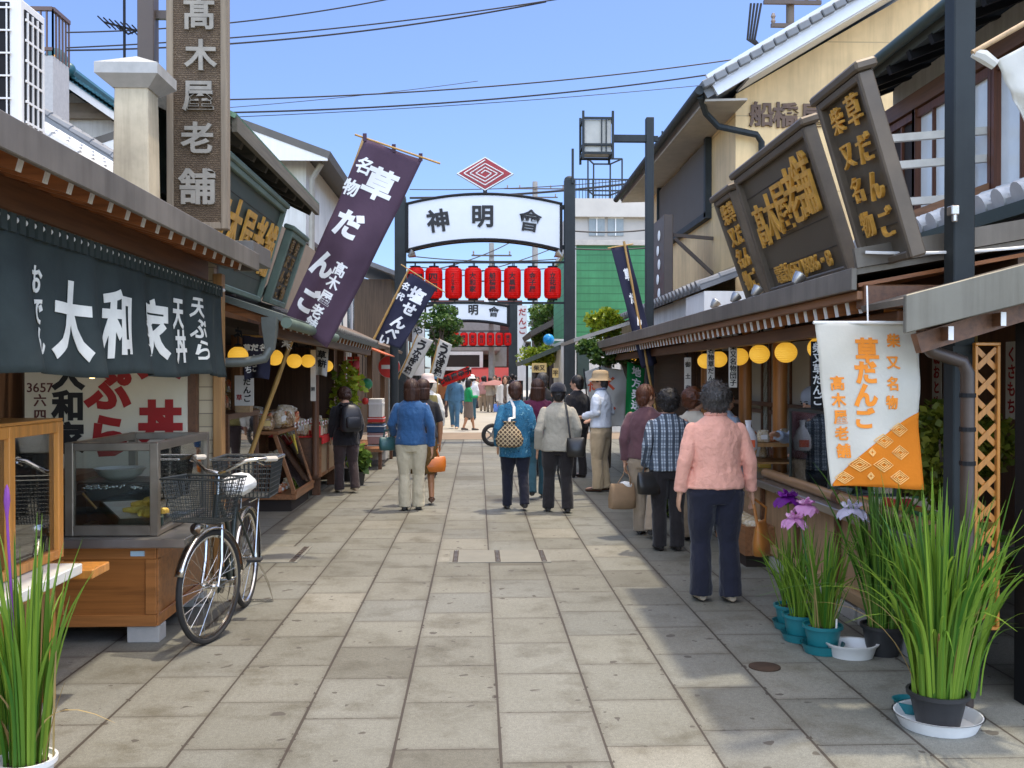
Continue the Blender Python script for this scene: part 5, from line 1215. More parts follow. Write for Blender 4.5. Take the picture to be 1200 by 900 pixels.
for y in (5.85, 6.96 - w_):
    b.bb((xa + w_, y + .002, zt - .05), (xb - w_, y + w_ - .002, zt - .002)); b.bb((xa + w_, y + .002, .639), (xb - w_, y + w_ - .002, .70))
for x in (xa, xb - w_):
    b.bb((x + .002, 5.85 + w_, zt - .05), (x + w_ - .002, 6.96 - w_, zt - .002)); b.bb((x + .002, 5.85 + w_, .639), (x + w_ - .002, 6.96 - w_, .67))
b.build('steel_frame', M_ALU, S, bevel=.004)
b = MB(); b.bb((xa + w_, 5.868, .70), (xb - w_, 5.872, zt - .05)); b.build('glass_pane', M_GLASS, S)
b = MB(); b.bb((xb - .028, 5.9, .67), (xb - .024, 6.91, zt - .05)); b.build('glass_pane', M_GLASS, S)
b = MB(); b.bb((-2.9, 6.0, .64), (-2.46, 6.95, .86)); b.build('burner_box', plain('black_burner', (.05, .05, .05), .35, .4, .3), S, bevel=.01)
for y in (5.90, 6.8):
    b = MB(); b.bb((-2.08, y - .02, 0), (-1.89, y + .11, .098)); b.build('stone_foot', M_GRAN, S, bevel=.004)
W = thing('frying_pot', 'shallow steel frying pot on a black burner inside the tempura stall', 'pot', (-2.2, 6.55, .9))
c = PY(141, 549, 6.45)
b = MB(); b.lathe([(.08, -.07), (.13, -.04), (.155, .005), (.162, .005), (.158, .0), (.13, -.03), (0, -.045)], c, 28); b.build('pot', plain('dull_grey_pan', (.50, .48, .42), .4, 0, .2), W, smooth=True)
b = MB(); b.lathe([(.14, -.012), (0, -.008)], c, 24); b.build('oil', plain('frying_oil', (.25, .2, .12), .1), W)
b = MB(); b.bb((c.x - .2, c.y - .2, .64), (c.x + .26, c.y + .2, c.z - .07)); b.build('burner', MATS['black_burner'], W, bevel=.01)
b = MB(); rng = random.Random(8)
for i in range(40): b.ell((c.x - .16 + rng.uniform(0, .36), c.y - .205, c.z - .10 + rng.uniform(-.01, .012)), (.012, .006, .008))
b.build('crumpled_foil', plain('silver_foil', (.6, .6, .58), .25, .9), W, smooth=True)
W = thing('tempura_tray', 'square draining tray with golden fried tempura in the stall', 'tray', (-2.15, 6.1, .7))
A_, B_, C_, D_ = PY(118, 588, 6.2), PY(192, 584, 6.3), PY(190, 607, 5.95), PY(140, 609, 5.95)
b = MB(); b.quadslab(D_, C_, B_, A_, .012); b.build('wire_tray', plain('pale_tray', (.75, .74, .68), .4, .3), W)
b = MB()
for p_, q_ in ((D_, C_), (C_, B_), (B_, A_), (A_, D_)): b.bar(p_ - Z3 * .02, q_ - Z3 * .02, .012, .05)
b.build('tray_rim', plain('green_black_rim', (.03, .05, .04), .4), W)
M_TEMP = plain('golden_tempura', (.85, .50, .09), .7, 0, .35, 40, 80, .8, None, .01)
rng = random.Random(6)
for i in range(9):
    u, v = (rng.uniform(.25, .95), rng.uniform(.05, .3)) if i < 5 else (rng.uniform(.68, .95), rng.uniform(.35, .85))
    p_ = D_.lerp(C_, u).lerp(A_.lerp(B_, u), v) + Z3 * (.018 + .012 * (i % 2))
    b = MB(); d = V((rng.uniform(-.3, 1), rng.uniform(-.5, 1), 0)).normalized(); pts = [p_ + d * .045 * (k - 2) + V((0, 0, rng.uniform(-.006, .01))) for k in range(5)]
    b.tube(pts, [.012, .022, .026, .02, .01], 8); o = b.build('tempura', M_TEMP, None, smooth=True)
    push(o.data, lambda c: .007 * noise.noise(c * 90 + V((i, 0, 0))))
    tag(o, 'golden battered tempura piece lying on the draining tray', 'tempura', 'tempura pieces on the draining tray')
b = MB(); b.tube([PY(97, 578, 6.0), PY(113, 596, 5.98)], .008, 6); tag(b.build('chopsticks', M_HONEY), 'long wooden cooking chopsticks resting on the tempura tray', 'chopsticks')

# ------------------------------------------------------------------ bicycle
M_TYRE = plain('tyre_rubber', (.018, .017, .016), .8, 0, .2, 10, 120, .3)
M_CHROME = plain('bicycle_chrome', (.62, .60, .56), .22, 1, .1, 8, 30, .03); M_FRAMEB = plain('dark_green_frame', (.03, .04, .035), .35, .3, .1)
M_WIREB = plain('dark_basket_wire', (.045, .05, .048), .45, .4, .1)
def wheel(T, c, d, r=.335):
    """d: horizontal rolling direction"""
    c = V(c); d = V(d).normalized(); n = d.cross(Z3).normalized(); M = Matrix((d, Z3, n)).transposed()
    Wt = thing('wheel', None, None, (0, 0, 0)); Wt.parent = T; Wt.location = c - V(T.location)
    ring = lambda rr, off=0: [c + M @ V((rr * math.cos(a), rr * math.sin(a), off)) for a in [2 * math.pi * i / 48 for i in range(48)]]
    b = MB(); b.tube(ring(r - .018), .018, 8, closed=True); b.build('tyre', M_TYRE, Wt, smooth=True)
    b = MB(); b.tube(ring(r - .037), .011, 6, closed=True); b.build('rim', M_CHROME, Wt, smooth=True)
    b = MB(); b.cyl(c - n * .045, c + n * .045, .016, n=10); b.cyl(c - n * .035, c - n * .031, .03, n=14); b.cyl(c + n * .031, c + n * .035, .03, n=14); b.build('hub', M_CHROME, Wt, smooth=True)
    b = MB()
    for i in range(32):
        a = 2 * math.pi * i / 32; a2 = a + (.5 if i % 4 < 2 else -.5); s = 1 if i % 2 else -1
        b.tube([c + M @ V((.028 * math.cos(a2), .028 * math.sin(a2), .033 * s)), c + M @ V(((r - .042) * math.cos(a), (r - .042) * math.sin(a), 0))], .0013, 4, cap=False)
    b.build('spokes', M_CHROME, Wt)
def wire_basket(b, c, d, w0, w1, l0, l1, h, step, r=.002):
    """open wire basket: bottom w0 x l0, top w1 x l1, d = direction of its length"""
    c = V(c); d = V(d).normalized(); n = d.cross(Z3).normalized()
    P = lambda x, y, z: c + n * (x * (w0 + (w1 - w0) * z / h)) + d * (y * (l0 + (l1 - l0) * z / h)) + Z3 * z
    k = int(h / step)
    for i in range(k + 1):
        z = h * i / k; rr = r * (3.2 if i == k else (1.6 if i == 0 else 1))
        b.tube([P(-.5, -.5, z), P(.5, -.5, z), P(.5, .5, z), P(-.5, .5, z)], rr, 5, closed=True)
    nx, ny = int(w1 / step), int(l1 / step)
    for i in range(nx + 1):
        x = i / nx - .5
        b.tube([P(x, -.5, h), P(x, -.5, 0), P(x, .5, 0), P(x, .5, h)], r, 4)
    for i in range(ny + 1):
        y = i / ny - .5; b.tube([P(-.5, y, h), P(-.5, y, 0), P(.5, y, 0), P(.5, y, h)], r, 4)
def bicycle(label, F, Rr, steer, cover=True, baskets=True):
    F = V((*F, .335)); Rr = V((*Rr, .335)); T = thing('bicycle', label, 'bicycle', ((F.x + Rr.x) / 2, (F.y + Rr.y) / 2, 0))
    d = (F - Rr); d.z = 0; d.normalize(); n = d.cross(Z3).normalized(); ds = Matrix.Rotation(R(steer), 3, 'Z') @ d; ns = ds.cross(Z3).normalized()
    hb = F - d * .13 + Z3 * .38; ht = hb - d * .055 + Z3 * .14                 # head tube
    wheel(T, F, ds); wheel(T, Rr, d)
    bbk = Rr + d * .46 - Z3 * .06; st = bbk - d * .16 + Z3 * .44; sad = st - d * .03 + Z3 * .14
    b = MB(); b.tube([hb, hb - d * .22 - Z3 * .20, bbk], .019, 10); b.tube([ht - Z3 * .02, ht - d * .22 - Z3 * .2, bbk.lerp(st, .35)], .015, 10); b.tube([bbk, st], .017, 10); b.tube([hb - Z3 * .03, ht], .022, 10)
    for s in (-1, 1):
        b.tube([bbk + n * .02 * s, Rr + n * .055 * s], .009, 8); b.tube([st + n * .015 * s - Z3 * .03, Rr + n * .055 * s], .008, 8)
    b.build('frame', M_FRAMEB, T, smooth=True)
    b = MB(); crown = hb - Z3 * .03 + ds * .01
    for s in (-1, 1): b.tube([crown + ns * .05 * s, crown + ns * .055 * s + (F - crown) * .6 - ds * .02, F + ns * .055 * s], [.013, .012, .009], 8)
    b.tube([crown - ns * .055, crown + ns * .055], .014, 8); b.build('fork', M_CHROME, T, smooth=True)
    b = MB(); stem = ht + Z3 * .13 - d * .02
    b.tube([ht, stem], .013, 8)
    for s in (-1, 1): b.tube([stem, stem + ns * .07 * s + ds * .03 + Z3 * .02, stem + ns * .18 * s + Z3 * .08 - ds * .02, stem + ns * .245 * s + Z3 * .085 - ds * .10, stem + ns * .255 * s + Z3 * .075 - ds * .24], .0115, 8)
    hbar = b.build('handlebar', M_CHROME, T, smooth=True)
    for s in (-1, 1):
        b = MB(); b.tube([stem + ns * .247 * s + Z3 * .082 - ds * .13, stem + ns * .255 * s + Z3 * .075 - ds * .25], .017, 8); b.build('grip', plain('ivory_grip', (.55, .5, .42), .5), hbar, smooth=True)
        b = MB(); b.tube([stem + ns * .235 * s + Z3 * .07 - ds * .06, stem + ns * .22 * s + Z3 * .045 - ds * .16], .006, 6); b.build('brake_lever', M_CHROME, hbar)
    for c_, dd, nm in ((F, ds, 'fender'), (Rr, d, 'fender')):
        b = MB(); N = 20; a0, a1 = (R(20), R(175)) if c_ is F else (R(10), R(200)); nn = dd.cross(Z3).normalized(); vs = []; fs = []
        for i in range(N + 1):
            a = a0 + (a1 - a0) * i / N; o_ = c_ + (dd * math.cos(a) + Z3 * math.sin(a)) * .352
            for k in (-1, -.5, .5, 1): vs.append(o_ + nn * .03 * k - (dd * math.cos(a) + Z3 * math.sin(a)) * (.012 if abs(k) == 1 else 0))
        for i in range(N):
            for k in range(3): fs.append((i * 4 + k, i * 4 + k + 1, i * 4 + 5 + k, i * 4 + 4 + k))
        b.add(vs, fs); o = b.build(nm, M_CHROME, T, smooth=True); m_ = o.modifiers.new('th', 'SOLIDIFY'); m_.thickness = .002
    b = MB(); b.loft([(sad - d * .12, n * .095, Z3 * .03), (sad - d * .05, n * .085, Z3 * .035), (sad + d * .06, n * .035, Z3 * .03), (sad + d * .13, n * .018, Z3 * .02)], 14); b.tube([st, sad], .013, 8); sd_ = b.build('saddle', M_RUB, T, smooth=True)
    if cover:
        b = MB(); b.loft([(sad - d * .15 + Z3 * .005, n * .09, Z3 * .05), (sad - d * .10 + Z3 * .01, n * .12, Z3 * .075), (sad + Z3 * .012, n * .11, Z3 * .07), (sad + d * .10, n * .065, Z3 * .06), (sad + d * .15, n * .03, Z3 * .035)], 20); o = b.build('plastic_cover', plain('white_plastic_bag', (.78, .79, .78), .3, 0, .05), sd_, smooth=True)
        m_ = o.modifiers.new('sub', 'SUBSURF'); m_.levels = m_.render_levels = 2
        tx = bpy.data.textures.new('crumple', 'CLOUDS'); tx.noise_scale = .06; m_ = o.modifiers.new('cr', 'DISPLACE'); m_.texture = tx; m_.strength = .035
    if baskets:
        b = MB(); wire_basket(b, F + Z3 * .40 + ds * .06, ds, .28, .40, .20, .27, .25, .021, .0022); b.build('front_basket', M_WIREB, T)
        b = MB(); rk = Rr + Z3 * .40 - d * .02
        for s in (-1, 1): b.tube([rk + n * .06 * s + d * .18, rk + n * .06 * s - d * .2, rk + n * .0 * s - d * .22], .007, 6); b.tube([rk + n * .06 * s - d * .1, Rr + n * .06 * s], .006, 6)
        b.build('rear_rack', M_CHROME, T, smooth=True)
        b = MB(); wire_basket(b, rk + Z3 * .02 - d * .06, d, .34, .40, .30, .38, .26, .03, .004); o = b.build('rear_basket', plain('black_plastic_basket', (.03, .033, .032), .5), T)
        b = MB(); c_ = rk + Z3 * .28 - d * .06; b.tube([c_ + n * .21 + d * .19, c_ - n * .21 + d * .19, c_ - n * .21 - d * .19, c_ + n * .21 - d * .19], .011, 8, closed=True); b.build('basket_rim', M_CHROME, o, smooth=True)
    b = MB(); b.cyl(bbk - n * .06, bbk + n * .06, .022, n=12); b.cyl(bbk + n * .045, bbk + n * .05, .085, n=24)
    for s in (-1, 1): b.bar(bbk + n * .065 * s, bbk + n * .075 * s + (d * .8 * s - Z3 * .6 * s) * .17, .012, .02)
    b.build('crank', M_CHROME, T, smooth=True)
    for s in (-1, 1): b = MB(); c_ = bbk + n * .13 * s + (d * .8 * s - Z3 * .6 * s) * .17; b.box(c_, (.09, .08, .02), M=Matrix((n, d, Z3)).transposed()); b.build('pedal', M_RUB, T, bevel=.004)
    b = MB(); b.loft([(bbk + n * .05 + d * .09, Z3 * .07, n * .012), (Rr + n * .05 - d * .03, Z3 * .04, n * .012)], 14); b.build('chain_case', M_FRAMEB, T, smooth=True)
    b = MB(); b.tube([Rr + n * .07, Rr + n * .13 - d * .10 - Z3 * .2, Rr + n * .16 - d * .12 - Z3 * .325, Rr - n * .16 - d * .12 - Z3 * .325, Rr - n * .13 - d * .1 - Z3 * .2, Rr - n * .07], .008, 7); b.build('kickstand', M_CHROME, T, smooth=True)
    b = MB(); c_ = F + Z3 * .36 + ds * .13; b.lathe([(.02, -.05), (.034, .0), (.036, .02), (0, .03)], c_, 14, Matrix((ns, Z3, ds)).transposed()); b.build('headlight', M_CHROME, T, smooth=True)
    return T
F_ = PZ(246, 753); R_ = PZ(292, 710)
bicycle('parked bicycle with wire baskets and a white plastic bag over its saddle', (F_.x, F_.y), (R_.x - .02, R_.y), -17)
bicycle('second bicycle half hidden among plants beside the white banners at right', (2.28, 11.7), (2.36, 12.75), 12, False)

# ------------------------------------------------------------------ dumpling shop: displays at left
S = thing('display_cabinet', 'brown wooden display cabinet with slanting glass and boxes of sweets on the ground at left', 'display cabinet', (-2.25, 12.2, 0))
a = PZ(345, 592); c = PZ(370, 579)
xf, xb_, yn, yf = -2.12, -2.75, 11.5, 12.75
b = MB(); b.bb((xb_, yn, .14), (xf, yf, .20)); b.build('base_board', M_CABIY, S, bevel=.005)
b = MB(); b.bb((xb_ + .05, yn + .05, 0), (xf - .06, yf - .05, .14)); b.build('plinth', M_DARK, S)
b = MB()
for y in (yn + .02, yf - .06): b.bar((xf - .02, y + .02, .2), (xf - .25, y + .02, .90), .045, .045); b.bar((xb_ + .03, y + .02, .2), (xb_ + .03, y + .02, .90), .045, .045)
b.bb((xb_, yn, .9), (xf - .2, yf, .94)); b.bb((xf - .06, yn, .201), (xf + .01, yf, .24)); b.build('frame', M_CABIY, S, bevel=.004)
b = MB(); b.bb((xb_ + .05, yn + .06, .52), (xf - .18, yf - .06, .54)); b.build('shelf', M_CABIY, S)
b = MB(); b.quadslab((xf - .03, yf - .06, .24), (xf - .03, yn + .06, .24), (xf - .235, yn + .06, .89), (xf - .235, yf - .06, .89), .004); b.build('glass_pane', M_GLASS, S)
b = MB(); b.bar((xf - .1, yf - .3, .35), (xf - .2, yf - .3, .85), .012, .05, up=(0, 1, 0)); b.build('yellow_strip', plain('yellow_strip', (.75, .55, .06), .5), S)
S = thing('sweets_counter', 'long brown counter with a red cloth and framed panels under the left eave', 'counter', (-2.3, 13.9, 0))
b = MB(); b.bb((-3.0, 12.85, .25), (-2.08, 14.9, .78)); b.build('cabinet', M_WOODD, S)
for i in range(3):
    y = 12.9 + i * .67; b = MB(); b.bb((-2.075, y + .04, .30), (-2.066, y + .58, .74)); b.build('panel', wood('pale_panel', (.50, .34, .20), .75, 'z'), S)
    b = MB(); b.bb((-2.079, y - .0, .26), (-2.05, y + .04, .78)); b.bb((-2.079, y + .041, .26), (-2.052, y + .62, .30)); b.build('panel_frame', M_CABIY, S)
b = MB(); b.bb((-3.02, 12.82, .785), (-2.02, 14.95, .80)); b.bb((-2.03, 12.82, .70), (-2.015, 14.95, .784)); b.build('red_cloth', plain('red_cloth', (.55, .02, .02), .9), S)
for y in (13.1, 14.4): b = MB(); b.bb((-2.2, y, 0), (-2.1, y + .08, .25)); b.build('leg', M_WOODD, S)
S = thing('tiered_stand', 'stepped shelf stand stacked with packets behind the display cabinet at left', 'stand', (-2.8, 11.8, 0))
for i in range(3): b = MB(); b.bb((-2.72 - i * .22 - .22, 10.6, 0), (-2.72 - i * .22, 13.0, .96 + i * .17)); b.build('step', M_CABIY, S)
S = thing('glass_cabinet', 'dark framed glass cabinet near the bamboo pole at left', 'cabinet', (-2.55, 9.6, 0))
b = MB(); xf, y0_, y1_, zt = -2.28, 9.05, 10.3, 1.18
for y in (y0_, y1_ - .05): b.bb((xf - .05, y, 0), (xf, y + .05, zt)); b.bb((-2.9, y, 0), (-2.85, y + .05, zt))
b.bb((-2.9, y0_, zt), (xf, y1_, zt + .05)); b.bb((-2.9, y0_ + .05, .36), (xf - .002, y1_ - .05, .42)); b.build('frame', M_WOODD, S)
b = MB(); b.bb((-2.88, y0_ + .02, .02), (xf - .02, y1_ - .02, .36)); b.build('base', M_DARK, S)
b = MB(); b.bb((xf - .03, y0_ + .05, .42), (xf - .024, y1_ - .05, zt)); b.build('glass_pane', glass('showcase_glass'), S)
b = MB(); b.bb((-2.85, y0_ + .02, .42), (xf - .05, y0_ + .024, zt)); b.build('glass_pane', glass('showcase_glass'), S)
S = thing('brush_sign', 'white hand lettered sign standing on the glass cabinet at left', 'sign', PY(283, 480, 9.6))
q0, q1 = PY(275, 473, 9.6), PY(297, 440, 9.6)
b = MB(); b.bb((q0.x, 9.6, q0.z - .02), (q1.x, 9.62, q1.z)); b.build('panel', M_WHITE, S)
b = MB(); b.text('だんご', ((q0.x + q1.x) / 2 + .03, 9.595, q1.z - .06), X3, Z3, .075, depth=.004, weight=.03); b.build('lettering', M_BLKTX, S)
b = MB(); b.text('草', ((q0.x + q1.x) / 2 - .045, 9.595, q0.z + .06), X3, Z3, .06, depth=.004, weight=.02); b.build('red_lettering', M_REDTX, S)
b = MB(); b.bb((q0.x + .01, 9.58, 1.23), (q1.x - .03, 9.7, q0.z - .02)); b.build('stand', M_LTWOOD, S)
# packets of sweets: crumpled bags, several kinds
def packet(mats, seed, sz, parts=True):
    rng = random.Random(seed); T = thing('sweet_packet', None, None, (0, 0, 0))
    b = MB(); b.loft([((0, 0, z), (hx * sz[0], 0, 0), (0, hy * sz[1], 0)) for z, hx, hy in ((0, .8, .8), (.02, 1, 1), (sz[2] * .5, 1.02, 1.05), (sz[2] * .82, .9, .7), (sz[2], .85, .08))], 14, p=3)
    o = b.build('bag', mats[0], T, smooth=True)
    push(o.data, lambda c: .03 * noise.noise(c * 22 + V((seed, 0, 0))))
    m_ = o.modifiers.new('sub', 'SUBSURF'); m_.levels = m_.render_levels = 1
    b = MB(); b.bb((-.5 * sz[0], -sz[1] * 1.06, sz[2] * .25), (.5 * sz[0], -sz[1] * 1.0, sz[2] * .6)); b.build('printed_label', mats[1], T)
    b = MB(); b.tube([(-sz[0] * .8, 0, sz[2] * .9), (0, -.012, sz[2] * .9), (sz[0] * .8, 0, sz[2] * .9)], .008, 6); b.build('tie', mats[1], T)
    return T
def m_bag(name, c1, c2):
    t = NT(name); n = t.noise(t.co(), 26, 4, .7); t.col(t.ramp(n, [(.35, c1), (.55, c2), (.7, (.62, .58, .50))])); t.bump(t.noise(t.co(), 30, 3), .8, .02); return t.fin(.22, 0, .6)
PK = [packet((m_bag('bag_white', (.40, .28, .13), (.62, .52, .36)), M_WHITE), 1, (.10, .06, .20)),
      packet((m_bag('bag_brown', (.12, .055, .02), (.40, .24, .11)), plain('gold_label', (.6, .42, .1), .4)), 2, (.11, .07, .18)),
      packet((m_bag('bag_green', (.10, .16, .05), (.45, .46, .30)), M_RED), 3, (.09, .05, .16)),
      packet((m_bag('bag_red', (.50, .04, .03), (.66, .30, .12)), M_WHITE), 4, (.08, .05, .15))]
PKL = [('white see-through packet of crackers piled on the left sweets displays', 'white cracker packets'), ('large brown packet of rice crackers piled on the left sweets displays', 'brown cracker packets'), ('greenish packet of sweets lying on the left sweets displays', 'green sweet packets'), ('small red printed packet of sweets on the left sweets displays', 'red sweet packets')]
used = set()
def put_packet(i, loc, rz, s=1.0):
    t = PK[i]
    if i in used: t = copy_tree(PK[i])
    used.add(i); t.location = loc; t.rotation_euler = (rnd.uniform(-.35, .1), rnd.uniform(-.2, .2), rz); t.scale = (s, s, s)
    tag(t, PKL[i][0], 'packet', PKL[i][1])
rng = random.Random(21)
for k in range(18): put_packet(rng.choice((0, 1, 2, 3)), (-2.36 - rng.uniform(0, .3), 11.55 + k * .065, .945 + .05 * (k % 2)), rng.uniform(-.6, 1.6), rng.uniform(.9, 1.25))
for st in range(3):
    for k in range(12): put_packet(rng.choice((1, 1, 0, 3) if st else (0, 1, 3)), (-2.83 - st * .22, 10.7 + k * .19 + rng.uniform(-.04, .04), .965 + st * .17), rng.uniform(-.3, 1.6), rng.uniform(1.1, 1.6))
for k in range(14): put_packet(rng.choice((0, 1, 2, 3)), (-2.2 - rng.uniform(0, .5), 12.95 + k * .14, .805), rng.uniform(-.3, 1.6), rng.uniform(.75, 1.15))
for k in range(5): put_packet(rng.choice((0, 0, 1)), (-2.45, 11.65 + k * .2, .545), 1.3, .7)
for k in range(5): put_packet(rng.choice((0, 3)), (-2.33, 11.65 + k * .2, .205), 1.3, .7)

# small boxes and price cards that crowd both counters
def small_box(label, group, c, sz, mat, lid, rz=0):
    t = thing('sweets_box', label, 'box', c, group); b = MB(); b.box(V(c) + Z3 * sz[2] / 2, sz, rz); b.build('carton', mat, t, bevel=.004)
    b = MB(); b.box(V(c) + Z3 * (sz[2] + .0015), (sz[0] * .7, sz[1] * .7, .003), rz); b.build('printed_label', lid, t)
BX = [plain('box_red', (.55, .03, .03), .5), plain('box_cream', (.70, .60, .42), .6), plain('box_green', (.08, .26, .10), .5), plain('box_gold', (.62, .40, .07), .4)]; BN = ['red', 'cream', 'green', 'gold']
rng = random.Random(31)
for k in range(22):
    m = rng.randrange(4); small_box('little %s sweets box standing on the red cloth counter at left' % BN[m], '%s boxes on the red cloth counter' % BN[m], (-2.10 - .12 * (k % 2) - rng.uniform(0, .03), 12.9 + .092 * k, .8005), (.10, .08, rng.uniform(.06, .16)), BX[m], BX[(m + 1) % 4], rng.uniform(-.3, .3))
for k in range(16):
    m = rng.randrange(4); small_box('little %s sweets box set out on the right shop counter' % BN[m], '%s boxes on the right counter' % BN[m], (2.58 + .13 * (k % 2), 5.15 + .2 * (k // 2) if k < 14 else 9.2 + .2 * k % 1, .716), (.11, .13, rng.uniform(.05, .12)), BX[m], BX[(m + 1) % 4], rng.uniform(-.2, .2))
for k in range(14):
    y = 11.7 + .22 * k; z = .96 if y < 12.8 else .92; x = -2.16 if y < 12.8 else -2.04
    t = thing('price_card', 'small white price card stuck up along the left sweets counter', 'price card', (x, y, z), 'price cards on the left counter'); b = MB(); b.box((x, y, z + .045), (.006, .08, .06)); b.build('card', M_WHITE, t); b = MB(); b.text('草餅' if k % 2 else '五百円', (x + .0035, y, z + .045), Y3, Z3, .026, vertical=False, depth=.001, weight=.012); b.build('lettering', M_REDTX, t); b = MB(); b.cyl((x, y, z - .13), (x, y, z + .015), .003, n=5); b.build('pin', M_HONEY, t)

# paper menu slips pinned to the back walls
for k, (x, y, z, side, tx) in enumerate([(-3.49, 9.3 + .62 * i, 1.5 + .08 * (i % 3), -1, t_) for i, t_ in enumerate(('草だんご', 'くず餅', 'おせんべい', '名物', 'おみやげ', '甘酒', '団子', 'お茶'))] + [(3.99, 7.2 + .6 * i, 1.55 + .07 * (i % 2), 1, t_) for i, t_ in enumerate(('くさもち', '草だんご', '磯おとめ', 'お茶', '焼だんご', '名物'))]):
    t = thing('menu_slip', 'paper menu slip pinned to the back wall of the %s dumpling shop' % ('left' if side < 0 else 'right'), 'menu slip', (x, y, z), 'menu slips in the %s shop' % ('left' if side < 0 else 'right'))
    n = len(tx); h = .13 * n + .06; b = MB(); b.box((x, y, z), (.006, .17, h)); b.build('paper', M_OFFW if k % 3 else plain('yellowed_paper', (.74, .58, .26), .8), t)
    b = MB(); b.text(tx, V((x - side * .005, y, z + .065 * (n - 1))), Y3 * -side, Z3, .12, depth=.002, weight=.025, pitch=1.08); b.build('lettering', M_BLKTX if k % 2 else M_REDTX, t)

# ------------------------------------------------------------------ round yellow lanterns
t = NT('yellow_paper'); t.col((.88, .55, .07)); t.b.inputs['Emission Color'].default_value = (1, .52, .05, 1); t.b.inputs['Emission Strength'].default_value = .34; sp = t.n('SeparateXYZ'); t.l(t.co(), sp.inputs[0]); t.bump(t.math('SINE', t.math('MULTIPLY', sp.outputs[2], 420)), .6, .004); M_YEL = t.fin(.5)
BL = thing('round_lantern', None, None, (0, 0, 0)); r = .083
b = MB(); b.ell((0, 0, 0), (r, r, r * .93), 24, 16); b.build('paper_ball', M_YEL, BL, smooth=True)
b = MB(); b.lathe([(.03, .0), (.036, .012), (.03, .02), (.01, .03)], (0, 0, r * .88), 14); b.build('cap', M_BLACK, BL, smooth=True)
b = MB(); b.cyl((0, 0, r), (0, 0, .24), .005, n=6); b.tube([(-.03, 0, .16), (0, 0, .18), (.035, 0, .15), (.02, 0, .2), (-.02, 0, .21)], .012, 6); b.build('cord', M_BLACK, BL)
first = True
spec = []
for n_, (px, py) in enumerate(((921, 413), (890, 415), (866, 418), (842, 421), (827, 423), (961, 408))):
    spec.append((PX(px, py, 2.30), ('nearest whole yellow ball lantern left of the orange and white flag', 'second yellow ball lantern from the orange and white flag', 'third yellow ball lantern from the orange and white flag', 'fourth yellow ball lantern from the orange and white flag', 'farthest yellow ball lantern under the right eave', 'yellow ball lantern mostly hidden behind the orange and white flag')[n_]))
for n_, (px, py) in enumerate(((279, 417), (322, 419), (345, 423), (361, 423), (383, 429))):
    spec.append((PX(px, py, -1.98), ('yellow ball lantern left of the little navy cloth under the left eave', 'yellow ball lantern behind the bamboo pole', 'large yellow ball lantern just right of the bamboo pole', 'yellow ball lantern touching its neighbour beside the hanging strip', 'yellow ball lantern half hidden by the white hanging cloth at left')[n_]))
for loc, lab in spec:
    o = BL if first else copy_tree(BL); first = False; o.location = loc; tag(o, lab, 'lantern', 'yellow ball lanterns')
# hanging strips with writing
M_STRIP = plain('white_plaque', (.62, .58, .50), .7, 0, .1)
for px, p0, p1, X, w_, tx, lab in ((833, 406, 456, 2.2, .035, '名物草だんご', 'white lettered strip hanging before the fourth yellow lantern'), (859, 402, 454, 2.2, .035, '柴又名物団子', 'white lettered strip hanging before the third yellow lantern'), (806, 419, 462, 2.2, .035, '御土産', 'white lettered strip hanging at the far end of the right eave'), (958, 400, 478, 2.15, .04, '柴又草だんご', 'dark lettered strip hanging just left of the orange and white flag'), (367, 410, 470, -1.95, .03, '草餅', 'thin strip hanging among the left yellow lanterns')):
    q0, q1 = PX(px, p1, X), PX(px, p0, X); S = thing('hanging_strip', lab, 'plaque', q0, 'hanging lettered strips')
    dk = 'dark' in lab
    b = MB(); b.bb((q0.x - w_, q0.y, q0.z), (q0.x + w_, q0.y + .012, q1.z)); b.build('board', M_BLACK if dk else M_STRIP, S)
    b = MB(); h = (q1.z - q0.z) / (len(tx) * 1.05); b.text(tx, V((q0.x, q0.y - .002, q1.z - h * .6)), X3, Z3, min(h, w_ * 1.7), depth=.003, weight=.02, pitch=1.0 if h <= w_ * 1.7 else h / (w_ * 1.7)); b.build('lettering', M_WHTTX if dk else M_BLKTX, S)
    b = MB(); b.cyl((q0.x, q0.y + .006, q1.z), (q0.x, q0.y + .006, max(q1.z + .1, 1.98)), .004, n=5); b.build('cord', M_BLACK, S)

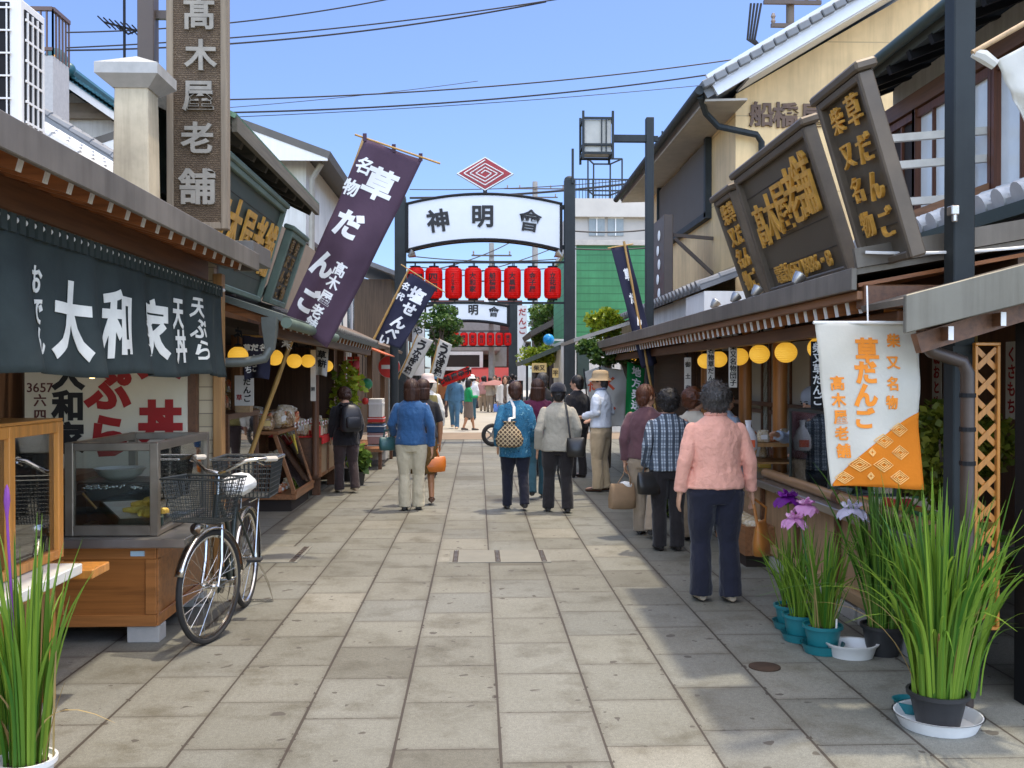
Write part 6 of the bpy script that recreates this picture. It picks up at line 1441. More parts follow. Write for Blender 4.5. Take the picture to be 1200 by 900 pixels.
# ------------------------------------------------------------------ banners
class Banner:
    def __init__(s, name, label, cat, Y, TL, TR, BR, BL, mat, amp=.02, ph=0., yaw=0., nu=14, nv=34, group=None, sag=0):
        s.c = [PY(*p, Y) for p in (TL, TR, BR, BL)]; s.Y = Y; s.amp = amp; s.ph = ph; s.yaw = yaw; s.px = (TL, TR, BL); s.sag = sag
        s.T = thing(name, label, cat, s.c[3], group)
        b = MB(); b.sheet(s.pos, nu, nv, .003); b.build('cloth', mat, s.T, smooth=True, angle=180)
        s.W = (s.c[1] - s.c[0]).length; s.H = (s.c[3] - s.c[0]).length
    def pos(s, u, v):
        a = s.c[0].lerp(s.c[1], u); c = s.c[3].lerp(s.c[2], u); p = c.lerp(a, v); k = 1 - v
        d = s.amp * (math.sin(u * 5.2 + v * 3.1 + s.ph) * (.4 + k) + .6 * math.sin(u * 9 - v * 6 + s.ph * 2) * k + 1.2 * noise.noise(V((u * 2, v * 4, s.ph))))
        return p + V((0, d + s.yaw * (u - .5), -s.sag * 4 * v * (1 - v) * 0 + .012 * math.sin(u * 3.3 + s.ph) * k))
    def uv(s, px, py):
        (ax, ay), (bx, by), (cx, cy) = s.px; e1 = (bx - ax, by - ay); e2 = (cx - ax, cy - ay); d = (px - ax, py - ay); det = e1[0] * e2[1] - e1[1] * e2[0]
        u = (d[0] * e2[1] - d[1] * e2[0]) / det; w = (e1[0] * d[1] - e1[1] * d[0]) / det; return u, 1 - w
    def surf(s, u, v, off):
        p = s.pos(u, v); e = .01; n = (s.pos(u + e, v) - p).cross(s.pos(u, v + e) - p).normalized(); return p + n * off
    def text(s, b, string, px, py, hpx, **k):
        u0, v0 = s.uv(px, py); m = hpx * s.Y / FPX
        def wp(o, a, c, d): return s.surf(u0 + a / s.W, v0 + c / s.H, .003 + d)
        b.text(string, V((0, 0, 0)), X3, Z3, m, depth=.002, warp=wp, cut=.15, **k)
def banner_pole(B, p0, p1, r0, r1, mat, Y, joints=0, cross=None, name='pole', back=-.012):
    a, c = PY(*p0, Y) + V((0, back, 0)), PY(*p1, Y) + V((0, back, 0)); b = MB(); n = 24; pts = []; rs = []
    for i in range(n + 1):
        t_ = i / n; rr = r0 + (r1 - r0) * t_; pts.append(a.lerp(c, t_)); rs.append(rr * (1.18 if joints and i % joints == 0 else 1))
    b.tube(pts, rs, 10); b.build(name, mat, B.T, smooth=True)
    if cross:
        b = MB(); b.cyl(PY(*cross[0], Y) + V((0, -.01, 0)), PY(*cross[1], Y) + V((0, -.01, 0)), r1 * .6, n=8); b.build('cross_stick', M_BAMB, B.T, smooth=True)
B = Banner('banner', 'large purple banner with white brush lettering on a leaning bamboo pole', 'banner', 9.0, (428, 164), (495, 187), (384, 407), (333, 373), thincloth('purple_banner_cloth', (.125, .078, .112), .12, .25), .045, .5)
banner_pole(B, (284, 545), (424, 156), .022, .016, M_BAMB, 9.0, 3, ((416, 158), (516, 192)), back=.19)
b = MB(); B.text(b, '草', 446, 215, 38, weight=.04); B.text(b, 'だ', 411, 262, 34, weight=.05); B.text(b, 'ん', 381, 308, 33, weight=.05); B.text(b, 'ご', 363, 350, 31, weight=.05)
B.text(b, '名', 428, 195, 20, weight=.03); B.text(b, '物', 412, 220, 20, weight=.03)
for ch, x, y in zip('髙木屋老舗', (405, 398, 390, 381, 374), (313, 328, 345, 361, 376)): B.text(b, ch, x, y, 16.5, weight=.03)
b.build('lettering', M_WHTTX, B.T)
b = MB()
for u in (.0, .5, .97): q = B.pos(u, 1.0); b.bar(q - Z3 * .02, q + V((0, -.012, .05)), .035, .012, up=(0, 1, 0))
b.build('loops', MATS['purple_banner_cloth'], B.T)
b = MB(); q = PY(334, 402, 9); rng = random.Random(3)
for i in range(14): b.tube([q, q + V((rng.uniform(-.03, .08), -.03 + rng.uniform(-.03, .03), rng.uniform(-.07, .06)))], .006, 5)
b.build('white_tie', M_WHITE, B.T)
B = Banner('banner', 'navy banner with white rice cracker lettering on a bamboo pole beside the gate', 'banner', 15.0, (481, 320), (512, 337), (470, 408), (437, 398), thincloth('navy_banner_cloth', (.045, .045, .075), .1, .2), .03, 1.3)
banner_pole(B, (428, 418), (479, 316), .02, .014, M_BAMB, 15.0, 4, ((470, 310), (522, 343)))
b = MB()
for ch, x, y, h in (('塩', 488, 347, 19), ('せ', 479, 364, 17), ('ん', 467, 380, 17), ('べ', 459, 393, 15), ('い', 450, 401, 13), ('名', 476, 336, 9.5), ('代', 469, 348, 9.5)): B.text(b, ch, x, y, h, weight=.045)
b.build('lettering', M_WHTTX, B.T)
M_WBAN = thincloth('white_banner_cloth', (.72, .70, .64), .05, .4)
for i, (c4, lab, ph) in enumerate(((((489, 393), (508, 399), (482, 444), (468, 436)), 'white eel banner slanting beside the blue ball lamp', .3), (((515, 397), (530, 404), (519, 444), (504, 439)), 'white eel banner right of its twin under the tree', 1.9))):
    B = Banner('banner', lab, 'banner', 20.0, *c4, M_WBAN, .03, ph, group='white eel banners'); b = MB()
    cx, cy = (c4[0][0] + c4[1][0]) / 2, (c4[0][1] + c4[1][1]) / 2; dx, dy = (c4[3][0] - c4[0][0]) , (c4[3][1] - c4[0][1])
    for ch, f, h in (('う', .2, 14), ('な', .43, 11), ('ぎ', .64, 11), ('焼', .86, 9)): B.text(b, ch, cx + dx * f, cy + dy * f, h, weight=.05)
    b.build('lettering', M_BLKTX, B.T); banner_pole(B, (c4[3][0] - 4, c4[3][1] + 14), (c4[0][0] + .3, c4[0][1] - 1), .018, .012, M_BAMB, 20)
B = Banner('banner', 'red slanting banner with dark lettering above the far crowd', 'banner', 26.5, (513, 443), (549, 429), (552, 440), (519, 454), thincloth('red_banner_cloth', (.60, .03, .025), .1, .3), .02, .7)
b = MB(); B.text(b, '七味唐辛子', 533, 441, 8.2, vertical=False, weight=.05); b.build('lettering', M_BLKTX, B.T); banner_pole(B, (512, 470), (513, 442), .02, .02, M_BAMB, 26.5)
# right, navy banner seen nearly edge on
B = Banner('banner', 'narrow folded navy banner hanging from a bamboo pole by the lamp pole', 'banner', 12.2, (716, 291), (735, 287), (771, 424), (752, 433), MATS['navy_banner_cloth'], .03, 2.2)
for vtx in (): pass
banner_pole(B, (783, 560), (731, 283), .017, .014, M_BAMB, 12.2, 4, ((712, 291), (742, 286)))
b = MB()
for ch, x, y, h in (('草', 735, 322, 15), ('だ', 741, 350, 14), ('ん', 748, 376, 14), ('ご', 755, 398, 13)): B.text(b, ch, x, y, h, weight=.05, sx=.5)
b.build('lettering', M_WHTTX, B.T)
# the white and orange flag close by
B = Banner('banner', 'white and orange hanging flag with orange brush lettering and rhombus pattern', 'banner', 4.66, (954, 378), (1078, 378), (1081, 571), (977, 573), thincloth('cream_flag_cloth', (.78, .74, .64), .06, .35), .020, .9, nu=30, nv=40)
M_OR = thincloth('orange_flag_print', (.82, .26, .025), .05, .3)
b = MB()
def uvl(px, py): return B.uv(px, py)
def fl(u): return .002 + max(0, .64 * u - .18 * u * u)
b.sheet(lambda u, v: B.surf(.015 + .985 * u, fl(.015 + .985 * u) * v, .0035), 30, 12, .002); b.build('orange_corner', M_OR, B.T, smooth=True, angle=180)
b = MB(); M_PAT = plain('pale_orange_print', (.88, .52, .17), .85)
for px, py, s in ((1063, 504, 1), (1041, 518, 1), (1026, 532, .55), (1065, 531, 1), (1012, 547, 1), (1041, 546, 1), (994, 563, .9), (1026, 560, .55), (1065, 560, 1)):
    if not s: continue
    cu, cv = B.uv(px, py)
    for rr in ((13, 8), (9, 5.5), (5, 3)) if s > .6 else ((7, 8), (4, 5)):
        P4 = [(rr[0] * s, 0), (0, rr[1] * s), (-rr[0] * s, 0), (0, -rr[1] * s)]; pts = []
        for i in range(4):
            for t_ in (0, .5): x = P4[i][0] * (1 - t_) + P4[(i + 1) % 4][0] * t_; y = P4[i][1] * (1 - t_) + P4[(i + 1) % 4][1] * t_; pts.append(B.surf(cu + x / 124, cv + y / 194, .0065))
        b.tube(pts, .0026, 4, closed=True)
b.build('rhombus_print', M_PAT, B.T)
M_ORTX = plain('orange_lettering', (.80, .25, .02), .8)
b = MB()
for ch, y, h in zip('草だんご', (411, 437, 464, 492), (31, 29, 30, 26)): B.text(b, ch, 1017 - (0 if y < 420 else 1), y, h, weight=.05)
for ch, y in zip('柴又名物', (399, 425, 450, 472)): B.text(b, ch, 1050, y, 17, weight=.03)
for ch, x, y in zip('髙木屋老舗', (982, 984, 987, 990, 993), (450, 470, 490, 510, 531)): B.text(b, ch, x, y, 18, weight=.035)
b.build('lettering', M_ORTX, B.T)
b = MB(); b.cyl(PY(953, 378, 4.65), PY(1080, 378, 4.65), .008, n=8); b.build('top_rod', M_WHITE, B.T); b = MB(); b.cyl(PY(1017, 377, 4.66), PY(1016, 335, 4.70), .004, n=6); b.build('cord', M_WHITE, B.T)
# white cloth at the upper right corner
B = Banner('banner', 'plain white cloth hanging from a pole at the upper right corner', 'banner', 4.2, (1166, 72), (1225, 40), (1245, 215), (1205, 140), thincloth('plain_white_cloth', (.74, .73, .67), .04, .3), .02, .4)
banner_pole(B, (1138, 63), (1235, 8), .012, .012, M_LTWOOD, 4.2); b = MB(); b.tube([PY(1140, 62, 4.2), PY(1152, 66, 4.19), PY(1166, 76, 4.19)], [.02, .03, .024], 8); b.build('knot', MATS['plain_white_cloth'], B.T, smooth=True)
# white and green banners at the far right
for c4, lab, ph, chs in ((((684, 436), (708, 428), (713, 500), (698, 503)), 'cream banner with faded orange marks left of the bucket hat', .2, (('だ', 695, 452, 12), ('ん', 700, 470, 12))), (((703, 430), (736, 434), (732, 498), (702, 502)), 'cream banner with red brush strokes behind the bucket hat', 1.1, (('く', 716, 450, 17), ('し', 716, 478, 15)))):
    B = Banner('banner', lab, 'banner', 15.6, *c4, M_WBAN, .03, ph); b = MB()
    for ch, x, y, h in chs: B.text(b, ch, x, y, h, weight=.05)
    b.build('lettering', plain('faded_red_lettering', (.6, .09, .03), .8), B.T); banner_pole(B, (c4[3][0], 560), (c4[0][0], c4[0][1] - 4), .014, .012, M_DSTEEL, 15.6)
B = Banner('banner', 'green banner with white lettering beside the cream ones', 'banner', 14.6, (735, 424), (756, 430), (752, 492), (733, 490), thincloth('green_banner_cloth', (.02, .27, .07), .08, .3), .02, .6); b = MB()
for ch, y in zip('地方発送', (436, 450, 464, 477)): B.text(b, ch, 746, y, 12, weight=.03)
b.build('lettering', M_WHTTX, B.T); banner_pole(B, (758, 575), (757, 424), .013, .011, M_DSTEEL, 14.6)
# small navy shop cloth and white cloth at left
B = Banner('shop_curtain', 'little navy shop cloth with white characters under the left eave', 'shop curtain', 8.6, (284, 393), (317, 395), (316, 444), (286, 445), MATS['navy_banner_cloth'], .03, .2); b = MB()
for x, tx in ((290, '草もち'), (299, 'だんご'), (309, '名物')):
    for i, ch in enumerate(tx): B.text(b, ch, x, 408 + i * 13, 9, weight=.03)
b.build('lettering', M_WHTTX, B.T); b = MB(); b.cyl(PY(281, 393, 8.6), PY(320, 395, 8.6), .01, n=6); b.build('rod', M_BAMB, B.T)
B = Banner('hanging_cloth', 'small white lettered cloth hanging from the eave before the round post', 'cloth', 12.0, (371, 406), (385, 409), (383, 441), (368, 440), M_WBAN, .02, .2); b = MB()
for i, ch in enumerate('草餅'): B.text(b, ch, 377, 416 + i * 11, 10, weight=.03)
b.build('lettering', M_BLKTX, B.T)

# ------------------------------------------------------------------ counter of the right shop
S = thing('glass_case', 'dark framed glass case standing on the right counter', 'showcase', (2.55, 7.2, .72))
xf, y0_, y1_, z0_, z1_ = 2.44, 6.75, 7.62, .80, 1.31
f = .025
b = MB()
for x in (xf, 2.9):
    for y in (y0_, y1_ - f): b.bb((x, y, z0_ - .08), (x + f, y + f, z1_))
for z in (z0_ - .08, z1_): b.bb((xf, y0_, z), (2.9 + f, y1_, z + f)) if z > 1 else None
b.bb((xf + .001, y0_ + f, z0_ - .08), (xf + f - .001, y1_ - f, z0_ - .04)); b.bb((xf + f, y0_ + .001, z0_ - .08), (2.9, y0_ + f - .001, z0_ - .04)); b.build('frame', plain('dark_green_black_frame', (.03, .04, .036), .4, .2), S, bevel=.003)
for lo, hi in (((xf + .008, y0_ + f, z0_ - .04), (xf + .012, y1_ - f, z1_)), ((xf + f, y0_ + .008, z0_ - .04), (2.9, y0_ + .012, z1_))):
    b = MB(); b.bb(lo, hi); b.build('glass_pane', M_GLASS, S)
b = MB(); b.bb((xf + .02, y1_ - .24, z0_ - .03), (xf + .026, y1_ - .06, z1_ - .03)); b.build('paper', M_WHITE, S)
b = MB(); b.text('おいしい', (xf + .017, y1_ - .15, z1_ - .09), -Y3, Z3, .12, depth=.003, weight=.03, pitch=.95); b.build('lettering', M_BLKTX, S)
for i, (y, lab) in enumerate(((7.0, 'white bowl inside the glass case nearer the flag'), (7.25, 'white bowl inside the glass case nearer the paper strip'))):
    b = MB(); b.lathe([(.03, 0), (.06, .05), (.055, .05), (.025, .01), (0, .01)], (2.65, y, .72), 20); tag(b.build('bowl', M_WHITE, None, smooth=True), lab, 'bowl', 'bowls in the glass case')
S = thing('stepped_stand', 'small orange wooden stand with boxes beyond the glass case on the right', 'stand', (2.5, 8.6, 0))
b = MB(); b.bb((2.35, 8.25, .98), (2.8, 8.95, 1.01)); b.build('top', M_HONEY, S)
for x, y in ((2.37, 8.3), (2.37, 8.88), (2.75, 8.3), (2.75, 8.88)): b = MB(); b.bar((x - (.06 if x < 2.5 else 0), y, .72), (x, y, .98), .03, .03); b.build('leg', M_HONEY, S)
b = MB(); b.bb((2.4, 8.3, .83), (2.75, 8.9, .845)); b.build('shelf', M_HONEY, S)
for i in range(6):
    o = PK[(0, 3)[i % 2]]; o = copy_tree(o); o.location = (2.45 + .12 * (i % 3), 8.35 + .1 * i, 1.012 if i < 4 else .847); o.scale = (.55,) * 3; o.rotation_euler = (0, 0, .3 * i)
    tag(o, 'small packet on the orange stand beyond the right glass case' if i % 2 == 0 else 'small red printed packet on the orange stand beyond the right glass case', 'packet', 'packets on the orange stand' if i % 2 == 0 else 'red packets on the orange stand')
S = thing('storage_crate', 'open wooden crate with clear packets under the right counter', 'crate', (2.3, 8.3, 0))
b = MB(); 
for lo, hi in (((2.2, 8.0, .1), (2.45, 9.0, .13)), ((2.2, 8.0, .13), (2.22, 9.0, .34)), ((2.43, 8.0, .13), (2.45, 9.0, .34)), ((2.22, 8.0, .13), (2.43, 8.03, .34)), ((2.22, 8.97, .13), (2.43, 9.0, .34))): b.bb(lo, hi)
b.build('box', M_CABIY, S); b = MB()
for i in range(7): b.ell((2.32, 8.1 + i * .13, .33), (.09, .07, .06))
b.build('packets', MATS['bag_white'], S, smooth=True)
b = MB(); b.bb((2.22, 8.05, 0), (2.43, 8.95, .1)); b.build('block', M_DARK, S)
# lit square lamps under the far canopy
for px, lab in ((742, 'left lit square lamp under the flat canopy'), (755, 'right lit square lamp under the flat canopy')):
    q = PY(px, 417, 15.3); S = thing('eave_lamp', lab, 'lamp', q, 'lit lamps under the canopy')
    b = MB(); b.bb((q.x - .055, 15.3, q.z - .08), (q.x + .055, 15.41, q.z + .08)); 
    t2 = MATS.get('lit_amber')
    if not t2: t = NT('lit_amber'); t.col((.7, .35, .05)); t.b.inputs['Emission Color'].default_value = (1, .5, .06, 1); t.b.inputs['Emission Strength'].default_value = .8; t2 = t.fin(.5)
    b.build('shade', t2, S); b = MB()
    for z in (-.09, .08): b.bb((q.x - .065, 15.29, q.z + z), (q.x + .065, 15.42, q.z + z + .012))
    for x in (-.06, .048): b.bb((q.x + x, 15.292, q.z - .08), (q.x + x + .012, 15.304, q.z + .08))
    b.build('frame', M_BLACK, S); b = MB(); b.cyl((q.x, 15.35, q.z + .09), (q.x, 15.35, 2.2), .006, n=6); b.build('cord', M_BLACK, S)

# ------------------------------------------------------------------ iris pots
M_IRIS = leafmat('iris_leaves', (.045, .15, .015), (.25, .38, .04), .4); M_IRISD = leafmat('iris_leaves_dark', (.03, .11, .015), (.18, .32, .04), .4)
M_TEALP = plain('teal_plastic_pot', (.015, .17, .19), .35, 0, .12, 4); M_BLKP = plain('black_plastic_pot', (.025, .025, .026), .5, 0, .25, 6); M_WHTP = plain('white_plastic_bowl', (.72, .71, .68), .35, 0, .08, 6); M_SOIL = plain('soil', (.05, .035, .02), 1, 0, .3, 20)
def blades(b, c, n, h, rng, r0=.06, spread=.35, wd=.016, droop=.4):
    for i in range(n):
        an = rng.uniform(0, 6.283); out = V((math.cos(an), math.sin(an), 0)); base = V(c) + out * r0 * math.sqrt(rng.random())
        L = h * rng.uniform(.55, 1.05); sp_ = spread * rng.random() ** 1.3; dr = droop * rng.random() ** 2.2
        if rng.random() < .12: dr += droop * 1.1
        N = 9; side = V((-out.y, out.x, 0)); side = (side + out * rng.uniform(-.7, .7)).normalized(); w_ = wd * rng.uniform(.6, 1.15); vs = []; fs = []
        for k in range(N + 1):
            t_ = k / N; p = base + out * (sp_ * L * t_ + dr * L * t_ ** 2.6) + Z3 * L * (t_ - .9 * dr * t_ ** 3)
            ww = w_ * (1 - .25 * (1 - t_)) * (1 - t_ ** 3) + .0012; f_ = out * ww * .28
            vs += [p - side * ww * .5 - f_, p + f_ * .3, p + side * ww * .5 - f_]
        for k in range(N):
            for j in range(2): a = k * 3 + j; fs.append((a, a + 1, a + 4, a + 3))
        b.add(vs, fs)
M_DEAD = leafmat('withered_leaves', (.22, .13, .04), (.46, .34, .14), .7)
def dead(T, c, n, h):
    b = MB(); blades(b, c, n, h, random.Random(int(c[0] * 99)), .1, .35, .012, .45); b.build('withered_leaves', M_DEAD, T, smooth=True)
def petal(b, c, out, L, wd, droop, up, ruf, rng):
    out = V(out).normalized(); side = V((-out.y, out.x, 0)).normalized(); N, K = 7, 6; vs = []; fs = []; ph = rng.uniform(0, 6)
    for i in range(N + 1):
        t_ = i / N; w_ = wd * math.sin(math.pi * min(1, .06 + t_ * .80)) ** .8; p = V(c) + out * L * t_ + Z3 * (up * L * t_ - droop * L * t_ ** 2)
        for k in range(K + 1):
            s = k / K * 2 - 1; vs.append(p + side * s * w_ + Z3 * (ruf * math.sin(s * 7 + ph + t_ * 5) * t_ - .25 * w_ * s * s))
    for i in range(N):
        for k in range(K): a = i * (K + 1) + k; fs.append((a, a + 1, a + K + 2, a + K + 1))
    b.add(vs, fs)
def flower(T, c, base, mat, rng, s=1.0):
    b = MB(); b.tube([base, V(base).lerp(V(c), .6) + V((.01, 0, 0)), V(c) - Z3 * .03 * s, V(c)], [.005, .005, .007, .008], 6); b.build('stem', M_IRIS, T, smooth=True)
    b = MB(); a0 = rng.uniform(0, 2)
    for i in range(3): a = a0 + i * 2.094; petal(b, c, (math.cos(a), math.sin(a), 0), .088 * s, .066 * s, 1.15, .55, .012 * s, rng)
    for i in range(3): a = a0 + 1.05 + i * 2.094; petal(b, V(c) + Z3 * .005, (math.cos(a), math.sin(a), 0), .060 * s, .046 * s, .35, .8, .008 * s, rng)
    for i in range(3): a = a0 + .5 + i * 2.094; petal(b, V(c) + Z3 * .01, (math.cos(a), math.sin(a), 0), .035 * s, .014 * s, .1, 1.3, .002, rng)
    b.build('flower', mat, T, smooth=True)
def pot(T, c, r, h, mat, saucer=None):
    c = V(c); z0 = .0
    if saucer:
        rs, hs, ms, sx = saucer; b = MB(); b.lathe([(rs * .85, .001), (rs, hs), (rs * 1.03, hs), (rs * .97, hs), (rs * .82, .012), (0, .012)], c, 32, sx=sx); b.build('saucer', ms, T, smooth=True, angle=50); z0 = .013
    b = MB(); b.lathe([(r * .74, z0), (r * .97, h * .88), (r * 1.08, h * .885), (r * 1.09, h), (r * .99, h), (r * .95, h * .9), (0, h * .88)], c, 32); b.build('pot', mat, T, smooth=True, angle=35)
    b = MB(); b.lathe([(r * .955, h * .885), (r * .4, h * .92), (0, h * .92)], c, 20); b.build('soil', M_SOIL, T, smooth=True)
M_FLP = leafmat('deep_purple_petals', (.10, .005, .16), (.22, .02, .30), .5); M_FLK = leafmat('pink_petals', (.62, .22, .50), (.80, .45, .68), .5); M_FLL = leafmat('pale_lilac_petals', (.60, .52, .72), (.80, .74, .82), .5); M_BUD = plain('violet_bud', (.22, .05, .30), .5)
p1, p2, p3 = PZ(926, 736), PZ(938, 750), PZ(964, 764)
rng = random.Random(12)
T = thing('iris_plant', 'deep purple flowering iris in the farthest of the teal pots', 'potted plant', (p1.x, p1.y, 0), 'irises in teal pots'); pot(T, (p1.x, p1.y, 0), .095, .15, M_TEALP, (.11, .05, M_TEALP, 1))
b = MB(); blades(b, (p1.x, p1.y, .13), 40, .52, rng, .06, .36, .018, .35); b.build('leaves', M_IRIS, T, smooth=True); flower(T, PY(923, 583, p1.y), (p1.x, p1.y, .14), M_FLP, rng, 1.0)
T = thing('iris_plant', 'iris with two pink flowers in the middle teal pot', 'potted plant', (p2.x, p2.y, 0), 'irises in teal pots'); pot(T, (p2.x, p2.y, 0), .10, .16, M_TEALP, (.115, .05, M_TEALP, 1))
b = MB(); blades(b, (p2.x, p2.y, .14), 44, .54, rng, .065, .36, .018, .35); b.build('leaves', M_IRIS, T, smooth=True); flower(T, PY(944, 592, p2.y), (p2.x, p2.y, .14), M_FLK, rng, .9); flower(T, PY(931, 608, p2.y - .05), (p2.x - .02, p2.y, .14), M_FLK, rng, .85)
T = thing('iris_plant', 'pale lilac flowering iris in the nearest teal pot beside the white basin', 'potted plant', (p3.x, p3.y, 0), 'irises in teal pots'); pot(T, (p3.x, p3.y, 0), .105, .16, M_TEALP, (.12, .055, M_TEALP, 1))
b = MB(); blades(b, (p3.x, p3.y, .14), 52, .66, rng, .07, .32, .019, .32); b.build('leaves', M_IRIS, T, smooth=True); dead(T, (p3.x, p3.y, .14), 6, .55); flower(T, PY(998, 596, p3.y - .05), (p3.x + .03, p3.y, .14), M_FLL, rng, .95)
b = MB(); b.tube([(p3.x + .05, p3.y - .08, .13), (p3.x + .05, p3.y - .085, .21)], .006, 4); b.build('white_tag', M_WHITE, T)
q = PZ(1043, 772); T = thing('iris_plant', 'tall dense green iris without flowers in a black pot behind the basin', 'potted plant', (q.x, q.y + .1, 0)); pot(T, (q.x, q.y + .1, 0), .115, .17, M_BLKP)
b = MB(); blades(b, (q.x, q.y + .1, .15), 105, 1.02, rng, .085, .24, .026, .25); b.build('leaves', M_IRISD, T, smooth=True); dead(T, (q.x, q.y + .1, .15), 8, .55)
q = PZ(1114, 862); T = thing('iris_plant', 'largest sprawling iris in a black pot standing in a white bowl', 'potted plant', (q.x, q.y + .12, 0)); pot(T, (q.x, q.y + .12, 0), .125, .16, M_BLKP, (.19, .06, M_WHTP, 1))
b = MB(); blades(b, (q.x, q.y + .12, .14), 165, .98, rng, .11, .22, .025, .30); blades(b, (q.x + .16, q.y + .28, .1), 80, .95, rng, .12, .28, .023, .35); b.build('leaves', M_IRIS, T, smooth=True)
dead(T, (q.x, q.y + .12, .14), 12, .7)
b = MB()
for px, py in ((1078, 600), (1085, 615), (1104, 640)): p_ = PY(px, py, q.y + .1); b.tube([(q.x, q.y + .12, .15), V((q.x, q.y + .12, .15)).lerp(p_, .6), p_ - Z3 * .07, p_ - Z3 * .03, p_], [.005, .005, .009, .007, .002], 6)
b.build('bud_stem', M_IRISD, T, smooth=True)
q = PZ(1066, 836); b = MB(); b.lathe([(.055, .001), (.075, .065), (.08, .065), (.07, .06), (.05, .01), (0, .01)], (q.x, q.y, 0), 28); tag(b.build('saucer', M_TEALP, None, smooth=True, angle=50), 'empty teal pot saucer beside the white bowl', 'saucer')
q = PZ(1000, 775); b = MB(); b.lathe([(.115, .001), (.135, .06), (.148, .07), (.15, .078), (.132, .076), (.112, .015), (0, .012)], (q.x + .03, q.y + .10, 0), 40, sx=1, sy=.85); tag(b.build('basin', M_WHTP, None, smooth=True, angle=50), 'empty white oval plastic basin on the paving', 'basin')
q = PY(30, 700, 3.68); q.z = 0; T = thing('iris_plant', 'bright green iris with one purple bud in a white pot at the lower left', 'potted plant', (q.x, q.y, 0)); pot(T, (q.x, q.y, 0), .10, .17, M_WHTP)
b = MB(); blades(b, (q.x, q.y, .15), 62, .92, rng, .08, .10, .026, .16); blades(b, (q.x - .22, q.y + .2, .0), 36, .95, rng, .1, .10, .026, .15); b.build('leaves', M_IRIS, T, smooth=True); dead(T, (q.x, q.y, .15), 8, .55)
b = MB(); p_ = PY(8, 568, q.y); b.tube([(q.x - .02, q.y, .15), p_ - Z3 * .12, p_ - Z3 * .06, p_ - Z3 * .02, p_], [.005, .005, .012, .009, .002], 7); b.build('bud', M_BUD, T, smooth=True)
# shrubs inside the right shop front
def shrub(name, label, c, r, n, s, mat, sq=1.0, seed=1, potr=0):
    T = thing(name, label, 'plant', (c[0], c[1], 0)); rng = random.Random(seed); b = MB()
    for k in range(5): leaf_cloud(b, V(c) + V((rng.uniform(-.4, .4) * r, rng.uniform(-.4, .4) * r, rng.uniform(-.5, .5) * r * sq)), r * .62, n // 5, s, rng, sq)
    b.build('leaves', mat, T)
    b = MB()
    for k in range(4): b.tube([(c[0] + .02 * k, c[1], 0.02), V((c[0], c[1], c[2] * .6)), V(c) + V((rng.uniform(-.5, .5) * r, rng.uniform(-.5, .5) * r, rng.uniform(0, .5) * r))], [.02, .014, .006], 6)
    b.build('stems', M_BARK, T, smooth=True)
    if potr: b = MB(); b.lathe([(potr * .75, 0), (potr, .2), (potr * 1.05, .2), (potr * .9, .19), (0, .18)], (c[0], c[1], 0), 20); b.build('pot', M_BLKP, T, smooth=True)
    return T
shrub('maple_shrub', 'feathery yellow green maple shrub behind the orange and white flag', (2.62, 5.35, 1.12), .33, 2600, .06, leafmat('olive_leaves', (.08, .12, .01), (.26, .27, .03)), .9, 3)
shrub('grass_plant', 'pale green arching grass below the maple shrub', (2.62, 5.2, .72), .2, 500, .1, M_IRIS, .8, 4)
shrub('leafy_plant', 'bright yellow green leafy plant behind the backpack wearer', (-1.95, 14.9, 1.25), .28, 420, .12, M_LEAFY, 1.9, 5, .15)
shrub('leafy_plant', 'low green plant in a pot at the foot of the left stalls', (-1.75, 14.3, .38), .16, 220, .14, M_LEAFG, 1.3, 6, .12)
shrub('hedge_plant', 'dark green leafy plant with long stems left of the plum knit top', (2.15, 11.0, .55), .26, 1100, .09, M_LEAFG, 1.9, 7, .14)
shrub('street_plant', 'dark green bush low behind the crowd at the gate post', (2.4, 33, .7), .6, 900, .13, M_LEAFD, 1.0, 8)

# ------------------------------------------------------------------ toys and boxes hanging at the farther left stalls
M_PINKP = plain('pink_plastic', (.75, .12, .18), .4); M_GRNP = plain('green_plastic', (.03, .25, .10), .4)
toys = [(425, 452, .10, M_PINKP, 'pink paper ball hanging at the toy stall'), (430, 450, .10, M_GRNP, 'green paper ball hanging at the toy stall'), (428, 470, .06, M_RED, 'small red ball hanging lowest at the toy stall')]
for px, py, r, m, lab in toys:
    q = PY(px, py, 17); T = thing('paper_ball', lab, 'toy', q); b = MB(); b.ell(q, r); b.build('ball', m, T, smooth=True); b = MB(); b.cyl(q + Z3 * r, (q.x, q.y, 2.1), .006, n=5); b.build('string', M_BLACK, T)
for px, lab in ((402, 'red banner strip with a mask hanging leftmost at the toy stall'), (410, 'red cloth strip hanging second at the toy stall'), (418, 'red lacquer mask strip hanging by the post of the toy stall')):
    q0, q1 = PY(px - 3, 452, 16.3), PY(px + 3, 418, 16.3); T = thing('toy_strip', lab, 'toy', q0, 'red strips at the toy stall'); b = MB(); b.bb((q0.x, 16.3, q0.z), (q1.x, 16.33, q1.z)); b.build('strip', plain('red_orange_cloth', (.62, .07, .03), .7), T)
    b = MB(); b.ell(((q0.x + q1.x) / 2, 16.27, q1.z - .13), (.055, .04, .07)); b.build('mask', M_PINKP if px != 410 else M_RED, T, smooth=True)
    b = MB(); b.cyl(((q0.x + q1.x) / 2, 16.31, q1.z), ((q0.x + q1.x) / 2, 16.31, 2.15), .006, n=5); b.build('string', M_BLACK, T)
